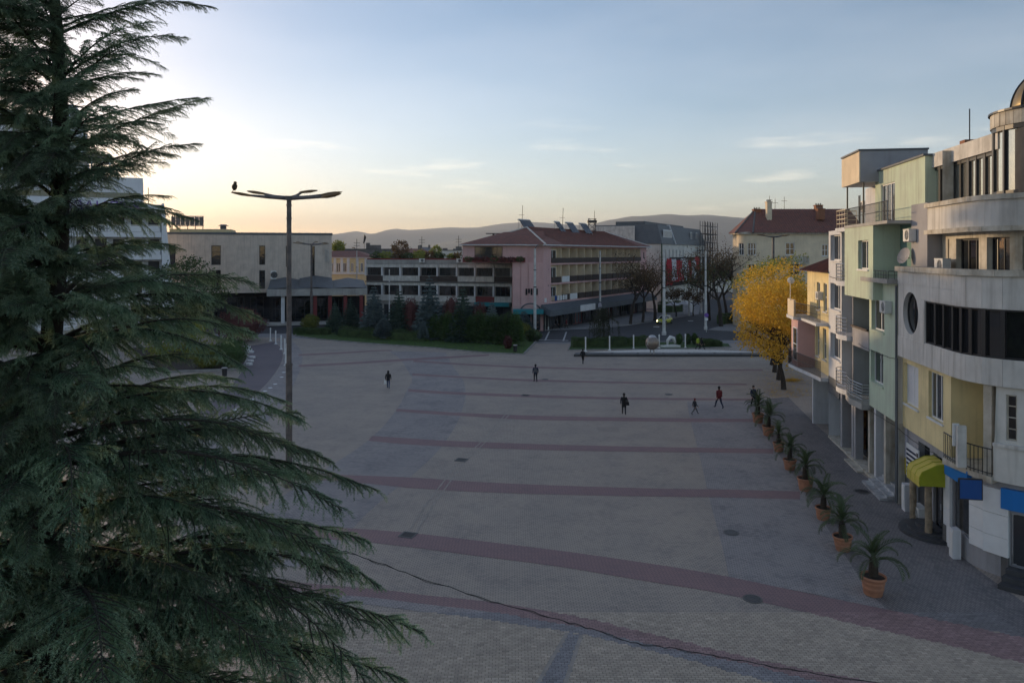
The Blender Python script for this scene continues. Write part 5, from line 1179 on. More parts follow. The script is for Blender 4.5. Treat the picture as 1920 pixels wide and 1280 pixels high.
p = MB(); p.box(3.4, L - 2.7, -.02, .12, 10.92, 11.75); p.build('long_balcony_front', 'dark_brown', pk)
p = MB(); p.box(uu + .3, L - 2.7, -.02, .1, 7.67, 8.6); p.build('balcony_front', 'dark_brown', pk)
for k, m_ in enumerate(('blue_sign', 'white_paint', 'white_paint', 'white_paint', 'white_paint')):
    p = MB(); u = L - 4.4 - k * .95; p.box(u, u + .7, .11, .16, 4.7, 5.5); p.build('shop_letter', m_, pk)
# street canopy and shops
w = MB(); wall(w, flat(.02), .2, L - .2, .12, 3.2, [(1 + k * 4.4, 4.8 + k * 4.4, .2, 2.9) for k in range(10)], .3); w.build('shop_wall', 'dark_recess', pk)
for k in range(10): window(pk, flat(.02), 1 + k * 4.4, 4.8 + k * 4.4, .2, 2.9, -.2, 3, 1, 'red_paint' if k % 3 == 1 else 'dark_metal', 'glass' if k % 2 else 'glass_dark', .1, name='shop_window')
p = MB(); p.hexa([(0, 0, 3.0), (L + 1, 0, 3.0), (L + 2.2, 2.4, 2.6), (0, 2.4, 2.6), (0, 0, 4.3), (L + .8, 0, 4.3), (L + 1.8, 2.3, 3.5), (0, 2.3, 3.5)]); p.build('street_canopy', 'grey_awning', pk)
p = MB(); p.box(L - 14.5, L - 8.5, 2.42, 2.55, 2.7, 3.75); p.build('blank_sign', 'white_plaster', pk)
p = MB(); p.prism([(L - 16.4 + .75 * math.cos(a * math.pi / 10), .0 + .75 * math.sin(a * math.pi / 10)) for a in range(11)], 0, .1); so_ = p.build('arched_sign', 'lilac_panel', pk); so_.rotation_euler = (R(90), 0, 0); so_.location = (0, 2.6, 3.0)
# face towards the square
QF = Frame(PA.x, PA.y, math.pi); 
qe = QF.empty('pink_wing', label='pink front wing with grooved wall panels and terrace storey above the office roof', cat='building')
qu = lambda px: (1019 - px) * 120 / F
w = MB(); 
for k in range(4):
    a, b = qu(1019 - k * 14.6) + .0, qu(1019 - (k + 1) * 14.6) - .1
    p = MB(); p.box(a, b, -.6, .02, pzz(575), pzz(493) - .05); p.build('grooved_panel', 'pink_plaster', qe)
w.box(.05, qu(960.5), -9, -.1, 0.1, pzz(492)); w.build('lower_wall', 'pink_plaster', qe)
hh = [(qu(942), qu(889), pzz(488), pzz(462))]
w = MB(); wall(w, flat(-1.5), .0, qu(866), pzz(492), ZE, hh, .2); body(w, 0, qu(866), pzz(492), ZE, -1.5, -9); w.build('terrace_wall', 'pink_plaster', qe)
window(qe, flat(-1.5), *hh[0], -.15, 5, 1, 'dark_metal', 'glass', .09, name='terrace_window')
p = MB(); p.box(qu(985), qu(868), .2, .26, pzz(491.5), pzz(483)); p.build('terrace_screen', 'red_paint', qe)
p = MB(); p.box(.1, qu(962), -.2, 2.6, 2.95, 3.6); p.build('teal_awning', 'teal_awning', qe)
p = MB(); p.tube([(qu(995) + 1.6 * math.cos(a * math.pi / 12), -.0, pzz(583) + 1.2 * math.sin(a * math.pi / 12)) for a in range(13)], .12, 6); p.build('arch_trim', 'slate_metal', qe)
for k in range(3): window(qe, flat(-.1), .5 + k * 1.6, 1.9 + k * 1.6, .2, 2.8, .06, 1, 1, 'dark_metal', 'glass', .09, name='shop_window')
# dark wall lettering left as a cluster of plain dark strokes
for k in range(5): p = MB(); p.box(qu(1000) + k * .42 - .7, qu(1000) + k * .42 - .42, .03, .1, pzz(553) + (k % 2) * .3, pzz(541)); p.build('wall_letter', 'cloth_black', qe)
# hip roof
o_ = .9
def RW(u, v, z): return PF.w(u, v, z)
p = MB(); q = [(-o_, o_), (L + o_, o_), (L + o_, -13.5 - o_), (-o_, -13.5 - o_)]
r1, r2 = (6.5, -6.75, 17.0), (L - 6.5, -6.75, 17.0)
def sl(*a): i = len(p.v); p.v += a; p.f.append(tuple(range(i, i + len(a)))); p.m.append(0)
E = [(x, y_, ZE + .12) for x, y_ in q]
sl(E[0], E[1], r2, r1); sl(E[1], E[2], r2); sl(E[2], E[3], r1, r2); sl(E[3], E[0], r1); rf = p.build('roof', 'roof_tile_red', pk)
p = MB(); p.box(-o_, L + o_, -13.5 - o_, o_ + .02, ZE - .05, ZE + .115); p.build('eave', 'white_plaster', pk)
for a, b in ((E[1], r2), (E[0], r1), (E[2], r2)): p = MB(); p.tube([a, b], .16, 6); p.build('hip_ridge', 'panel_grey', rf)
p = MB(); p.tube([r1, r2], .14, 6); p.build('hip_ridge', 'roof_tile_red', rf)
for k in range(40):                                       # standing rows of tiles read as fine ribs down the street slope
    u = 6.5 + k * (L - 13) / 39; p = MB(); p.tube([(u, o_ - .05, ZE + .16), (u, -6.7, 17.02)], .05, 4, caps=False); p.build('tile_rib', 'roof_tile_red', rf)
# roof over the terrace storey
p = MB(); a0, a1 = -.3, qu(860)
p.hexa([(a0, -9, ZE), (a1, -9, ZE), (a1, -.6, ZE), (a0, -.6, ZE), (a0, -9, ZE + .15), (a1, -9, ZE + .15), (a1, -.6, ZE + .15), (a0, -.6, ZE + .15)]); p.build('eave', 'white_plaster', qe)
p = MB(); p.hexa([(a0, -9, ZE + .152), (a1, -9, ZE + .152), (a1, -.62, ZE + .152), (a0, -.62, ZE + .152), (a0, -9, ZE + 2.5), (qu(960), -9, ZE + 2.3), (qu(945), -6.5, ZE + 2.3), (a0, -6.5, ZE + 2.5)]); p.build('roof', 'roof_tile_red', qe)
p = MB(); p.box(qu(945), qu(908), -8, -7.2, ZE + 2.0, ZE + 2.15); p.box(qu(942), qu(938), -7.8, -7.4, ZE + .5, ZE + 2.0); p.box(qu(925), qu(921), -7.8, -7.4, ZE + .5, ZE + 2.0); p.build('roof_pergola', 'dark_metal', qe)
# solar collectors on the roof
for k, (px, Y, n, lb) in enumerate(((988, 131, 4, 'tilted rack of solar collectors nearest the corner of the pink roof'), (1049, 139, 2, 'small tilted rack of solar collectors in the row on the pink roof'), (1072, 143, 3, 'middle tilted rack of solar collectors beside the lattice mast'), (1097, 147, 3, 'tilted rack of solar collectors farthest along the pink roof'))):
    q = P(px, 432 if k == 0 else 440, Y)
    so = empty('solar_collector', (q.x, q.y, 0), PF.a, lb, 'solar panel', 'solar collectors on the pink roof'); zb = 16.4
    for j in range(n):
        p = MB(); x = (j - n / 2) * 1.02; p.hexa([(x, .9, zb), (x + .96, .9, zb), (x + .96, .98, zb + .03), (x, .98, zb + .03), (x, -.5, zb + 1.9), (x + .96, -.5, zb + 1.9), (x + .96, -.42, zb + 1.93), (x, -.42, zb + 1.93)]); p.build('panel', 'solar', so)
    p = MB()
    for x in (-n / 2, 0, n / 2): p.tube([(x, -.5, 15.6), (x, -.5, zb + 1.9)], .05, 5); p.tube([(x, .9, 15.3), (x, .9, zb)], .05, 5)
    p.tube([(-n / 2, -.6, zb + 1.95), (n / 2, -.6, zb + 1.95)], .16, 8); p.build('frame', 'steel', so)
for px, y0, Y in ((978, 385, 131), (1054, 390, 139), (1113, 395, 150)):
    q = P(px, 440, Y); p = MB(); p.tube([(q.x, q.y, 15.5), (q.x + .2, q.y, P(px, y0, Y).z)], .05, 5); p.tube([(q.x - .5, q.y, P(px, y0 + 18, Y).z), (q.x + .5, q.y, P(px, y0 + 18, Y).z)], .025, 4)
    tag(p.build('roof_antenna', 'dark_metal'), {978: 'thin antenna mast beside the nearest solar rack', 1054: 'thin antenna mast in the middle of the pink roof', 1113: 'thin antenna mast by the lattice frame on the pink roof'}[px], 'antenna')
q = P(1110, 430, 152); lm = empty('lattice_mast', (q.x, q.y, 0), 0, 'short lattice mast standing behind the solar collectors', 'mast')
p = MB()
for sx_ in (-.7, .7):
    for sy_ in (-.7, .7): p.tube([(sx_, sy_, 14), (sx_, sy_, 19.6)], .07, 4)
for z in (16, 17.2, 18.4, 19.5): p.tube([(-.8, -.7, z), (.8, -.7, z)], .05, 4); p.tube([(-.7, -.7, z), (.7, -.7, z - 1.2)], .04, 4); p.tube([(.7, .7, z), (-.7, .7, z - 1.2)], .04, 4)
p.build('lattice', 'dark_metal', lm); p = MB(); p.box(-.9, .9, -.8, .8, 18.7, 19.2); p.build('platform', 'dark_metal', lm)

# ---- mansard building under repair
MC, MD = Vector(P(1240, 0, 166)[:2]), Vector(P(1322, 0, 205)[:2]); ML = (MD - MC).length
MF = Frame(MD.x, MD.y, math.atan2(MC.y - MD.y, MC.x - MD.x))
mn = MF.empty('mansard_building', label='pale building with dark slate mansard storey behind the pink block', cat='building')
zm0, zm1 = 14.6, 19.0
hh = [(ML - 4 - k * 3.2, ML - 3 - k * 3.2, 11.2, 13.4) for k in range(6)]
w = MB(); wall(w, flat(0), 0, ML, 0, zm0, hh, .2); body(w, 0, ML, 0, zm0, 0, -16); w.build('wall', 'pale_plaster', mn)
for h_ in hh: window(mn, flat(0), *h_, -.12, 2, 1, 'white_paint', 'glass_dark', .1)
p = MB(); p.hexa([(0, -16, zm0), (ML + .3, -16, zm0), (ML + .3, .3, zm0), (0, .3, zm0), (0, -16, zm1), (ML - 1.0, -16, zm1), (ML - 1.2, -1.3, zm1), (0, -1.3, zm1)]); mr_ = p.build('mansard_roof', 'slate_metal', mn)
p = MB(); p.box(ML + .31, ML + .5, -16, -6, 13.5, zm1 - .3); p.build('gable_panel', 'panel_grey', mn)
window(mn, flat(-.5), ML - 10, ML - 2.5, 15.9, 17.9, .25, 7, 1, 'white_paint', 'curtain', .3, name='dormer_window')
for u_ in (8, 14): window(mn, flat(-.5), u_, u_ + 1.6, 15.9, 17.9, .25, 2, 1, 'white_paint', 'glass', .12, name='dormer_window')
p = MB(); p.hexa([(ML - 11.3, -.9, zm0), (ML - 10.9, -.9, zm0), (ML - 10.9, .5, zm0), (ML - 11.3, .5, zm0), (ML - 11.3, -1.8, zm1 + .2), (ML - 10.9, -1.8, zm1 + .2), (ML - 10.9, -1.1, zm1 + .2), (ML - 11.3, -1.1, zm1 + .2)]); p.build('firewall', 'white_plaster', mn)
p = MB(); p.box(4, ML - 4, -12, -5, zm1, zm1 + .9); p.build('roof_block', 'slate_metal', mn)
p = MB(); p.tube([(ML + .06, .12, 0), (ML + .06, .12, zm0)], .15, 6); p.build('downpipe', 'net_green', mn)
sc = MF.empty('scaffolding', label='dark tube scaffolding around the end of the mansard building', cat='scaffolding')
for iu in range(7):
    for iv in range(2):
        u = -6 + iu * 3.2; v = .9 + iv * 1.2 ; top = 21.0 if iu < 6 else 14.2
        p = MB(); p.tube([(u, v, 0), (u, v, top)], .09, 5); p.build('upright', 'dark_metal', sc)
for z in [2.2 * k for k in range(1, 10)]:
    for v in (.9, 2.1):
        p = MB(); p.tube([(-6, v, z), (-6 + (5 if z > 14 else 6) * 3.2, v, z)], .08, 5); p.build('ledger', 'dark_metal', sc)
for k in range(9): p = MB(); p.tube([(-6 + 1.6 * k, 2.15, 13 + (k % 2) * 6), (-6 + 1.6 * (k + 2), 2.15, 19 - (k % 2) * 6)], .06, 4); p.build('brace', 'dark_metal', sc)
for z in (13.3, 17.7): p = MB(); p.box(-6, 10 if z > 14 else 13, .95, 2.05, z, z + .08); p.build('deck', 'dark_brown', sc)
p = MB(); p.quad((-2, 1.05, 5), (ML - 3, 1.05, 5), (ML - 3, 1.05, 11.6), (-2, 1.05, 11.6)); p.build('dark_backing', 'cloth_charcoal', sc)  # dark panel added to darken the wall behind the hung cloths
# red and white sheets hung from the scaffold
for k, (px, y0, y1, m_, lb) in enumerate(((1255, 485, 534, 'red_cloth', 'red cloth hung first beside the tall pole'), (1263, 486, 526, 'white_cloth', 'white cloth hung between the first two red ones'), (1272, 488, 527, 'red_cloth', 'broad red cloth hung second in the row'), (1281, 485, 526, 'white_cloth', 'white cloth hung just after the broad red one'), (1287, 487, 515, 'white_cloth', 'short gathered white cloth in the middle of the hung row'), (1293, 488, 528, 'red_cloth', 'narrow red cloth hung third in the row'), (1301, 487, 527, 'white_cloth', 'pale cloth hung before the last red bundle'), (1307, 481, 506, 'red_cloth', 'short red cloth bundled at the far end of the row'))):
    v = 2.4; u, z0 = MF.uz(px, y0, v); z1 = MF.uz(px, y1, v)[1]; wd = 5.0 if 'broad' not in lb else 8.0
    p = MB(); NX, NZ = 12, 10
    for j in range(NZ + 1):
        for i in range(NX + 1):
            s_ = i / NX - .5; t_ = j / NZ; pinch = .65 + .35 * t_ + .12 * math.sin(t_ * 7 + k)
            p.v.append((u + s_ * wd * pinch, v + .22 * math.sin(i * 1.9 + k) * (.4 + t_), z0 + (z1 - z0) * t_ + .1 * math.sin(i * 1.3 + k)))
    for j in range(NZ):
        for i in range(NX): a = j * (NX + 1) + i; p.f.append((a, a + 1, a + NX + 2, a + NX + 1)); p.m.append(0)
    me = p.mesh('hanging_cloth', m_, True); o = link('hanging_cloth', me); o.location = (MF.o.x, MF.o.y, 0); o.rotation_euler = (0, 0, MF.a); tag(o, lb, 'cloth', 'red and white cloths on the scaffold')

# ---- cream house with chimneys
KF = cf(1600, 125); ks = 125 / F
kh = KF.empty('chimney_house', label='cream house with rounded corner, dark red tiled roof and chimneys', cat='building')
ku = lambda px: (1600 - px) * ks; kz = lambda y: H - (y - CY) * ks
uc = ku(1412); rc = (1412 - 1389) * ks
def mpk(t, z, d):
    if t <= uc: return (t, d, z)
    th = (t - uc) / rc
    if th <= math.pi / 2: return (uc + (rc + d) * math.sin(th), -rc + (rc + d) * math.cos(th), z)
    return (uc + rc + d, -rc - (t - uc - rc * math.pi / 2), z)
KT = [uc + rc * math.pi / 2 * k / 8 for k in range(9)]
hh = [(ku(1490), ku(1473), kz(478), kz(455)), (ku(1553), ku(1541), kz(480), kz(458)), (ku(1500), ku(1478), kz(516), kz(494)), (uc - .55, uc + .9, kz(478), kz(456)), (uc - .55, uc + .9, kz(520), kz(496)), (uc + 1.5, uc + 2.6, kz(478), kz(456)), (ku(1450), ku(1438), kz(520), kz(498))]
w = MB(); wall(w, mpk, 0, uc + rc * math.pi / 2 + 2.5, 0, kz(437), hh, .2, KT); w.quad((0, 0, 0), (0, -10, 0), (0, -10, kz(437)), (0, 0, kz(437))); w.build('wall', 'cream_plaster', kh)
for k, h_ in enumerate(hh): window(kh, mpk, *h_, -.12, 2 if k != 3 else 3, 2, 'white_paint', 'glass' if k % 2 else 'glass_dark', .12, 'white_plaster')
p = MB(); 
for a, b in zip([0] + KT, KT + [uc + rc * math.pi / 2 + 2.5]): pbox(p, mpk, a, b, kz(439), kz(435), -.1, .55)
p.build('eave', 'cornice_stone', kh)
for z in (kz(484),):
    p = MB(); pbox(p, mpk, ku(1514), ku(1455), kz(492), kz(480), .6, .72); pbox(p, mpk, ku(1514), ku(1455), kz(492) - .25, kz(492), -.0, .85); bo_ = p.build('balcony', 'cornice_stone', kh)
    for k in range(9): p = MB(); p.lathe([(.08, 0), (.14, .3), (.06, .7), (.1, 1.0)], 8, (ku(1512) + k * .63, .8, kz(491))); p.build('baluster', 'cornice_stone', bo_)
RA = [(-2, .9), (uc + .3, .9), (uc + rc + .7, -rc * .4), (uc + rc + .7, -rc - 3.0), (-2, -rc - 9.5)]
ze, zr = kz(436.5), kz(388)
p = MB(); n = len(RA); rg = [(-2, -6, zr), (ku(1438), -6, zr)]
E_ = [(x, y_, ze) for x, y_ in RA]
def s2(*a): i = len(p.v); p.v += a; p.f.append(tuple(range(i, i + len(a)))); p.m.append(0)
s2(E_[0], E_[1], rg[1], rg[0]); s2(E_[1], E_[2], rg[1]); s2(E_[2], E_[3], rg[1]); s2(E_[3], E_[4], rg[0], rg[1]); kr = p.build('roof', 'roof_tile_red', kh)
for k in range(46):
    u = -1.5 + k * (uc + 1.5) / 45; u2 = min(u, ku(1438)); t_ = 1 if u <= ku(1438) else max(.15, 1 - (u - ku(1438)) / (uc - ku(1438) + .3)); 
    p = MB(); p.tube([(u, .88, ze + .03), (u + (ku(1438) - u if u > ku(1438) else 0) * 0, .88 - 6.88 * t_, ze + (zr - ze) * t_ + .03)], .05, 4, caps=False); p.build('tile_rib', 'roof_tile_red', kr)
for a, b in ((E_[1], rg[1]), (E_[2], rg[1])): p = MB(); p.tube([a, b], .16, 6); p.build('hip_ridge', 'concrete_dark', kr)
for a, b, y0, y1, v in ((1449, 1458, 376, 416, -3.2), (1432, 1446, 389, 402, -5.5), (1553, 1566, 381, 402, -5.5), (1543, 1556, 390, 404, -2.5)):
    p = MB(); p.box(ku(b), ku(a), v - .5, v + .5, kz(y1) - .6, kz(y0)); p.box(ku(b) - .08, ku(a) + .08, v - .58, v + .58, kz(y0) - .12, kz(y0) + .05); c_ = p.build('chimney', 'cream_plaster' if b - a < 10 else 'brick_chimney', kr)
    for j in range(3): p = MB(); p.tube([(ku(b) + (j + .5) * (b - a) * ks / 3, v, kz(y0)), (ku(b) + (j + .5) * (b - a) * ks / 3, v, kz(y0) + .35)], .1, 6); p.build('chimney_pot', 'concrete_dark', kr)
for px, y0 in ((1466, 362), (1477, 368), (1495, 364)):
    p = MB(); p.tube([(ku(px), -6, kz(392)), (ku(px), -6, kz(y0))], .04, 4); p.tube([(ku(px) - .5, -6, kz(y0 + 8)), (ku(px) + .5, -6, kz(y0 + 8))], .03, 4); p.build('antenna', 'dark_metal', kr)

# ---- roofs of the town beyond
def block(px0, px1, ytop, Y, m_, label, roofm='roof_felt', yroof=None, wy=(), extra=()):
    f = cf(px1, Y); s_ = Y / F; z1 = H - (ytop - CY) * s_; W = (px1 - px0) * s_
    e = f.empty('town_building', label=label, cat='building', group='roofs of the town beyond the square')
    hh = []
    for y0, y1 in wy:
        n = max(2, int(W / 4)); hh += [((k + .3) * W / n, (k + .7) * W / n, H - (y1 - CY) * s_, H - (y0 - CY) * s_) for k in range(n)]
    w = MB(); wall(w, flat(0), 0, W, 0, z1, hh, .2); body(w, 0, W, 0, z1, 0, -12); w.build('wall', m_, e)
    for h_ in hh: window(e, flat(0), *h_, -.12, 1, 1, 'white_paint', 'glass_dark', .12)
    p = MB()
    if yroof: zr_ = H - (yroof - CY) * s_; p.hexa([(-.5, -12.5, z1), (W + .5, -12.5, z1), (W + .5, .6, z1), (-.5, .6, z1), (2, -6.6, zr_), (W - 2, -6.6, zr_), (W - 2, -6, zr_), (2, -6, zr_)])
    else: p.box(-.2, W + .2, -12.2, .2, z1, z1 + .3)
    p.build('roof', roofm, e)
    for (a, b, y) in extra: p = MB(); p.box((px1 - b) * s_, (px1 - a) * s_, -6, -4, z1, H - (y - CY) * s_); p.build('roof_structure', 'concrete_dark', e)
    return e
block(640, 740, 468, 260, 'concrete_dark', 'low grey building with a stair block and flag behind the old yellow house', extra=((682, 688, 455), (686, 709, 459)))
block(742, 800, 474, 290, 'pale_plaster', 'pale low building half hidden behind the roof garden', 'roof_tile_red', 466, extra=((781, 784, 460),))
block(780, 812, 470, 330, 'concrete', 'small grey roofed building below the crossed mast', 'slate_metal', 463, extra=((801, 804, 459), (784, 788, 459)))
block(826, 866, 470, 300, 'pale_plaster', 'pale flat building next to the pink terrace storey', extra=((828, 837, 465), (848, 852, 466), (853, 864, 462)))
block(1322, 1420, 520, 240, 'pale_plaster', 'pale building at the end of the tree-lined street', 'roof_tile_red', 500)
fo = empty('flag', P(683, 470, 262), 0, 'small dark flag drooping from a pole on a distant roof', 'flag')
p = MB(); p.tube([(0, 0, 0), (0, 0, 5.8)], .07, 5); p.build('pole', 'dark_metal', fo)
p = MB(); p.quad((0, 0, 5.5), (.4, .15, 5.3), (-.1, .1, 2.6), (-.45, 0, 2.4)); p.quad((.4, .15, 5.3), (.7, -.1, 4.6), (.2, 0, 3.0), (-.1, .1, 2.6)); p.build('cloth', 'cloth_charcoal', fo)
for px, y0, y1, Y in ((669, 448, 470, 280), (791, 443, 465, 300), (860, 442, 465, 300)):
    a, b = P(px, y1, Y), P(px, y0, Y); p = MB(); p.tube([a, b], .12, 4)
    for k in (3, 5): p.tube([b + Vector((-1.2, 0, -k * .5)), b + Vector((1.2, 0, -k * .5))], .07, 4)
    tag(p.build('distant_mast', 'dark_metal'), {669: 'thin distant mast over the old yellow house', 791: 'distant mast with two crossbars over the roof garden', 860: 'distant mast beside the edge of the pink roof'}[px], 'mast')
# ------------------------------------------------------------------ vegetation
import numpy as np
rng = np.random.default_rng(11)

def np_mesh(name, verts, nper, mats, extra=None, smooth=False, midx=None):
    """mesh from an (N*nper,3) array of loose tris/quads, plus an optional MB of solid geometry"""
    nv = len(verts); nf = nv // nper
    faces = np.arange(nv).reshape(nf, nper)
    V = verts; Fl = [tuple(f) for f in faces.tolist()]; MI = list(midx) if midx is not None else [0] * nf
    Vl = V.tolist()
    if extra is not None:
        o = len(Vl); Vl += [tuple(v) for v in extra.v]; Fl += [tuple(o + i for i in f) for f in extra.f]; MI += extra.m
    me = bpy.data.meshes.new(name); me.from_pydata(Vl, [], Fl)
    for x in mats: me.materials.append(MATS[x])
    me.polygons.foreach_set('material_index', MI)
    if smooth: me.polygons.foreach_set('use_smooth', [True] * len(Fl))
    me.update(); return me

def rand_dirs(n):
    v = rng.normal(size=(n, 3)); return v / np.linalg.norm(v, axis=1, keepdims=True)
def cards(pos, dirs, length, width, flatz=0.0):
    """leaf quads (diamonds) at pos pointing along dirs"""
    n = len(pos); side = np.cross(dirs, rand_dirs(n)); side /= np.linalg.norm(side, axis=1, keepdims=True) + 1e-9
    l = length[:, None] if hasattr(length, '__len__') else length; w = width[:, None] if hasattr(width, '__len__') else width
    a = pos; b = pos + dirs * l * .5 + side * w * .5; c = pos + dirs * l; d = pos + dirs * l * .5 - side * w * .5
    return np.stack([a, b, c, d], 1).reshape(-1, 3)

def clump_noise(p, s, seed):
    """cheap smooth pseudo-noise for lumpy crowns"""
    return (np.sin(p[:, 0] * s + seed) * np.sin(p[:, 1] * s * 1.13 + seed * 2.1) + np.sin(p[:, 2] * s * .9 + seed * .7 + p[:, 0] * s * .4)) * .5

def globe_crown(n, rx, rz, cz, size, seed, lump=.22, shell=.55, cut=-.9, droop=0.):
    u = rand_dirs(int(n * 1.35)); r = shell + (1 - shell) * rng.random(len(u)) ** .6
    r *= 1 + lump * clump_noise(u * 3.2, 1.7, seed) + .08 * clump_noise(u * 9, 1.3, seed + 5)
    p = u * r[:, None] * np.array([rx, rx, rz])
    gap = clump_noise(p, 2.4, seed + 3) + rng.normal(size=len(p)) * .25
    p = p[gap > cut * .5 - .0][:n]; q = p + np.array([0, 0, cz])
    d = p / (np.linalg.norm(p, axis=1, keepdims=True) + 1e-6) * .6 + rand_dirs(len(p)) * .9 + np.array([0, 0, -.25 - droop]); d /= np.linalg.norm(d, axis=1, keepdims=True)
    return cards(q, d, size * (.6 + .8 * rng.random(len(q))), size * (.5 + .4 * rng.random(len(q))))

def limb_tree(height, trunk_h, r0, spread, depth, seed, nb=4, up=.55, wob=.18):
    """trunk and recursive limbs as tubes; returns MB and list of twig tips"""
    rr = random.Random(seed); mb = MB(); tips = []
    def grow(p, d, l, r, lev):
        pts = [p]; q = p.copy(); dd = d.copy(); n = 4
        for k in range(n):
            dd = (dd + Vector((rr.uniform(-wob, wob), rr.uniform(-wob, wob), rr.uniform(-wob * .4, wob * .6)))).normalized(); q = q + dd * l / n; pts.append(q.copy())
        mb.tube(pts, [r * (1 - .45 * k / n) for k in range(n + 1)], 6 if lev < 2 else 4, caps=False)
        if lev >= depth: tips.append((pts[-1], dd)); return
        for k in range(nb if lev > 0 else nb + 1):
            a = 2 * math.pi * (k + rr.random() * .6) / nb; side = Vector((math.cos(a), math.sin(a), 0)); nd = (dd * up + side * spread + Vector((0, 0, .15))).normalized()
            st = pts[rr.choice((2, 3, 4))] if lev > 0 else pts[rr.choice((3, 4, 4))]
            grow(st, nd, l * rr.uniform(.55, .8), r * .5, lev + 1)
    grow(Vector((0, 0, 0)), Vector((0, 0, 1)), trunk_h, r0, 0)
    return mb, tips

# ---------------------------------------------------------------- the great cedar
def cedar_limb(seed, L=5.0, rise=.10, droop=.10):
    rr = random.Random(seed); wood = MB(); seg = []   # seg: (pos, dir, tipness)
    N = 26; ax = []
    for k in range(N + 1):
        t = k / N; ax.append(Vector((L * t, .10 * math.sin(3 * t + seed) * L * .25, L * (rise * math.sin(math.pi * t * .8) - droop * t ** 3) + .02 * math.sin(9 * t + seed))))
    wood.tube(ax, [max(.006, .055 * (1 - k / N) ** 1.1) for k in range(N + 1)], 6, caps=False)
    def along(l, t): f = t * (len(l) - 1); i = min(int(f), len(l) - 2); return l[i].lerp(l[i + 1], f - i), (l[i + 1] - l[i]).normalized()
    def needle_run(a, b, tip):
        n = max(1, int((b - a).length / .021)); d = (b - a).normalized()
        for k in range(n): seg.append((*(a.lerp(b, k / n)), *d, tip))
    for k in range(int(N * .55), N): needle_run(ax[k], ax[k + 1], 1.0)
    s_ = .10 * L; side = 1; kk = 0
    while s_ < L * .995:
        t = s_ / L; p, d = along(ax, t); side = -side; kk += 1
        ang = R(62 - 24 * t + rr.uniform(-10, 10)); sv = Vector((0, 1, 0)) * side; dirv = (d * math.cos(ang) + sv * math.sin(ang) + Vector((0, 0, rr.uniform(-.16, .10)))).normalized()
        ln = (.30 * L * (1 - t) ** .75 * (.30 + .70 * min(1, t / .22)) + .16) * rr.uniform(.65, 1.15)
        if rr.random() < .14: s_ += .088 * (1.1 - .45 * t); continue
        ln *= rr.choice((.55, .8, 1, 1, 1.15))
        M = max(3, int(ln / .1)); lat = [p]; cv = rr.uniform(-.05, .06)
        q = p.copy(); dd = dirv.copy()
        for j in range(M):
            dd = (dd + Vector((rr.uniform(-.09, .09) + .03, rr.uniform(-.09, .09), -.055 + cv - .04 * rr.random()))).normalized(); q = q + dd * ln / M; lat.append(q.copy())
        wood.tube(lat, [max(.004, .014 * (1 - j / M)) for j in range(M + 1)], 4, caps=False)
        for j in range(M): needle_run(lat[j], lat[j + 1], (j + 1) / M)
        c = .05; tw = 1; bare = rr.random() < .08
        while c < ln:
            pp, ld = along(lat, min(.999, c / ln)); tw = -tw
            sd_ = ld.cross(Vector((0, 0, 1))).normalized() * tw
            td = (ld * .75 + sd_ * rr.uniform(.3, .85) + Vector((0, 0, rr.uniform(-1.0, -.02)))).normalized()
            tl = rr.uniform(.10, .36) * (1 - .35 * c / ln); e1 = pp + td * tl * .55; e2 = e1 + (td + Vector((0, 0, -.28))).normalized() * tl * .45
            if bare and c < ln * .6:
                if rr.random() < .4: wood.tube([pp, e1], .003, 3, caps=False)
                c += .055; continue
            needle_run(pp, e1, .5 + .5 * c / ln); needle_run(e1, e2, .7 + .3 * c / ln)
            c += .055
        s_ += .088 * (1.1 - .45 * t)
    S = np.array(seg); pos, dr, tp = S[:, :3], S[:, 3:6], S[:, 6]
    K = 6; n = len(pos); pos = np.repeat(pos, K, 0); dr = np.repeat(dr, K, 0); tp = np.repeat(tp, K)
    rd = rand_dirs(len(pos)); rd -= dr * (rd * dr).sum(1, keepdims=True); rd /= np.linalg.norm(rd, axis=1, keepdims=True) + 1e-9
    nd = dr * (.45 + .5 * rng.random((len(pos), 1))) + rd; nd /= np.linalg.norm(nd, axis=1, keepdims=True)
    sw = np.cross(nd, rand_dirs(len(pos))); sw /= np.linalg.norm(sw, axis=1, keepdims=True) + 1e-9
    ln = (.028 + .018 * rng.random((len(pos), 1))); wd = .0040
    pos = pos + dr * (rng.random((len(pos), 1)) - .5) * .02
    V = np.stack([pos - sw * wd, pos + sw * wd, pos + nd * ln], 1).reshape(-1, 3)
    mi = np.where((tp > .80) & (rng.random(len(tp)) < .6), 2, 1)
    return np_mesh('branch', V, 3, ['bark_dark', 'cedar_needle', 'cedar_needle_lit'], wood, midx=mi.tolist()), ax[-1]
LIMBS = [cedar_limb(s, 5.0, *pr) for s, pr in ((1, (.10, .10)), (2, (.14, .06)), (3, (.06, .16)), (4, (.12, .12)), (5, (.04, .05)), (6, (.16, .20)))]
CX, CYY = (96 - 960) / F * 12.0, 12.0
cedar = empty('cedar_tree', (CX, CYY, 0), 0, 'tall dark green cedar with layered drooping branches in the near corner of the square', 'tree')
tk = MB(); tp_ = []
for k in range(15): z = 22.5 * k / 14; tp_.append((.12 * math.sin(k * .9), .10 * math.cos(k * .7), z))
tk.tube(tp_, [.33 * (1 - k / 14.5) ** 1.25 + .015 for k in range(15)], 12); tk.build('trunk', 'bark_dark', cedar, True)
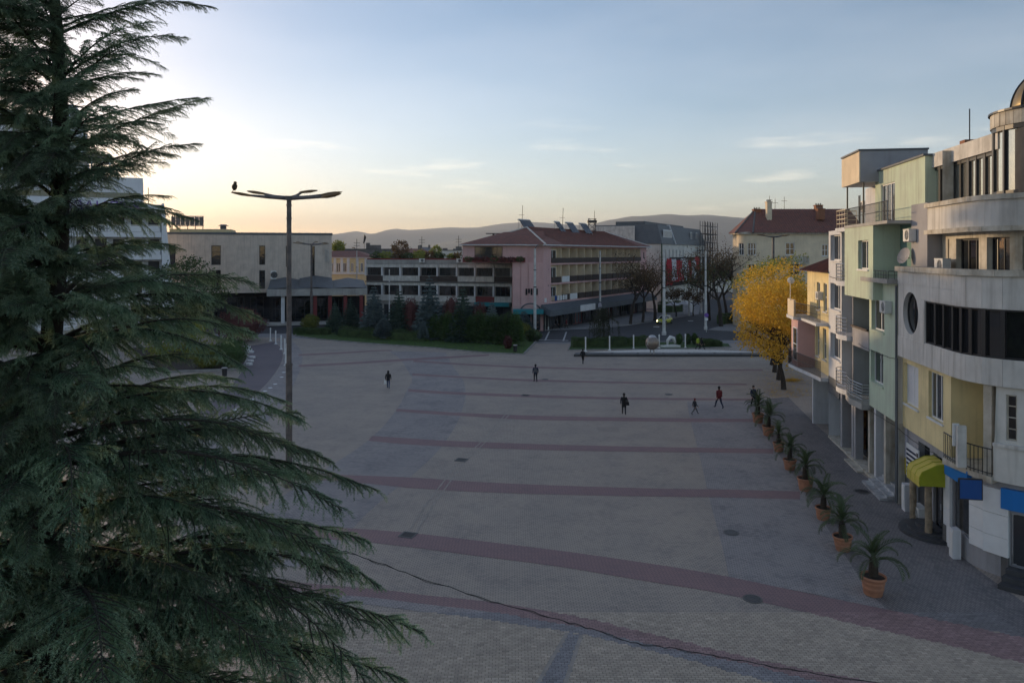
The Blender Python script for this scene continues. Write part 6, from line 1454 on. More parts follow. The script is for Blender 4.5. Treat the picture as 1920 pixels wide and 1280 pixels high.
def place_limb(base_z, tip_world, var, roll=0.0):
    me, tl = LIMBS[var]; base = Vector((CX, CYY, base_z)); d = tip_world - base; sc = d.length / tl.length
    o = link('branch', me, cedar)
    a = math.atan2(d.y, d.x) - math.atan2(tl.y, tl.x); el = math.atan2(d.z, math.hypot(d.x, d.y)) - math.atan2(tl.z, math.hypot(tl.x, tl.y))
    o.location = (0, 0, base_z); o.rotation_euler = (R(roll), -el, a); o.scale = (sc, sc, sc)
# limbs whose tips the photo shows against sky and square
for k, (px, py, dY, dz) in enumerate(((398, 14, 1.2, -.9), (350, 72, .3, -.8), (300, 42, -.6, -.9), (268, 150, .8, -.5), (388, 184, .9, -1.25), (300, 232, -.4, -.9), (374, 272, .5, -1.1), (330, 290, 1.8, -.9), (325, 368, 1.2, -.6), (262, 396, -.8, -.4), (300, 455, .4, -.4), (330, 520, 1.4, -.2), (395, 560, -.6, -.1), (490, 596, .6, .1), (430, 640, 1.5, .2), (462, 690, -.5, .3), (440, 745, .8, .3), (536, 752, 1.0, -.8), (560, 850, -.4, .1), (625, 868, .6, .2), (708, 918, 1.1, .4), (640, 960, -.8, .5), (690, 1010, .3, .6), (712, 1100, 1.4, .5), (660, 1070, -.6, .7), (795, 1186, .9, .2), (705, 1175, -.3, .6), (640, 1245, .6, .8), (760, 1270, .2, 1.0), (700, 1300, -1.0, 1.2), (560, 1290, -1.6, 1.2))):
    tip = P(px, py, 12 + dY); place_limb(max(1.2, tip.z + dz), tip, k % 6, rnd.uniform(-12, 12))
# the rest of the crown
z = 4.0; kk = 0
while z < 20.5:                                            # plates of limbs with air between them
    rr_ = max(.9, 5.5 - .41 * (z - 7))
    for j in range(6 if z < 13 else 7):
        a = kk * 2.399 + rnd.uniform(-.35, .35); kk += 1
        dx, dy = math.cos(a), math.sin(a); r = rr_ * rnd.uniform(.62, 1.0) * (1.0 if dx > .2 else 1.2)
        up = (.28 if z > 13 else .06) * r + rnd.uniform(-.25, .25)
        place_limb(z + rnd.uniform(-.16, .16), Vector((CX + dx * r, CYY + dy * r, z + up)), rnd.randrange(6), rnd.uniform(-18, 18) if z < 9 else rnd.uniform(-42, 42))
    for j in range(3):
        a = -math.pi / 2 + rnd.uniform(-1.3, .7); r = rr_ * rnd.uniform(.4, .85); place_limb(z + .15, Vector((CX + math.cos(a) * r, CYY + math.sin(a) * r, z + .1 * r + rnd.uniform(-.5, .3))), rnd.randrange(6), rnd.uniform(-25, 25))
    if z > 8.5:
        for j in range(9 if z > 10.5 else 3):
            a = -math.pi / 2 + rnd.uniform(-1.7, 1.3); r = max(.9, rr_ * rnd.uniform(.3, .7)); place_limb(z + rnd.uniform(-.3, .3), Vector((CX + math.cos(a) * r, CYY + math.sin(a) * r, z + rnd.uniform(-.55, .35) * r)), rnd.randrange(6), rnd.uniform(-60, 60))
    if z > 9:
        for j in range(4):
            a = -math.pi / 2 + rnd.uniform(-.55, .4); r = rnd.uniform(1.4, 2.3); place_limb(z + rnd.uniform(-.25, .25), Vector((CX + math.cos(a) * r, CYY + math.sin(a) * r, z + rnd.uniform(-.5, -.05) * r)), rnd.randrange(6), rnd.uniform(-30, 30))
    z += rnd.uniform(.52, .72)

# ---------------------------------------------------------------- conifers, shrubs and hedges in the garden
def conifer_mesh(name, h, r, n, mats, seed, droop=.35, power=.9, l=.55, w=.17):
    t = 1 - np.sqrt(rng.random(n)) * .985; lay = np.round(t * 17 + rng.normal(size=n) * .18) / 17; lay = np.clip(lay, 0, .99)
    a = rng.random(n) * 6.283; rad = r * (1 - lay) ** power * (1 + .16 * np.sin(a * 5 + lay * 40 + seed)); q = .35 + .65 * rng.random(n) ** .5
    p = np.stack([np.cos(a) * rad * q, np.sin(a) * rad * q, .25 + lay * h - rad * q * droop * .55], 1); p[:, 2] = np.maximum(p[:, 2], .08)
    d = np.stack([np.cos(a), np.sin(a), -droop + rng.normal(size=n) * .35], 1) + rand_dirs(n) * .35; d /= np.linalg.norm(d, axis=1, keepdims=True)
    V = cards(p, d, l * (.6 + .6 * rng.random(n)) * (1.1 - .6 * lay), w * (.6 + .6 * rng.random(n)))
    ex = MB(); ex.tube([(0, 0, 0), (0, 0, h * .96)], [.13, .02], 6, 1); ex.lathe([(r * .55, .2), (r * .3, h * .5), (.02, h * .93)], 8, mi=0, cap=False)  # the lathe is an unseen core added to block light through the crown
    return np_mesh(name, V, 4, mats, ex)
def tree_from(name, me, loc, rz, sc, label, cat, group=None, trunk=None):
    e = empty(name, loc, rz, label, cat, group); o = link('crown', me, e); o.scale = sc
    if trunk: t = link('trunk', trunk, e); t.scale = sc
    return e
tkm = MB(); tkm.tube([(0, 0, -.05), (0, 0, 1.5)], [.16, .13], 8); TRUNK_S = tkm.mesh('trunk', 'bark_dark')
CONI = {'dark': conifer_mesh('crown', 8, 2.3, 5200, ['spruce_green', 'bark_dark'], 1), 'blue': conifer_mesh('crown', 8, 2.1, 5200, ['spruce_blue', 'bark_dark'], 2), 'thuja': conifer_mesh('crown', 4, .85, 3600, ['thuja_green', 'bark_dark'], 3, -.7, .45, .32, .13), 'juniper': conifer_mesh('crown', 3.2, 1.1, 3400, ['spruce_blue', 'bark_dark'], 4, -.5, .6, .4, .1)}
HT = {'dark': 8, 'blue': 8, 'thuja': 4, 'juniper': 3.2}
spots = [('dark', 628, 632, 568, 1.2, 'small dark conifer at the hedge end of the lawn'), ('dark', 657, 636, 560, 1.25, 'broad dark conifer second from the hedge end of the lawn'), ('blue', 701, 640, 537, 1.15, 'blue-grey spruce standing before the office corner'), ('dark', 748, 643, 545, 1.15, 'dark spruce between the two blue spruces'), ('blue', 806, 645, 521, 1.1, 'tallest blue spruce in the garden with pointed top'), ('dark', 868, 650, 541, 1.05, 'dark pointed spruce right of the tallest blue spruce'), ('blue', 922, 652, 566, 1.15, 'low blue spruce near the path corner of the garden'), ('dark', 780, 640, 566, 1.2, 'dark filler conifer behind the tallest blue spruce'), ('dark', 838, 642, 572, 1.2, 'dark conifer half hidden behind the thujas'), ('juniper', 982, 640, 588, 1.1, 'loose grey juniper at the path corner of the garden'), ('juniper', 720, 646, 600, 1.3, 'spreading grey juniper at the foot of the blue spruce'), ('juniper', 793, 650, 606, .8, 'upright pale juniper with yellow tips on the lawn edge')]
for k, (kd, px, py, yt, wf, lb) in enumerate(spots):
    py -= 9; b = G(px, py); hgt = (py - yt) / F * b.y; s_ = hgt / HT[kd]
    tree_from('conifer', CONI[kd], (b.x, b.y, .08), k * 1.7, (s_ * wf, s_ * wf, s_), lb, 'conifer', 'garden conifers', TRUNK_S)
th_i = 0
for k in range(15):
    px = 806 + k * 11.5 + rnd.uniform(-3, 3); py = 638 + k * .75; yt = 590 + rnd.uniform(-7, 9); b = G(px, py); hgt = (py - yt) / F * b.y; s_ = hgt / 4
    tree_from('thuja_shrub', CONI['thuja'], (b.x, b.y, .08), k, (s_ * 1.15, s_ * 1.15, s_), 'upright dark green thuja in the close row along the lawn', 'shrub', 'thuja row along the lawn', TRUNK_S)
def bush(px, py, wpx, hpx, m_, label, n=2600, size=.16, name='shrub', group=None, rzs=1.0, z0=.08):
    b = G(px, py); rx = wpx / 2 / F * b.y; rz = hpx / 2 / F * b.y
    V = globe_crown(n, rx, rz * rzs, rz, size, px * .1, .12, .6)
    ex = MB(); ex.lathe([(rx * .55, rz * .3), (rx * .75, rz), (rx * .5, rz * 1.6), (.02, rz * 1.85)], 10, mi=0, cap=False)
    for k in range(5): a = k * 1.256; ex.tube([(0, 0, -.02), (rx * .35 * math.cos(a), rx * .35 * math.sin(a), rz)], [.05, .02], 5, 1)
    e = empty(name, (b.x, b.y, z0), 0, label, 'shrub', group); link('crown', np_mesh('crown', V, 4, [m_, 'bark_dark'], ex), e)
    st = MB(); st.tube([(0, 0, -.05), (0, 0, rz * .6)], .06, 6); st.build('stem', 'bark_dark', e); return e
bush(582, 622, 34, 32, 'shrub_yellow', 'rounded yellow-green bush behind the clipped hedge')
bush(975, 634, 40, 32, 'shrub_yellow', 'yellowing bush behind the juniper at the path corner')
bush(952, 655, 14, 24, 'shrub_red', 'small russet shrub on the lawn near the bin')
bush(770, 634, 36, 76, 'shrub_red', 'dark red-leaved shrub between the spruces')
bush(846, 636, 34, 84, 'shrub_red', 'dark red-leaved shrub behind the thujas')
bush(900, 640, 30, 76, 'shrub_red', 'dark red-leaved shrub near the low blue spruce')
bush(1000, 640, 32, 22, 'hedge_green', 'low dark bush at the tip of the lawn')
bush(432, 690, 62, 60, 'thuja_green', 'green clipped shrub in the planter beside the plum walkway')
bush(392, 692, 60, 44, 'shrub_yellow', 'yellow-green shrub half hidden by the cedar')
bush(452, 640, 90, 62, 'shrub_red', 'dark red-leaved tree crown beside the row of white posts', 4200, .2)
def hedge(pts, hgt, wid, label, m_='hedge_green', n=5200, size=.13):
    P2 = [Vector(G(*p)[:2]) for p in pts]; tot = sum((b - a).length for a, b in zip(P2, P2[1:])); ex = MB(); vs_ = []
    for a, b in zip(P2, P2[1:]):
        ln = (b - a).length; d = (b - a).normalized(); nn = Vector((-d.y, d.x)); m = int(n * ln / tot)
        s_ = rng.random(m) * ln; c = rng.random(m) * 2 - 1; zq = rng.random(m); edge = rng.integers(0, 3, m)
        c = np.where(edge == 0, np.sign(c) * (.85 + .2 * rng.random(m)), c); zq = np.where(edge > 0, .82 + .25 * rng.random(m), zq)
        zq *= 1 + .10 * np.sin(s_ * 1.7) + .06 * np.sin(s_ * 4.1)
        vs_.append(np.stack([a.x + d.x * s_ + nn.x * c * wid / 2, a.y + d.y * s_ + nn.y * c * wid / 2, .08 + zq * hgt], 1))
        q = [a + nn * wid * .42, a - nn * wid * .42, b - nn * wid * .42, b + nn * wid * .42]; ex.prism([(v.x, v.y) for v in q], .05, hgt * .9)
    p = np.concatenate(vs_); d = rand_dirs(len(p)); d[:, 2] = np.abs(d[:, 2])
    o = link('hedge', np_mesh('hedge', cards(p, d, size * (.6 + .8 * rng.random(len(p))), size * .6), 4, [m_], ex)); return tag(o, label, 'hedge')
hedge([(553, 627), (618, 628)], .85, 1.6, 'low clipped hedge at the end of the lawn below the yellow bush')
hedge([(640, 631), (700, 635), (800, 641)], 1.3, 1.6, 'loose low hedge at the foot of the garden conifers')
hedge([(1072, 651), (1145, 650), (1212, 648)], 1.05, 1.7, 'clipped hedge behind the white posts and the globe', n=7000)
hedge([(1310, 649), (1350, 649)], .7, 2.6, 'low dark hedge wedge beside the walking pair')
for px, py, w_, h_, lb in ((1274, 646, 12, 20, 'clipped egg-shaped shrub between the globe and the last post'), (1290, 646, 11, 19, 'clipped egg-shaped shrub just behind the last white post'), (1302, 646, 11, 20, 'clipped egg-shaped shrub beside the walking pair')): bush(px, py, w_, h_, 'thuja_green', lb, 1800, .11)
for px, py, h_ in ((1347, 604, 2.0), (1380, 600, 2.0)): pass
hedge([(1352, 608), (1385, 604), (1420, 600)], 1.6, 2.0, 'dark hedge along the far side of the street')
hedge([(1238, 587), (1275, 585)], 2.0, 2.0, 'dark cafe hedge across the street below the white parasols')

# ---------------------------------------------------------------- yellow limes
lime_specs = [(1469.5, 730, 4.35, 3.9, 6.7, 'leaf_yellow', 'nearest golden-yellow lime tree of the row', 15000), (1460, 712, 4.0, 3.9, 7.0, 'leaf_yellow', 'second golden lime tree, trunk just behind the nearest', 9000), (1452, 698, 4.1, 4.0, 7.4, 'leaf_yellow', 'third lime tree in the row, golden like the first two', 8000), (1447, 684, 4.2, 4.3, 8.2, 'leaf_olive', 'farthest lime tree of the row, tallest and still greenish', 8000)]
for k, (px, py, rx, rz, cz, m_, lb, n) in enumerate(lime_specs):
    b = G(px, py); e = empty('lime_tree', b, k, lb, 'tree', 'lime trees by the shops')
    mb, tips = limb_tree(8, 3.2, .27, .75, 3, 40 + k, 4, .6); t = mb.build('trunk', 'bark_dark', e)
    V = globe_crown(n, rx, rz, cz, .21, k * 2.3 + 1, .3, .38, -.12)
    o = link('crown', np_mesh('crown', V, 4, [m_]), e); o.location = (-.7 if k == 0 else -.4, 0, 0) if False else (0, 0, 0)
lf = MB()
for _ in range(900):
    b = G(rnd.gauss(1478, 26), rnd.uniform(690, 745)); a = rnd.uniform(0, 6.28); s_ = rnd.uniform(.05, .1); z = .012 + rnd.random() * .02
    lf.quad((b.x + s_ * math.cos(a), b.y + s_ * math.sin(a), z), (b.x - s_ * .6 * math.sin(a), b.y + s_ * .6 * math.cos(a), z + .01), (b.x - s_ * math.cos(a), b.y - s_ * math.sin(a), z), (b.x + s_ * .6 * math.sin(a), b.y - s_ * .6 * math.cos(a), z + .015))
for _ in range(420):
    b = G(rnd.gauss(1487, 7), rnd.gauss(713, 1.6)); a = rnd.uniform(0, 6.28); s_ = rnd.uniform(.06, .12); z = .015 + rnd.random() * .06
    lf.quad((b.x + s_ * math.cos(a), b.y + s_ * math.sin(a), z), (b.x - s_ * .6 * math.sin(a), b.y + s_ * .6 * math.cos(a), z + .01), (b.x - s_ * math.cos(a), b.y - s_ * math.sin(a), z), (b.x + s_ * .6 * math.sin(a), b.y - s_ * .6 * math.cos(a), z + .015))
tag(lf.build('fallen_leaves', 'leaf_yellow'), 'fallen yellow leaves on the paving under the lime trees', 'leaves', kind='stuff')

# ---------------------------------------------------------------- half-bare street trees
def street_tree(px, py, ytop, seed, dens, m_, label, spread=.8, rxf=.36):
    b = G(px, py, .12); hgt = (py - ytop) / F * b.y; e = empty('street_tree', b, seed, label, 'tree', 'street trees by the pink building')
    mb, tips = limb_tree(hgt, hgt * .36, hgt * .022, spread, 4, seed, 3, .75, .2)
    zmax = max(t[0].z for t in tips); s_ = hgt / zmax
    mb.v = [(x * s_, y * s_, z * s_) for x, y, z in mb.v]; mb.build('trunk', 'bark_dark', e)
    tp = np.array([list(t[0] * s_) for t in tips]); n = dens
    idx = rng.integers(0, len(tp), n); p = tp[idx] + rng.normal(size=(n, 3)) * hgt * .045; d = rand_dirs(n); d[:, 2] -= .4
    link('crown', np_mesh('crown', cards(p, d, .26 * (.6 + .8 * rng.random(n)), .16), 4, [m_]), e)
for a in ((1182, 607, 500, 5, 2200, 'leaf_brown', 'half-bare street tree nearest the square by the pink balconies'), (1205, 604, 488, 6, 2000, 'leaf_brown', 'half-bare street tree second along the pink building'), (1228, 601, 478, 9, 1300, 'leaf_brown', 'bare dark street tree third along the pink building, just before the tall pole'), (1268, 594, 540, 12, 1500, 'leaf_brown', 'brown-leaved tree before the hung cloths'), (1300, 592, 538, 13, 1500, 'leaf_brown', 'brown-leaved tree under the last hung cloth'), (1330, 600, 490, 14, 2800, 'leaf_green', 'dark green tree at the bend of the street'), (1352, 612, 455, 15, 3000, 'leaf_brown', 'tall russet tree before the hazy hill'), (1376, 606, 470, 17, 3200, 'leaf_brown', 'tall russet tree nearest the cream house'), (1362, 590, 486, 18, 3000, 'leaf_green', 'dark tree filling the end of the street')): street_tree(*a)
# weeping tree on the traffic island
b = G(1131, 648); e = empty('weeping_tree', b, 0, 'small weeping tree with hanging strands on the island hedge', 'tree')
mb = MB(); mb.tube([(0, 0, 0), (.1, 0, 1.6), (-.05, .05, 3.4), (.1, 0, 4.4)], [.12, .1, .08, .05], 7); strands = []
for k in range(46):
    a = rnd.uniform(0, 6.28); r = rnd.uniform(.5, 2.2); z0 = rnd.uniform(3.6, 5.0); pts = [Vector((0, 0, z0 - .3)), Vector((r * .5 * math.cos(a), r * .5 * math.sin(a), z0 + .25)), Vector((r * math.cos(a), r * math.sin(a), z0 - .5)), Vector((r * 1.08 * math.cos(a), r * 1.08 * math.sin(a), z0 - 1.6 - rnd.random())), Vector((r * 1.1 * math.cos(a), r * 1.1 * math.sin(a), max(.4, z0 - 2.8 - rnd.random() * 1.4)))]
    mb.tube(pts, [.03, .025, .018, .012, .008], 4, caps=False)
    for s_ in range(len(pts) - 1):
        for q in range(26): strands.append(list(pts[s_].lerp(pts[s_ + 1], rnd.random()) + Vector((rnd.gauss(0, .07), rnd.gauss(0, .07), 0))))
mb.build('trunk', 'bark_dark', e); p = np.array(strands); d = rand_dirs(len(p)) * .5 + np.array([0, 0, -1.]); d /= np.linalg.norm(d, axis=1, keepdims=True)
link('crown', np_mesh('crown', cards(p, d, .2, .06), 4, ['willow_leaf']), e)
# leafy tree before the hotel, distant trees
def leafy(px, py, wpx, hpx, Y, m_, label, n=5000, size=.3, seed=1):
    c = P(px, py, Y); rx, rz = wpx / 2 / F * Y, hpx / 2 / F * Y; e = empty('leafy_tree', (c.x, Y, 0), seed, label, 'tree')
    th_ = max(.5, c.z - rz * .5); mb = MB(); mb.tube([(0, 0, 0), (.1, .1, th_ * .6), (0, 0, th_)], [rx * .08 + .06, rx * .07, rx * .05], 7)
    for k in range(7): a = k * .9; mb.tube([(0, 0, th_ * .8), (rx * .5 * math.cos(a), rx * .5 * math.sin(a), c.z + rz * rnd.uniform(-.1, .6))], [rx * .03, .02], 5)
    mb.build('trunk', 'bark_grey', e); link('crown', np_mesh('crown', globe_crown(n, rx, rz, c.z, size, seed * 1.7, .25, .4, -.3), 4, [m_]), e)
leafy(352, 548, 130, 120, 100, 'leaf_green', 'rounded green tree before the theatre, behind the cedar tips', 9000, .3, 3)
leafy(335, 640, 120, 90, 88, 'leaf_olive', 'yellowing low tree glimpsed through the cedar branches', 5000, .25, 4)
leafy(634, 463, 24, 26, 230, 'leaf_olive', 'distant yellowish tree beside the theatre edge', 1500, .55, 5)
leafy(751, 466, 36, 32, 235, 'leaf_brown', 'distant round half-bare tree above the roof garden', 1500, .5, 6)
leafy(817, 471, 22, 20, 240, 'leaf_olive', 'distant olive tree left of the pink eave', 1200, .5, 7)
leafy(788, 478, 26, 16, 236, 'leaf_olive', 'distant low tree between the round tree and the pink roof', 1000, .5, 8)
# roof garden on the office block
for k in range(13):
    u = 1.5 + k * 2.1; q = OFr.w(u + rnd.uniform(-.4, .4), -1.4, oz2(486)); rx, rz = rnd.uniform(1.0, 1.5), rnd.uniform(.45, .8)
    e = empty('roof_shrub', q, k, 'bushy autumn shrub in the planters along the office roof', 'shrub', 'shrubs of the office roof garden')
    ex = MB(); ex.tube([(0, 0, -.1), (0, 0, rz)], .04, 5, 1)
    link('crown', np_mesh('crown', globe_crown(420, rx, rz, rz * .9, .3, k, .2, .4), 4, [('leaf_green', 'leaf_brown', 'leaf_olive')[k % 3], 'bark_dark'], ex), e)
for k in range(7):
    q = QF.w(qu(975 - k * 16), .5, pzz(489)); e = empty('terrace_shrub', q, k, 'low red flowering shrub along the pink terrace edge', 'shrub', 'red shrubs of the pink terrace')
    link('crown', np_mesh('crown', globe_crown(260, .7, .42, .3, .2, k, .2, .4), 4, ['shrub_red' if k % 3 else 'leaf_green']), e)

# ---------------------------------------------------------------- potted palms
def frond_mesh(seed, el0, bend, L=1.25):
    rr = random.Random(seed); mb = MB(); N = 14; pts = []; p = Vector((0, 0, 0)); e_ = el0
    for k in range(N + 1):
        pts.append(p.copy()); p = p + Vector((math.cos(e_), 0, math.sin(e_))) * L / N; e_ -= bend / N * (1 + k / N)
    mb.tube(pts, [.016 * (1 - .8 * k / N) for k in range(N + 1)], 4, caps=False)
    for k in range(64):
        t = .14 + .86 * k / 64; f = t * N; i = min(int(f), N - 1); q = pts[i].lerp(pts[i + 1], f - i); d = (pts[i + 1] - pts[i]).normalized(); up = Vector((0, 1, 0)).cross(d) * -1
        ln = (.30 * math.sin(math.pi * min(1, t * .92 + .10)) ** .6 + .04) * rr.uniform(.85, 1.1)
        for s_ in (-1, 1):
            dd = (d * .95 + Vector((0, s_ * .62, 0)) + up * .34).normalized(); m_ = q + dd * ln * .5; tip = q + dd * ln + Vector((0, 0, -.05)); wv = d * .0085
            mb.quad(q - wv, m_ - wv * 1.2, tip, m_ + wv * 1.2)
    return mb.mesh('frond', 'palm_leaf')
FR_M = [frond_mesh(k, *a) for k, a in enumerate(((R(84), R(45)), (R(72), R(70)), (R(60), R(88)), (R(44), R(92)), (R(22), R(80))))]
pt = MB(); prof = [(.27, 0), (.29, .03), (.315, .2), (.33, .21), (.328, .25), (.34, .38), (.355, .39), (.353, .43), (.365, .52), (.40, .53), (.405, .62), (.375, .62), (.36, .54)]; pt.lathe(prof, 28, cap=False); pt.v += [(0, 0, 0)]; POT = pt.mesh('pot', 'terracotta', True)
so_ = MB(); so_.lathe([(.365, .55), (.2, .565), (.01, .57)], 20, cap=False); SOIL = so_.mesh('soil', 'soil')
tr_ = MB()
tr_.lathe([(.11, .5), (.14, .6), (.15, .75), (.14, .95), (.12, 1.12), (.07, 1.24), (.02, 1.3)], 12)
for k in range(60):
    a = k * 2.4; z = .58 + .62 * k / 60; r = .14 - .03 * abs(z - .72); tr_.tri((r * .7 * math.cos(a - .25), r * .7 * math.sin(a - .25), z), (r * .7 * math.cos(a + .25), r * .7 * math.sin(a + .25), z), ((r + .06) * math.cos(a), (r + .06) * math.sin(a), z + .11))
PTRUNK = tr_.mesh('trunk', 'palm_trunk')
ordw = ['first and nearest', 'second', 'third', 'fourth', 'fifth', 'sixth', 'seventh', 'eighth and farthest']
for k, (px, py) in enumerate(((1637, 1118), (1581, 1035), (1543, 977), (1510, 923), (1481, 884), (1460, 850), (1440, 820), (1421, 796))):
    b = G(px, py - 4); e = empty('potted_palm', (b.x, b.y, .012), k * 1.3, f'potted palm in a terracotta tub, {ordw[k]} in the row along the shops', 'potted palm', 'potted palms along the shops')
    link('pot', POT, e); link('soil', SOIL, e); link('trunk', PTRUNK, e)
    nf = 15 + (k * 5) % 6; e.rotation_euler = (rnd.uniform(-.05, .05), rnd.uniform(-.05, .05), k * 1.3); e.scale = ((1.12, 1.0, .92, 1.06, .96, .9, 1.05, 1.1)[k],) * 3
    for j in range(nf):
        v = min(4, int(j / nf * 5)); o = link('frond', FR_M[v], e); o.location = (0, 0, 1.2 - .16 * j / nf); o.rotation_euler = (rnd.uniform(-.15, .15), rnd.uniform(-.12, .12), j * 2.399 + rnd.uniform(-.25, .25)); s_ = rnd.uniform(.85, 1.15) * (1.0 if k % 2 == 0 else .9); o.scale = (s_, s_, s_)
# ------------------------------------------------------------------ lamps, posts, sculpture
def big_lamp(loc, hgt, label, rz=0.0, arms=((181, 3.0, .26), (164, 2.3, .48), (48, 1.1, .62), (9, 2.55, .36), (-12, 2.85, .06)), group=None, r=.13):
    e = empty('street_lamp', loc, rz, label, 'street lamp', group)
    p = MB(); p.lathe([(r * 1.9, 0), (r * 1.9, .3), (r * 1.35, .34), (r * 1.3, hgt * .42), (r * 1.05, hgt * .425), (r * .95, hgt)], 14); p.build('pole', 'lamp_rust', e, False)
    for rc_, z0, h_ in ((1.45, hgt * .42, .12), (1.2, hgt - 1.1, .06), (1.2, hgt - .4, .06), (1.6, hgt - .1, .22)):
        p = MB(); p.lathe([(r * rc_, 0), (r * rc_, h_)], 14, (0, 0, z0)); p.build('collar', 'lamp_rust', e)
    for a, l, up in arms:
        a = R(a); d = Vector((math.cos(a), math.sin(a), 0)); q = [Vector((0, 0, hgt)), d * l * .4 + Vector((0, 0, hgt + up * .25)), d * l * .7 + Vector((0, 0, hgt + up * .6))]
        p = MB(); p.tube(q, [.12, .085, .06], 6); p.build('arm', 'lamp_rust', e)
        h0 = q[-1]; n = Vector((-d.y, d.x, 0)); hd = MB(); sl = .16
        prof = ((-.12, .06, .05), (.12, .19, .07), (.5, .24, .08), (.82, .16, .05), (1.0, .04, .02)); rings = []
        for x, wd, th in prof:
            c = h0 + d * x * 1.0 + Vector((0, 0, x * sl)); rings.append([c + n * wd + Vector((0, 0, .0)), c + n * wd * .6 + Vector((0, 0, th)), c - n * wd * .6 + Vector((0, 0, th)), c - n * wd, c - n * wd * .6 + Vector((0, 0, -th)), c + n * wd * .6 + Vector((0, 0, -th))])
        i0 = len(hd.v)
        for rg_ in rings: hd.v += [tuple(x) for x in rg_]
        for k in range(len(rings) - 1):
            for j in range(6): w_ = (j + 1) % 6; hd.f.append((k * 6 + j, k * 6 + w_, (k + 1) * 6 + w_, (k + 1) * 6 + j)); hd.m.append(0)
        hd.f += [tuple(range(5, -1, -1)), tuple(range((len(rings) - 1) * 6, len(rings) * 6))]; hd.m += [0, 0]
        ho_ = hd.build('lamp_head', 'lamp_head', e)
        gq = MB(); gq.quad(*[h0 + d * x + n * w_ + Vector((0, 0, x * sl - .092)) for x, w_ in ((.15, .1), (.15, -.1), (.7, -.1), (.7, .1))]); gq.build('lens', 'plastic_white', ho_)
    return e
L0 = G(542, 912); big_lamp((L0.x, L0.y, 0), 15.45, 'tall dark steel lamp mast with five paddle heads rising beside the cedar')
b = P(584, 0, 126); big_lamp((b.x, 126, .1), 13.9, 'tall lamp mast before the theatre porch with small dark heads', .3, r=.16)
b = P(1450, 0, 96); big_lamp((b.x, 96, 0), 14.6, 'tall lamp mast rising out of the yellow limes', .5, arms=((175, 2.0, .25), (150, 1.6, .3), (10, 2.0, .25), (-25, 1.7, .2)), r=.15)
# bird on the near lamp
bq = P(439, 355, L0.y); be = empty('perched_bird', (bq.x, L0.y + .05, bq.z - .06), R(25), 'hunched brown bird perched on the end of the lamp arm', 'bird')
p = MB(); NB = 12
for x, y_, z, r in ((.0, 0, 0, .02), (.0, 0, .05, .09), (.0, 0, .15, .14), (.01, 0, .25, .14), (.02, 0, .34, .10), (.03, 0, .38, .075), (.035, 0, .42, .085), (.035, 0, .46, .07), (.03, 0, .49, .02)):
    for k in range(NB): a = 2 * math.pi * k / NB; p.v.append((x + r * math.cos(a), y_ + r * .8 * math.sin(a), z))
for a in range(8):
    for k in range(NB): w_ = (k + 1) % NB; p.f.append((a * NB + k, a * NB + w_, (a + 1) * NB + w_, (a + 1) * NB + k)); p.m.append(0)
p.hexa([(-.06, -.05, .06), (-.02, -.05, .06), (-.02, .05, .06), (-.06, .05, .06), (-.14, -.04, -.12), (-.11, -.04, -.12), (-.11, .04, -.12), (-.14, .04, -.12)]); p.build('body', 'bird_brown', be, True)
p = MB(); p.tube([(.10, 0, .43), (.15, 0, .41)], [.022, .004], 6); p.build('beak', 'dark_metal', be)
for s_ in (-1, 1):
    p = MB(); p.hexa([(-.1, s_ * .10, .08), (-.06, s_ * .10, .06), (-.05, s_ * .125, .06), (-.1, s_ * .12, .08), (-.04, s_ * .10, .33), (.07, s_ * .09, .32), (.06, s_ * .115, .32), (-.03, s_ * .12, .33)]); p.build('wing', 'bird_brown', be)
    p = MB(); p.tube([(.02, s_ * .04, .03), (.03, s_ * .045, -.03)], .012, 5); p.build('leg', 'lamp_head', be)
# white concrete poles of the trolley wires
def white_pole(px, ytop, ybase, label, r=.16, head=None):
    b = G(px, ybase, .0); hgt = (ybase - ytop) / F * b.y; e = empty('overhead_line_pole', b, 0, label, 'pole')
    p = MB(); p.lathe([(r * 1.6, 0), (r * 1.6, .5), (r * 1.2, .6), (r * .75, hgt)], 12); p.build('shaft', 'pole_paint', e, False)
    p = MB(); p.lathe([(r * 1.25, 0), (r * 1.25, .15)], 10, (0, 0, hgt * .55)); p.lathe([(r * 1.15, 0), (r * 1.15, .1)], 10, (0, 0, hgt * .75)); p.build('clamp', 'dark_metal', e)
    if head: p = MB(); p.tube([(0, 0, hgt - .1), (head * .5, 0, hgt + .5), (head, 0, hgt + .6)], [.07, .06, .05], 6); p.build('bracket', 'dark_metal', e); p = MB(); p.box(head - .1, head + .5, -.12, .12, hgt + .5, hgt + .64); p.build('lantern', 'lamp_head', e)
    return e
for a in ((1003, 466, 628, 'tall white pole at the tip of the lawn', .2, .7), (1026, 468, 619, 'tall white pole carrying the traffic light', .2), (1125, 470, 604, 'tall white pole behind the weeping tree', .19), (1137, 490, 590, 'thinner white pole behind the weeping tree', .13), (1245, 469, 628, 'tall bright white pole before the street, next to the taxi', .22), (1292, 508, 592, 'short white pole before the hung cloths', .13), (1315, 470, 588, 'white pole across the street under the scaffold', .17, -1.2), (1323, 470, 618, 'grey pole with a purple sign at the street corner', .18), (983, 494, 600, 'slim white pole before the pink front wing', .13, .5), (669, 470, 596, 'slim lamp pole before the old yellow house', .12, -.8), (730, 505, 606, 'slim white pole among the garden spruces', .11), (1375, 553, 596, 'short lamp post beside the yellow limes', .1, -1.0)): white_pole(*a)
# overhead wires are only a few: one cross arm
q = G(1125, 604); p = MB(); p.tube([(q.x, q.y, 5.6), (q.x + 6.5, q.y + 2, 5.6)], .09, 5); tag(p.build('signal_arm', 'dark_metal'), 'dark horizontal signal arm reaching out over the street', 'signal arm')
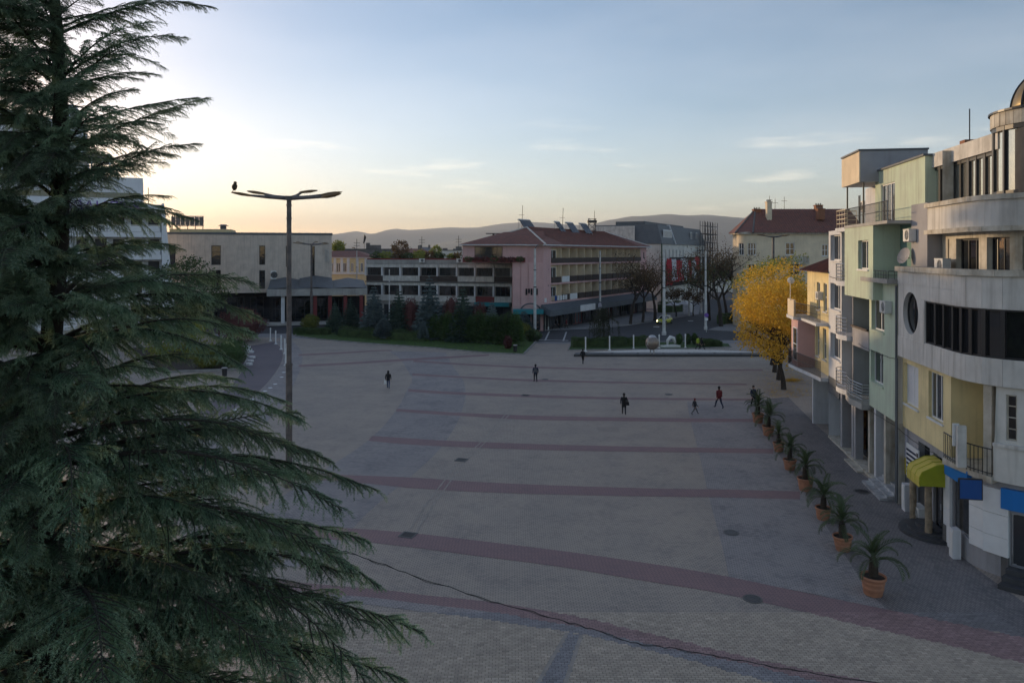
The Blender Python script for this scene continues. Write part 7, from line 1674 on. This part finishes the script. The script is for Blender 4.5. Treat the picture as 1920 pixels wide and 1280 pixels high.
# traffic light
q = G(1022, 620); tl = empty('traffic_light', (q.x, q.y - .3, 0), 0, 'traffic light showing green beside the white pole', 'traffic light')
p = MB(); p.box(-.2, .2, -.15, .15, 3.1, 4.3); p.build('housing', 'black_frame', tl); p = MB(); p.tube([(0, .1, 0), (0, .1, 3.1)], .06, 6); p.build('post', 'pole_paint', tl)
for z, m_ in ((4.1, 'grille_dark'), (3.7, 'signal_green'), (3.3, 'signal_green')): p = MB(); p.lathe([(.13, 0), (.13, .03), (.01, .04)], 12); o = p.build('lens', m_, tl); o.location = (0, -.15, z); o.rotation_euler = (R(90), 0, 0)
p = MB(); p.box(-.35, .25, -.1, .1, 4.6, 5.3); p.build('sign_plate', 'white_paint', tl)
q = G(1322, 622); sg = empty('street_sign', (q.x + .1, q.y - .4, 0), 0, 'purple-backed street sign with a white plate at the corner', 'sign')
p = MB(); p.tube([(0, 0, 0), (0, 0, 2.9)], .05, 6); p.build('post', 'pole_paint', sg); p = MB(); p.lathe([(.36, 0), (.36, .04)], 8, (0, 0, 0)); o = p.build('disc', 'purple_letter', sg); o.location = (0, -.06, 2.7); o.rotation_euler = (R(90), 0, 0); p = MB(); p.box(-.25, .25, -.1, -.06, 1.85, 2.25); p.build('plate', 'white_paint', sg)
# white posts
pm = MB(); pm.lathe([(.21, 0), (.21, .06), (.14, .12), (.085, .18), (.08, 1.62), (.11, 1.64), (.11, 1.72), (.07, 1.76), (.09, 1.84), (.02, 1.9)], 14); POST = pm.mesh('post', 'white_paint', False)
for k, (px, py, lb) in enumerate(((1098, 659, 'white post at the path end of the stone basin'), (1143, 657, 'white post second from the path along the basin'), (1188, 654.5, 'white post third along the basin, just before the globe'), (1236, 653.5, 'white post just past the globe'), (1285, 652.5, 'white post last along the basin, by the clipped shrubs'), (507, 639, 'white post farthest up the walkway row'), (517, 645, 'second white post of the walkway row'), (527, 655, 'third white post of the walkway row'), (534, 663, 'fourth white post of the walkway row, just left of the lamp mast'), (537.5, 673, 'fifth white post of the walkway row, half behind the lamp mast'), (535.5, 685, 'nearest white post of the walkway row'))):
    b = G(px, py); o = link('white_post', POST); o.location = (b.x, b.y, .0); o.scale = (1, 1, 1.0); tag(o, lb, 'post', 'white posts round the square')
# round inset ground lights
dm_ = MB(); dm_.lathe([(.19, 0), (.19, .012), (.16, .016), (.01, .018)], 16); DISC = dm_.mesh('ground_light', 'lit_disc')
for px, py in ((532, 698), (528, 707), (516, 720), (507, 727), (497, 733), (485, 741), (472, 749), (458, 758), (442, 768), (422, 777), (403, 787), (382, 798), (360, 808)):
    b = G(px, py); o = link('ground_light', DISC); o.location = (b.x, b.y, .006); tag(o, 'round pale light set into the paving in the curved row', 'ground light', 'inset lights along the walkway')
# white stones by the planter
for k, (px, py) in enumerate(((464, 652), (467, 657), (470, 661), (473, 671), (469, 678), (466, 684))):
    b = G(px, py); p = MB(); p.prism([(.45 * math.cos(a * 1.047) * rnd.uniform(.8, 1.1), .3 * math.sin(a * 1.047)) for a in range(6)], 0, .22); o = p.build('white_stone', 'white_paint'); o.location = (b.x, b.y, 0); tag(o, 'pale stone block in the row along the planter kerb', 'stone', 'stones along the planter kerb')
def bin_(px, py, label):
    b = G(px, py); e = empty('litter_bin', b, 0, label, 'bin'); p = MB(); p.lathe([(.22, .12), (.27, .9)], 14); p.build('drum', 'dark_metal', e); p = MB(); p.lathe([(.28, .9), (.29, .97), (.2, 1.0)], 14); p.build('rim', 'steel', e); p = MB(); p.tube([(0, 0, 0), (0, 0, .14)], .06, 6); p.build('foot', 'dark_metal', e)
bin_(421, 707, 'dark litter bin beside the planter on the plum walkway'); bin_(966, 661, 'dark litter bin on the lawn edge near the path')
# basin: low dark kerb, pale curved floor, globe on legs
kb = MB(); kb.prism([G(1076, 668.5), G(1446, 668.5), G(1444, 665), G(1080, 665)], -.02, .28); tag(kb.build('basin_wall', 'dark_stone'), 'long low dark stone wall in front of the globe', 'wall')
fl = MB(); N = 16; up_ = [(1085 + 355 * k / N, 665 - 7.5 * math.sin(math.pi * k / N) ** .8) for k in range(N + 1)]
fl.prism([G(x, y) for x, y in up_] + [G(1440, 665.2), G(1085, 665.2)], -.02, .2); tag(fl.build('basin_floor', 'stone_white'), 'pale curved stone basin floor behind the low wall', 'basin')
for k in range(7): b = G(1100 + k * 48, 663.2 + (.6 if k in (0, 6) else 0), .2); p = MB(); p.lathe([(.16, 0), (.16, .1), (.1, .14)], 10); o = p.build('fountain_nozzle', 'dark_metal'); o.location = b; tag(o, 'small dark fountain nozzle on the pale basin floor', 'nozzle', 'nozzles on the basin floor')
gq = G(1222, 667); ge = empty('globe_sculpture', (gq.x, gq.y - .35, 0), 0, 'steel globe sculpture with an open cut standing on two legs', 'sculpture')
p = MB(); NU, NV, rad = 26, 14, .85; cz = 1.62
for i in range(NU):
    for j in range(NV):
        a0, a1 = 2 * math.pi * i / NU, 2 * math.pi * (i + 1) / NU; b0, b1 = math.pi * j / NV - math.pi / 2, math.pi * (j + 1) / NV - math.pi / 2
        if j >= NV - 3 and i % 26 < 18: continue
        pt_ = lambda a, b_: (rad * math.cos(b_) * math.cos(a), rad * math.cos(b_) * math.sin(a), cz + rad * math.sin(b_))
        p.quad(pt_(a0, b0), pt_(a1, b0), pt_(a1, b1), pt_(a0, b1))
p.build('shell', 'tile_globe', ge)
p = MB(); p.lathe([(.5, 0), (.46, .2), (.3, .36), (.02, .42)], 18, (0, 0, cz + .55)); p.build('cap', 'steel', ge, True)
p = MB(); p.hexa([(-.75, -.5, cz - .15), (-.35, -.72, cz - .25), (-.3, -.7, cz - .22), (-.72, -.45, cz - .1), (-.62, -.55, cz + .5), (-.6, -.58, cz + .5), (-.58, -.55, cz + .5), (-.6, -.5, cz + .5)]); p.build('flap', 'steel', ge)
p = MB(); p.tube([(.3, -.6, cz - .75), (.85, -.55, cz - .2)], .05, 6); p.build('rod', 'steel', ge)
for x in (-.22, .2): p = MB(); p.lathe([(.1, 0), (.07, .05), (.065, .95)], 10, (x, 0, .0)); p.build('leg', 'steel', ge)
wq = G(1258, 649); we = empty('white_arch_sculpture', (wq.x, wq.y, .08), R(20), 'small white curved arch sculpture on the lawn strip behind the globe', 'sculpture')
p = MB(); p.tube([(-.55, 0, .1), (-.5, 0, .75), (-.1, 0, 1.15), (.4, 0, 1.0), (.65, 0, .3)], [.12, .2, .26, .24, .14], 10); p.build('arch', 'white_paint', we, True); p = MB(); p.box(-.8, .85, -.3, .3, -.05, .12); p.build('base', 'stone_white', we)
for px, py in ((1118, 650), (1162, 649), (1204, 647.5), (1257, 652)):
    b = G(px, py); p = MB(); p.box(-1.3, 1.3, -.15, .15, 0.05, .3); o = p.build('edging_stone', 'white_paint'); o.location = (b.x, b.y, .05); tag(o, 'long pale edging stone at the foot of the island hedge', 'stone', 'edging stones of the island')
# black cable strung across the near square
cpx = [(96, 850), (300, 905), (520, 985), (633, 1029), (698, 1050), (797, 1086), (921, 1126), (1026, 1155), (1109, 1177), (1184, 1204), (1267, 1215), (1347, 1229), (1465, 1252), (1600, 1273), (1800, 1302), (2100, 1340)]
pts = []
for k, (x, y) in enumerate(cpx): pts.append(P(x, y, 11.9 + .55 * k / 3))
sm = []
for a, b in zip(pts, pts[1:]):
    for k in range(8): t = k / 8; sm.append(a.lerp(b, t) + Vector((rnd.gauss(0, .006), rnd.gauss(0, .006), rnd.gauss(0, .008))))
p = MB(); p.tube(sm, .0065, 5); p.tube([v + Vector((0, .006, -.012 + .014 * math.sin(i * .9))) for i, v in enumerate(sm)], .0045, 4); tag(p.build('overhead_cable', 'cable_black'), 'black cable bundle strung across the near end of the square', 'cable')

# ------------------------------------------------------------------ people
def person(px, py, label, hgt=1.72, face=0.0, stride=.3, top='cloth_black', legs='cloth_charcoal', hair='hair_dark', hood=False, long_hair=False, skirt=False, extra=None, z=0.0, armsw=.25):
    """one skinned body: pelvis root, spine, head, arms, legs in mid-stride"""
    b = G(px, py, z); s = hgt / 1.72
    J = {'pel': (0, 0, .93), 'ches': (0, .02, 1.22), 'neck': (0, .01, 1.45), 'head': (0, -.02, 1.56), 'crn': (0, -.01, 1.68)}
    E = [('pel', 'ches'), ('ches', 'neck'), ('neck', 'head'), ('head', 'crn')]
    Rr = {'pel': .15, 'ches': .165, 'neck': .062, 'head': .095, 'crn': .075}
    for sd_, sx_ in (('l', 1), ('r', -1)):
        f = stride * sx_
        J['hip' + sd_] = (sx_ * .095, 0, .88); J['kne' + sd_] = (sx_ * .10, -f * .55 - .03, .48); J['ank' + sd_] = (sx_ * .10, -f + (.08 if f < 0 else 0), .10 + (.05 if f < -.1 else 0)); J['toe' + sd_] = (sx_ * .12, -f - .15 + (.08 if f < 0 else 0), .045)
        J['sho' + sd_] = (sx_ * .19, .02, 1.38); J['elb' + sd_] = (sx_ * .25, .05 + f * armsw * .4, 1.11); J['wri' + sd_] = (sx_ * .25, -.04 + f * armsw * 1.6, .87); J['han' + sd_] = (sx_ * .245, -.07 + f * armsw * 1.9, .79)
        E += [('pel', 'hip' + sd_), ('hip' + sd_, 'kne' + sd_), ('kne' + sd_, 'ank' + sd_), ('ank' + sd_, 'toe' + sd_), ('ches', 'sho' + sd_), ('sho' + sd_, 'elb' + sd_), ('elb' + sd_, 'wri' + sd_), ('wri' + sd_, 'han' + sd_)]
        for k_, r_ in (('hip', .105), ('kne', .068), ('ank', .05), ('toe', .042), ('sho', .085), ('elb', .058), ('wri', .042), ('han', .036)): Rr[k_ + sd_] = r_
    names = list(J); me = bpy.data.meshes.new('body'); me.from_pydata([J[n] for n in names], [(names.index(a), names.index(c)) for a, c in E], [])
    o = bpy.data.objects.new('tmp', me); C.objects.link(o)
    md = o.modifiers.new('skin', 'SKIN'); md.use_smooth_shade = True
    for i, n in enumerate(names):
        sv = me.skin_vertices[0].data[i]; sv.radius = (Rr[n] * (1.15 if n in ('ches', 'pel') else 1), Rr[n] * (.8 if n in ('ches', 'pel') else 1)); sv.use_root = (n == 'pel')
    o.modifiers.new('sub', 'SUBSURF').levels = 2
    dg = bpy.context.evaluated_depsgraph_get(); m2 = bpy.data.meshes.new_from_object(o.evaluated_get(dg)); bpy.data.objects.remove(o)
    bm = bmesh.new(); bm.from_mesh(m2)
    for sd_, sx_ in (('l', 1), ('r', -1)):                # fingers and thumb rooted in the palm
        h = Vector(J['han' + sd_]); w_ = Vector(J['wri' + sd_]); d = (h - w_).normalized(); ac = Vector((0, 1, 0)); ac = (ac - d * ac.dot(d)).normalized()
        for k in range(5):
            if k < 4: p0 = h + ac * (.03 - .02 * k); p1 = p0 + d * (.05, .058, .054, .042)[k]; p2 = p1 + (d + Vector((-sx_ * .5, 0, 0))).normalized() * .03
            else: p0 = h - d * .02 - ac * .03; p1 = p0 + (d - ac).normalized() * .035; p2 = p1 + d * .025
            t_ = MB(); t_.tube([p0 - d * .02, p1, p2], [.010, .009, .007], 5)
            vs_ = [bm.verts.new(v) for v in t_.v]
            for f_ in t_.f:
                try: bm.faces.new([vs_[i] for i in f_])
                except ValueError: pass
    bm.to_mesh(m2); bm.free()
    for x in (top, legs, 'skin', 'cloth_black', hair): m2.materials.append(MATS[x])
    for p_ in m2.polygons:
        c = p_.center
        if c.z > 1.46: mi = 4 if (c.z > 1.62 or c.y > .03 or (hood and c.y > -.06)) else 2
        elif abs(c.x) > .17 and c.z < .88: mi = 2
        elif c.z > (.80 if not skirt else .6): mi = 0
        elif c.z < .085: mi = 3
        else: mi = 1
        p_.material_index = mi; p_.use_smooth = True
    m2.name = 'body'
    e = empty('person', b, face, label, 'person'); bo_ = link('body', m2, e); bo_.scale = (s, s, s)
    # hem of coat, face, hair
    p = MB(); zc = .62 if skirt else .78; p.lathe([(.185, zc), (.18, zc + .12), (.165, 1.0), (.178, 1.2), (.15, 1.38)], 14); p.v = [(x, y * .78 + .015, z_) for x, y, z_ in p.v]; j = p.build('coat', top, e, True); j.scale = (s, s, s)
    p = MB(); p.lathe([(.012, 0), (.085, .03), (.108, .10), (.10, .17), (.06, .215), (.01, .23)], 12, (0, .018, 1.505)); 
    if long_hair: p.lathe([(.11, -.22), (.12, -.05), (.10, .06)], 12, (0, .04, 1.55), cap=False)
    hr = p.build('hood' if hood else 'hair', top if hood else hair, e, True); hr.scale = (s * (1.15 if hood else 1),) * 2 + (s,)
    p = MB(); p.tube([(0, -.10, 1.585), (0, -.125, 1.565), (0, -.11, 1.545)], [.008, .014, .010], 5); p.box(-.022, .022, -.104, -.097, 1.515, 1.523)
    for x in (-.033, .033): p.box(x - .011, x + .011, -.1, -.092, 1.59, 1.602)
    fc = p.build('face', 'skin', e); fc.scale = (s, s, s)
    return e, b, s
person(728, 728, 'woman with long dark hair and jeans walking away, white bag in hand', 1.66, R(180), .12, 'cloth_black', 'cloth_jeans', long_hair=True)
person(1004, 716, 'person in a dark jacket with grey backpack walking towards the lawn tip', 1.74, R(190), .10, 'cloth_navy', 'cloth_black')
person(1093, 682, 'slim person in black walking by the end of the stone basin', 1.74, R(150), .22, 'cloth_black', 'cloth_black')
person(1170, 777, 'woman in a dark coat with shoulder bag walking away alone mid-square', 1.68, R(175), .16, 'cloth_black', 'cloth_charcoal', skirt=True)
person(1303, 776.5, 'boy in a dark jacket and red cap stepping sideways', 1.26, R(110), .42, 'cloth_charcoal', 'cloth_grey', hair='cloth_red')
person(1348, 765, 'man in a dark red jacket and backpack striding beside the boy', 1.78, R(200), .34, 'cloth_red', 'cloth_navy')
person(1413, 762, 'person with a white shirt front standing behind the farthest palm', 1.72, R(20), .12, 'cloth_navy', 'cloth_black')
person(1309, 655, 'person in a yellow vest walking with a trolley by the dark hedge', 1.72, R(110), .4, 'cloth_hivis', 'cloth_black', z=.02)
person(1316, 656, 'second person in black bending along beside the yellow vest', 1.6, R(100), .45, 'cloth_black', 'cloth_black', z=.02)
person(1043, 617, 'person in black striding before the shop windows', 1.74, R(90), .6, 'cloth_black', 'cloth_black', z=.12)
person(1062, 616, 'person in russet clothes before the shop windows', 1.7, R(80), .2, 'cloth_red', 'dark_brown', z=.12)
person(1008, 622, 'dark figure behind the white pole at the lawn tip', 1.72, R(60), .15, 'cloth_black', 'cloth_black', z=.0)
def bag(name, loc, dims, m_, label, rz=0.0, strap=True):
    e = empty(name, loc, rz, label, 'bag'); p = MB(); a, b_, c = dims; p.hexa([(-a, -b_, 0), (a, -b_, 0), (a, b_, 0), (-a, b_, 0), (-a * .8, -b_ * .7, c), (a * .8, -b_ * .7, c), (a * .8, b_ * .7, c), (-a * .8, b_ * .7, c)]); p.build('sack', m_, e)
    if strap: p = MB(); p.tube([(-a * .6, 0, c), (-a * .4, 0, c + .2), (a * .4, 0, c + .2), (a * .6, 0, c)], .012, 5); p.build('strap', m_, e)
b = G(728, 728); bag('shopping_bag', (b.x - .27, b.y, .42), (.13, .06, .32), 'white_paint', 'white shopping bag in the long-haired woman\'s hand')
b = G(1170, 777); bag('shoulder_bag', (b.x + .27, b.y + .02, .72), (.14, .06, .26), 'cloth_black', 'black shoulder bag at the side of the woman alone mid-square')
b = G(1348, 765); bag('backpack', (b.x + .03, b.y - .24, .98), (.16, .09, .42), 'cloth_red', 'red backpack on the man striding beside the boy', strap=False)
b = G(1004, 716); bag('backpack', (b.x, b.y - .22, 1.0), (.15, .08, .38), 'cloth_grey', 'grey backpack worn by the person walking towards the lawn tip', strap=False)

# ------------------------------------------------------------------ taxi
tq = G(1246, 606.5); tx_ = empty('taxi', (tq.x, tq.y, 0), R(58) + math.pi, 'lime yellow taxi with white roof driving down the street, lights on', 'car')
# body profile along x (front at +x), lofted cross-sections
sec = [(2.15, .30, .62, .62), (2.05, .24, .74, .74), (1.2, .22, .86, .82), (.75, .22, .92, .84), (-1.3, .22, .94, .84), (-1.9, .24, .92, .80), (-2.1, .32, .80, .70)]
p = MB()
for x, zb, zt_, hw in sec: p.v += [(x, -hw * .92, zb), (x, -hw, (zb + zt_) / 2), (x, -hw * .9, zt_), (x, hw * .9, zt_), (x, hw, (zb + zt_) / 2), (x, hw * .92, zb)]
for k in range(len(sec) - 1):
    for j in range(6): w_ = (j + 1) % 6; p.f.append((k * 6 + j, k * 6 + w_, (k + 1) * 6 + w_, (k + 1) * 6 + j)); p.m.append(0)
p.f += [(5, 4, 3, 2, 1, 0), tuple(range((len(sec) - 1) * 6, len(sec) * 6))]; p.m += [0, 0]; p.build('body', 'car_lime', tx_)
p = MB(); cab = [((.95, .70, .90), (.35, .60, 1.40)), ((-1.75, .70, .92), (-1.15, .60, 1.42))]
p.hexa([(1.0, -.74, .9), (1.0, .74, .9), (-1.75, .74, .92), (-1.75, -.74, .92), (.35, -.58, 1.40), (.35, .58, 1.40), (-1.2, .58, 1.42), (-1.2, -.58, 1.42)]); p.build('cabin_glass', 'glass_dark', tx_)
p = MB(); p.hexa([(.4, -.6, 1.39), (.4, .6, 1.39), (-1.25, .6, 1.41), (-1.25, -.6, 1.41), (.25, -.52, 1.46), (.25, .52, 1.46), (-1.1, .52, 1.48), (-1.1, -.52, 1.48)]); p.build('roof', 'car_white', tx_)
for y_ in (-.72, .72):
    p = MB(); s_ = 1 if y_ > 0 else -1
    for (xa, xb) in ((1.0, .38), (-.35, -.35), (-1.75, -1.2)): p.tube([(xa, y_ + .02 * s_, .9), (xb, .59 * s_, 1.41)], .045, 5)
    p.build('pillar', 'car_white', tx_)
p = MB(); p.box(-.55, -.35, -.25, .25, 1.48, 1.62); p.build('roof_sign', 'car_lime', tx_)
for x in (1.35, -1.3):
    for y_ in (-.80, .80):
        p = MB(); p.lathe([(.2, -.1), (.31, -.1), (.33, -.05), (.33, .05), (.31, .1), (.2, .1)], 18, cap=False); o = p.build('wheel', 'tyre', tx_); o.location = (x, y_, .33); o.rotation_euler = (R(90), 0, 0)
        r_ = MB(); r_.lathe([(.2, -.08), (.2, .08), (.05, .1), (.01, .1)], 14); r_.build('rim', 'steel', o)
for y_, m_ in ((-.56, 'headlight'), (.56, 'headlight_orange')):
    p = MB(); p.lathe([(.12, 0), (.12, .05), (.08, .08), (.01, .09)], 12); o = p.build('headlight', m_, tx_); o.location = (2.08, y_, .60); o.rotation_euler = (0, R(90), 0)
p = MB(); p.box(2.12, 2.18, -.5, .5, .30, .42); p.build('bumper', 'dark_metal', tx_); p = MB(); p.box(2.14, 2.2, -.26, .26, .44, .54); p.build('number_plate', 'white_paint', tx_)
# parasols and a leaning board at the cafe across the street
for px, py, lb in ((1262, 568, 'white cafe parasol nearest the tall pole'), (1284, 566, 'second white cafe parasol across the street')):
    q = P(px, py, 152); e = empty('cafe_parasol', (q.x, 152, .12), px, lb, 'parasol'); zt_ = q.z
    p = MB(); p.lathe([(1.7, -.55), (.9, -.18), (.02, .15)], 8, (0, 0, zt_), cap=False); p.build('canopy', 'white_cloth', e); p = MB(); p.tube([(0, 0, 0), (0, 0, zt_)], .04, 6); p.build('pole', 'steel', e)
q = G(1298, 586); o_b = MB(); o_b.hexa([(-.35, 0, 0), (.35, 0, 0), (.35, .06, 0), (-.35, .06, 0), (-.5, .4, 1.7), (.2, .4, 1.7), (.2, .46, 1.7), (-.5, .46, 1.7)]); o = o_b.build('leaning_board', 'white_paint'); o.location = (q.x, q.y, .12); tag(o, 'white board leaning at the kerb across the street', 'board')
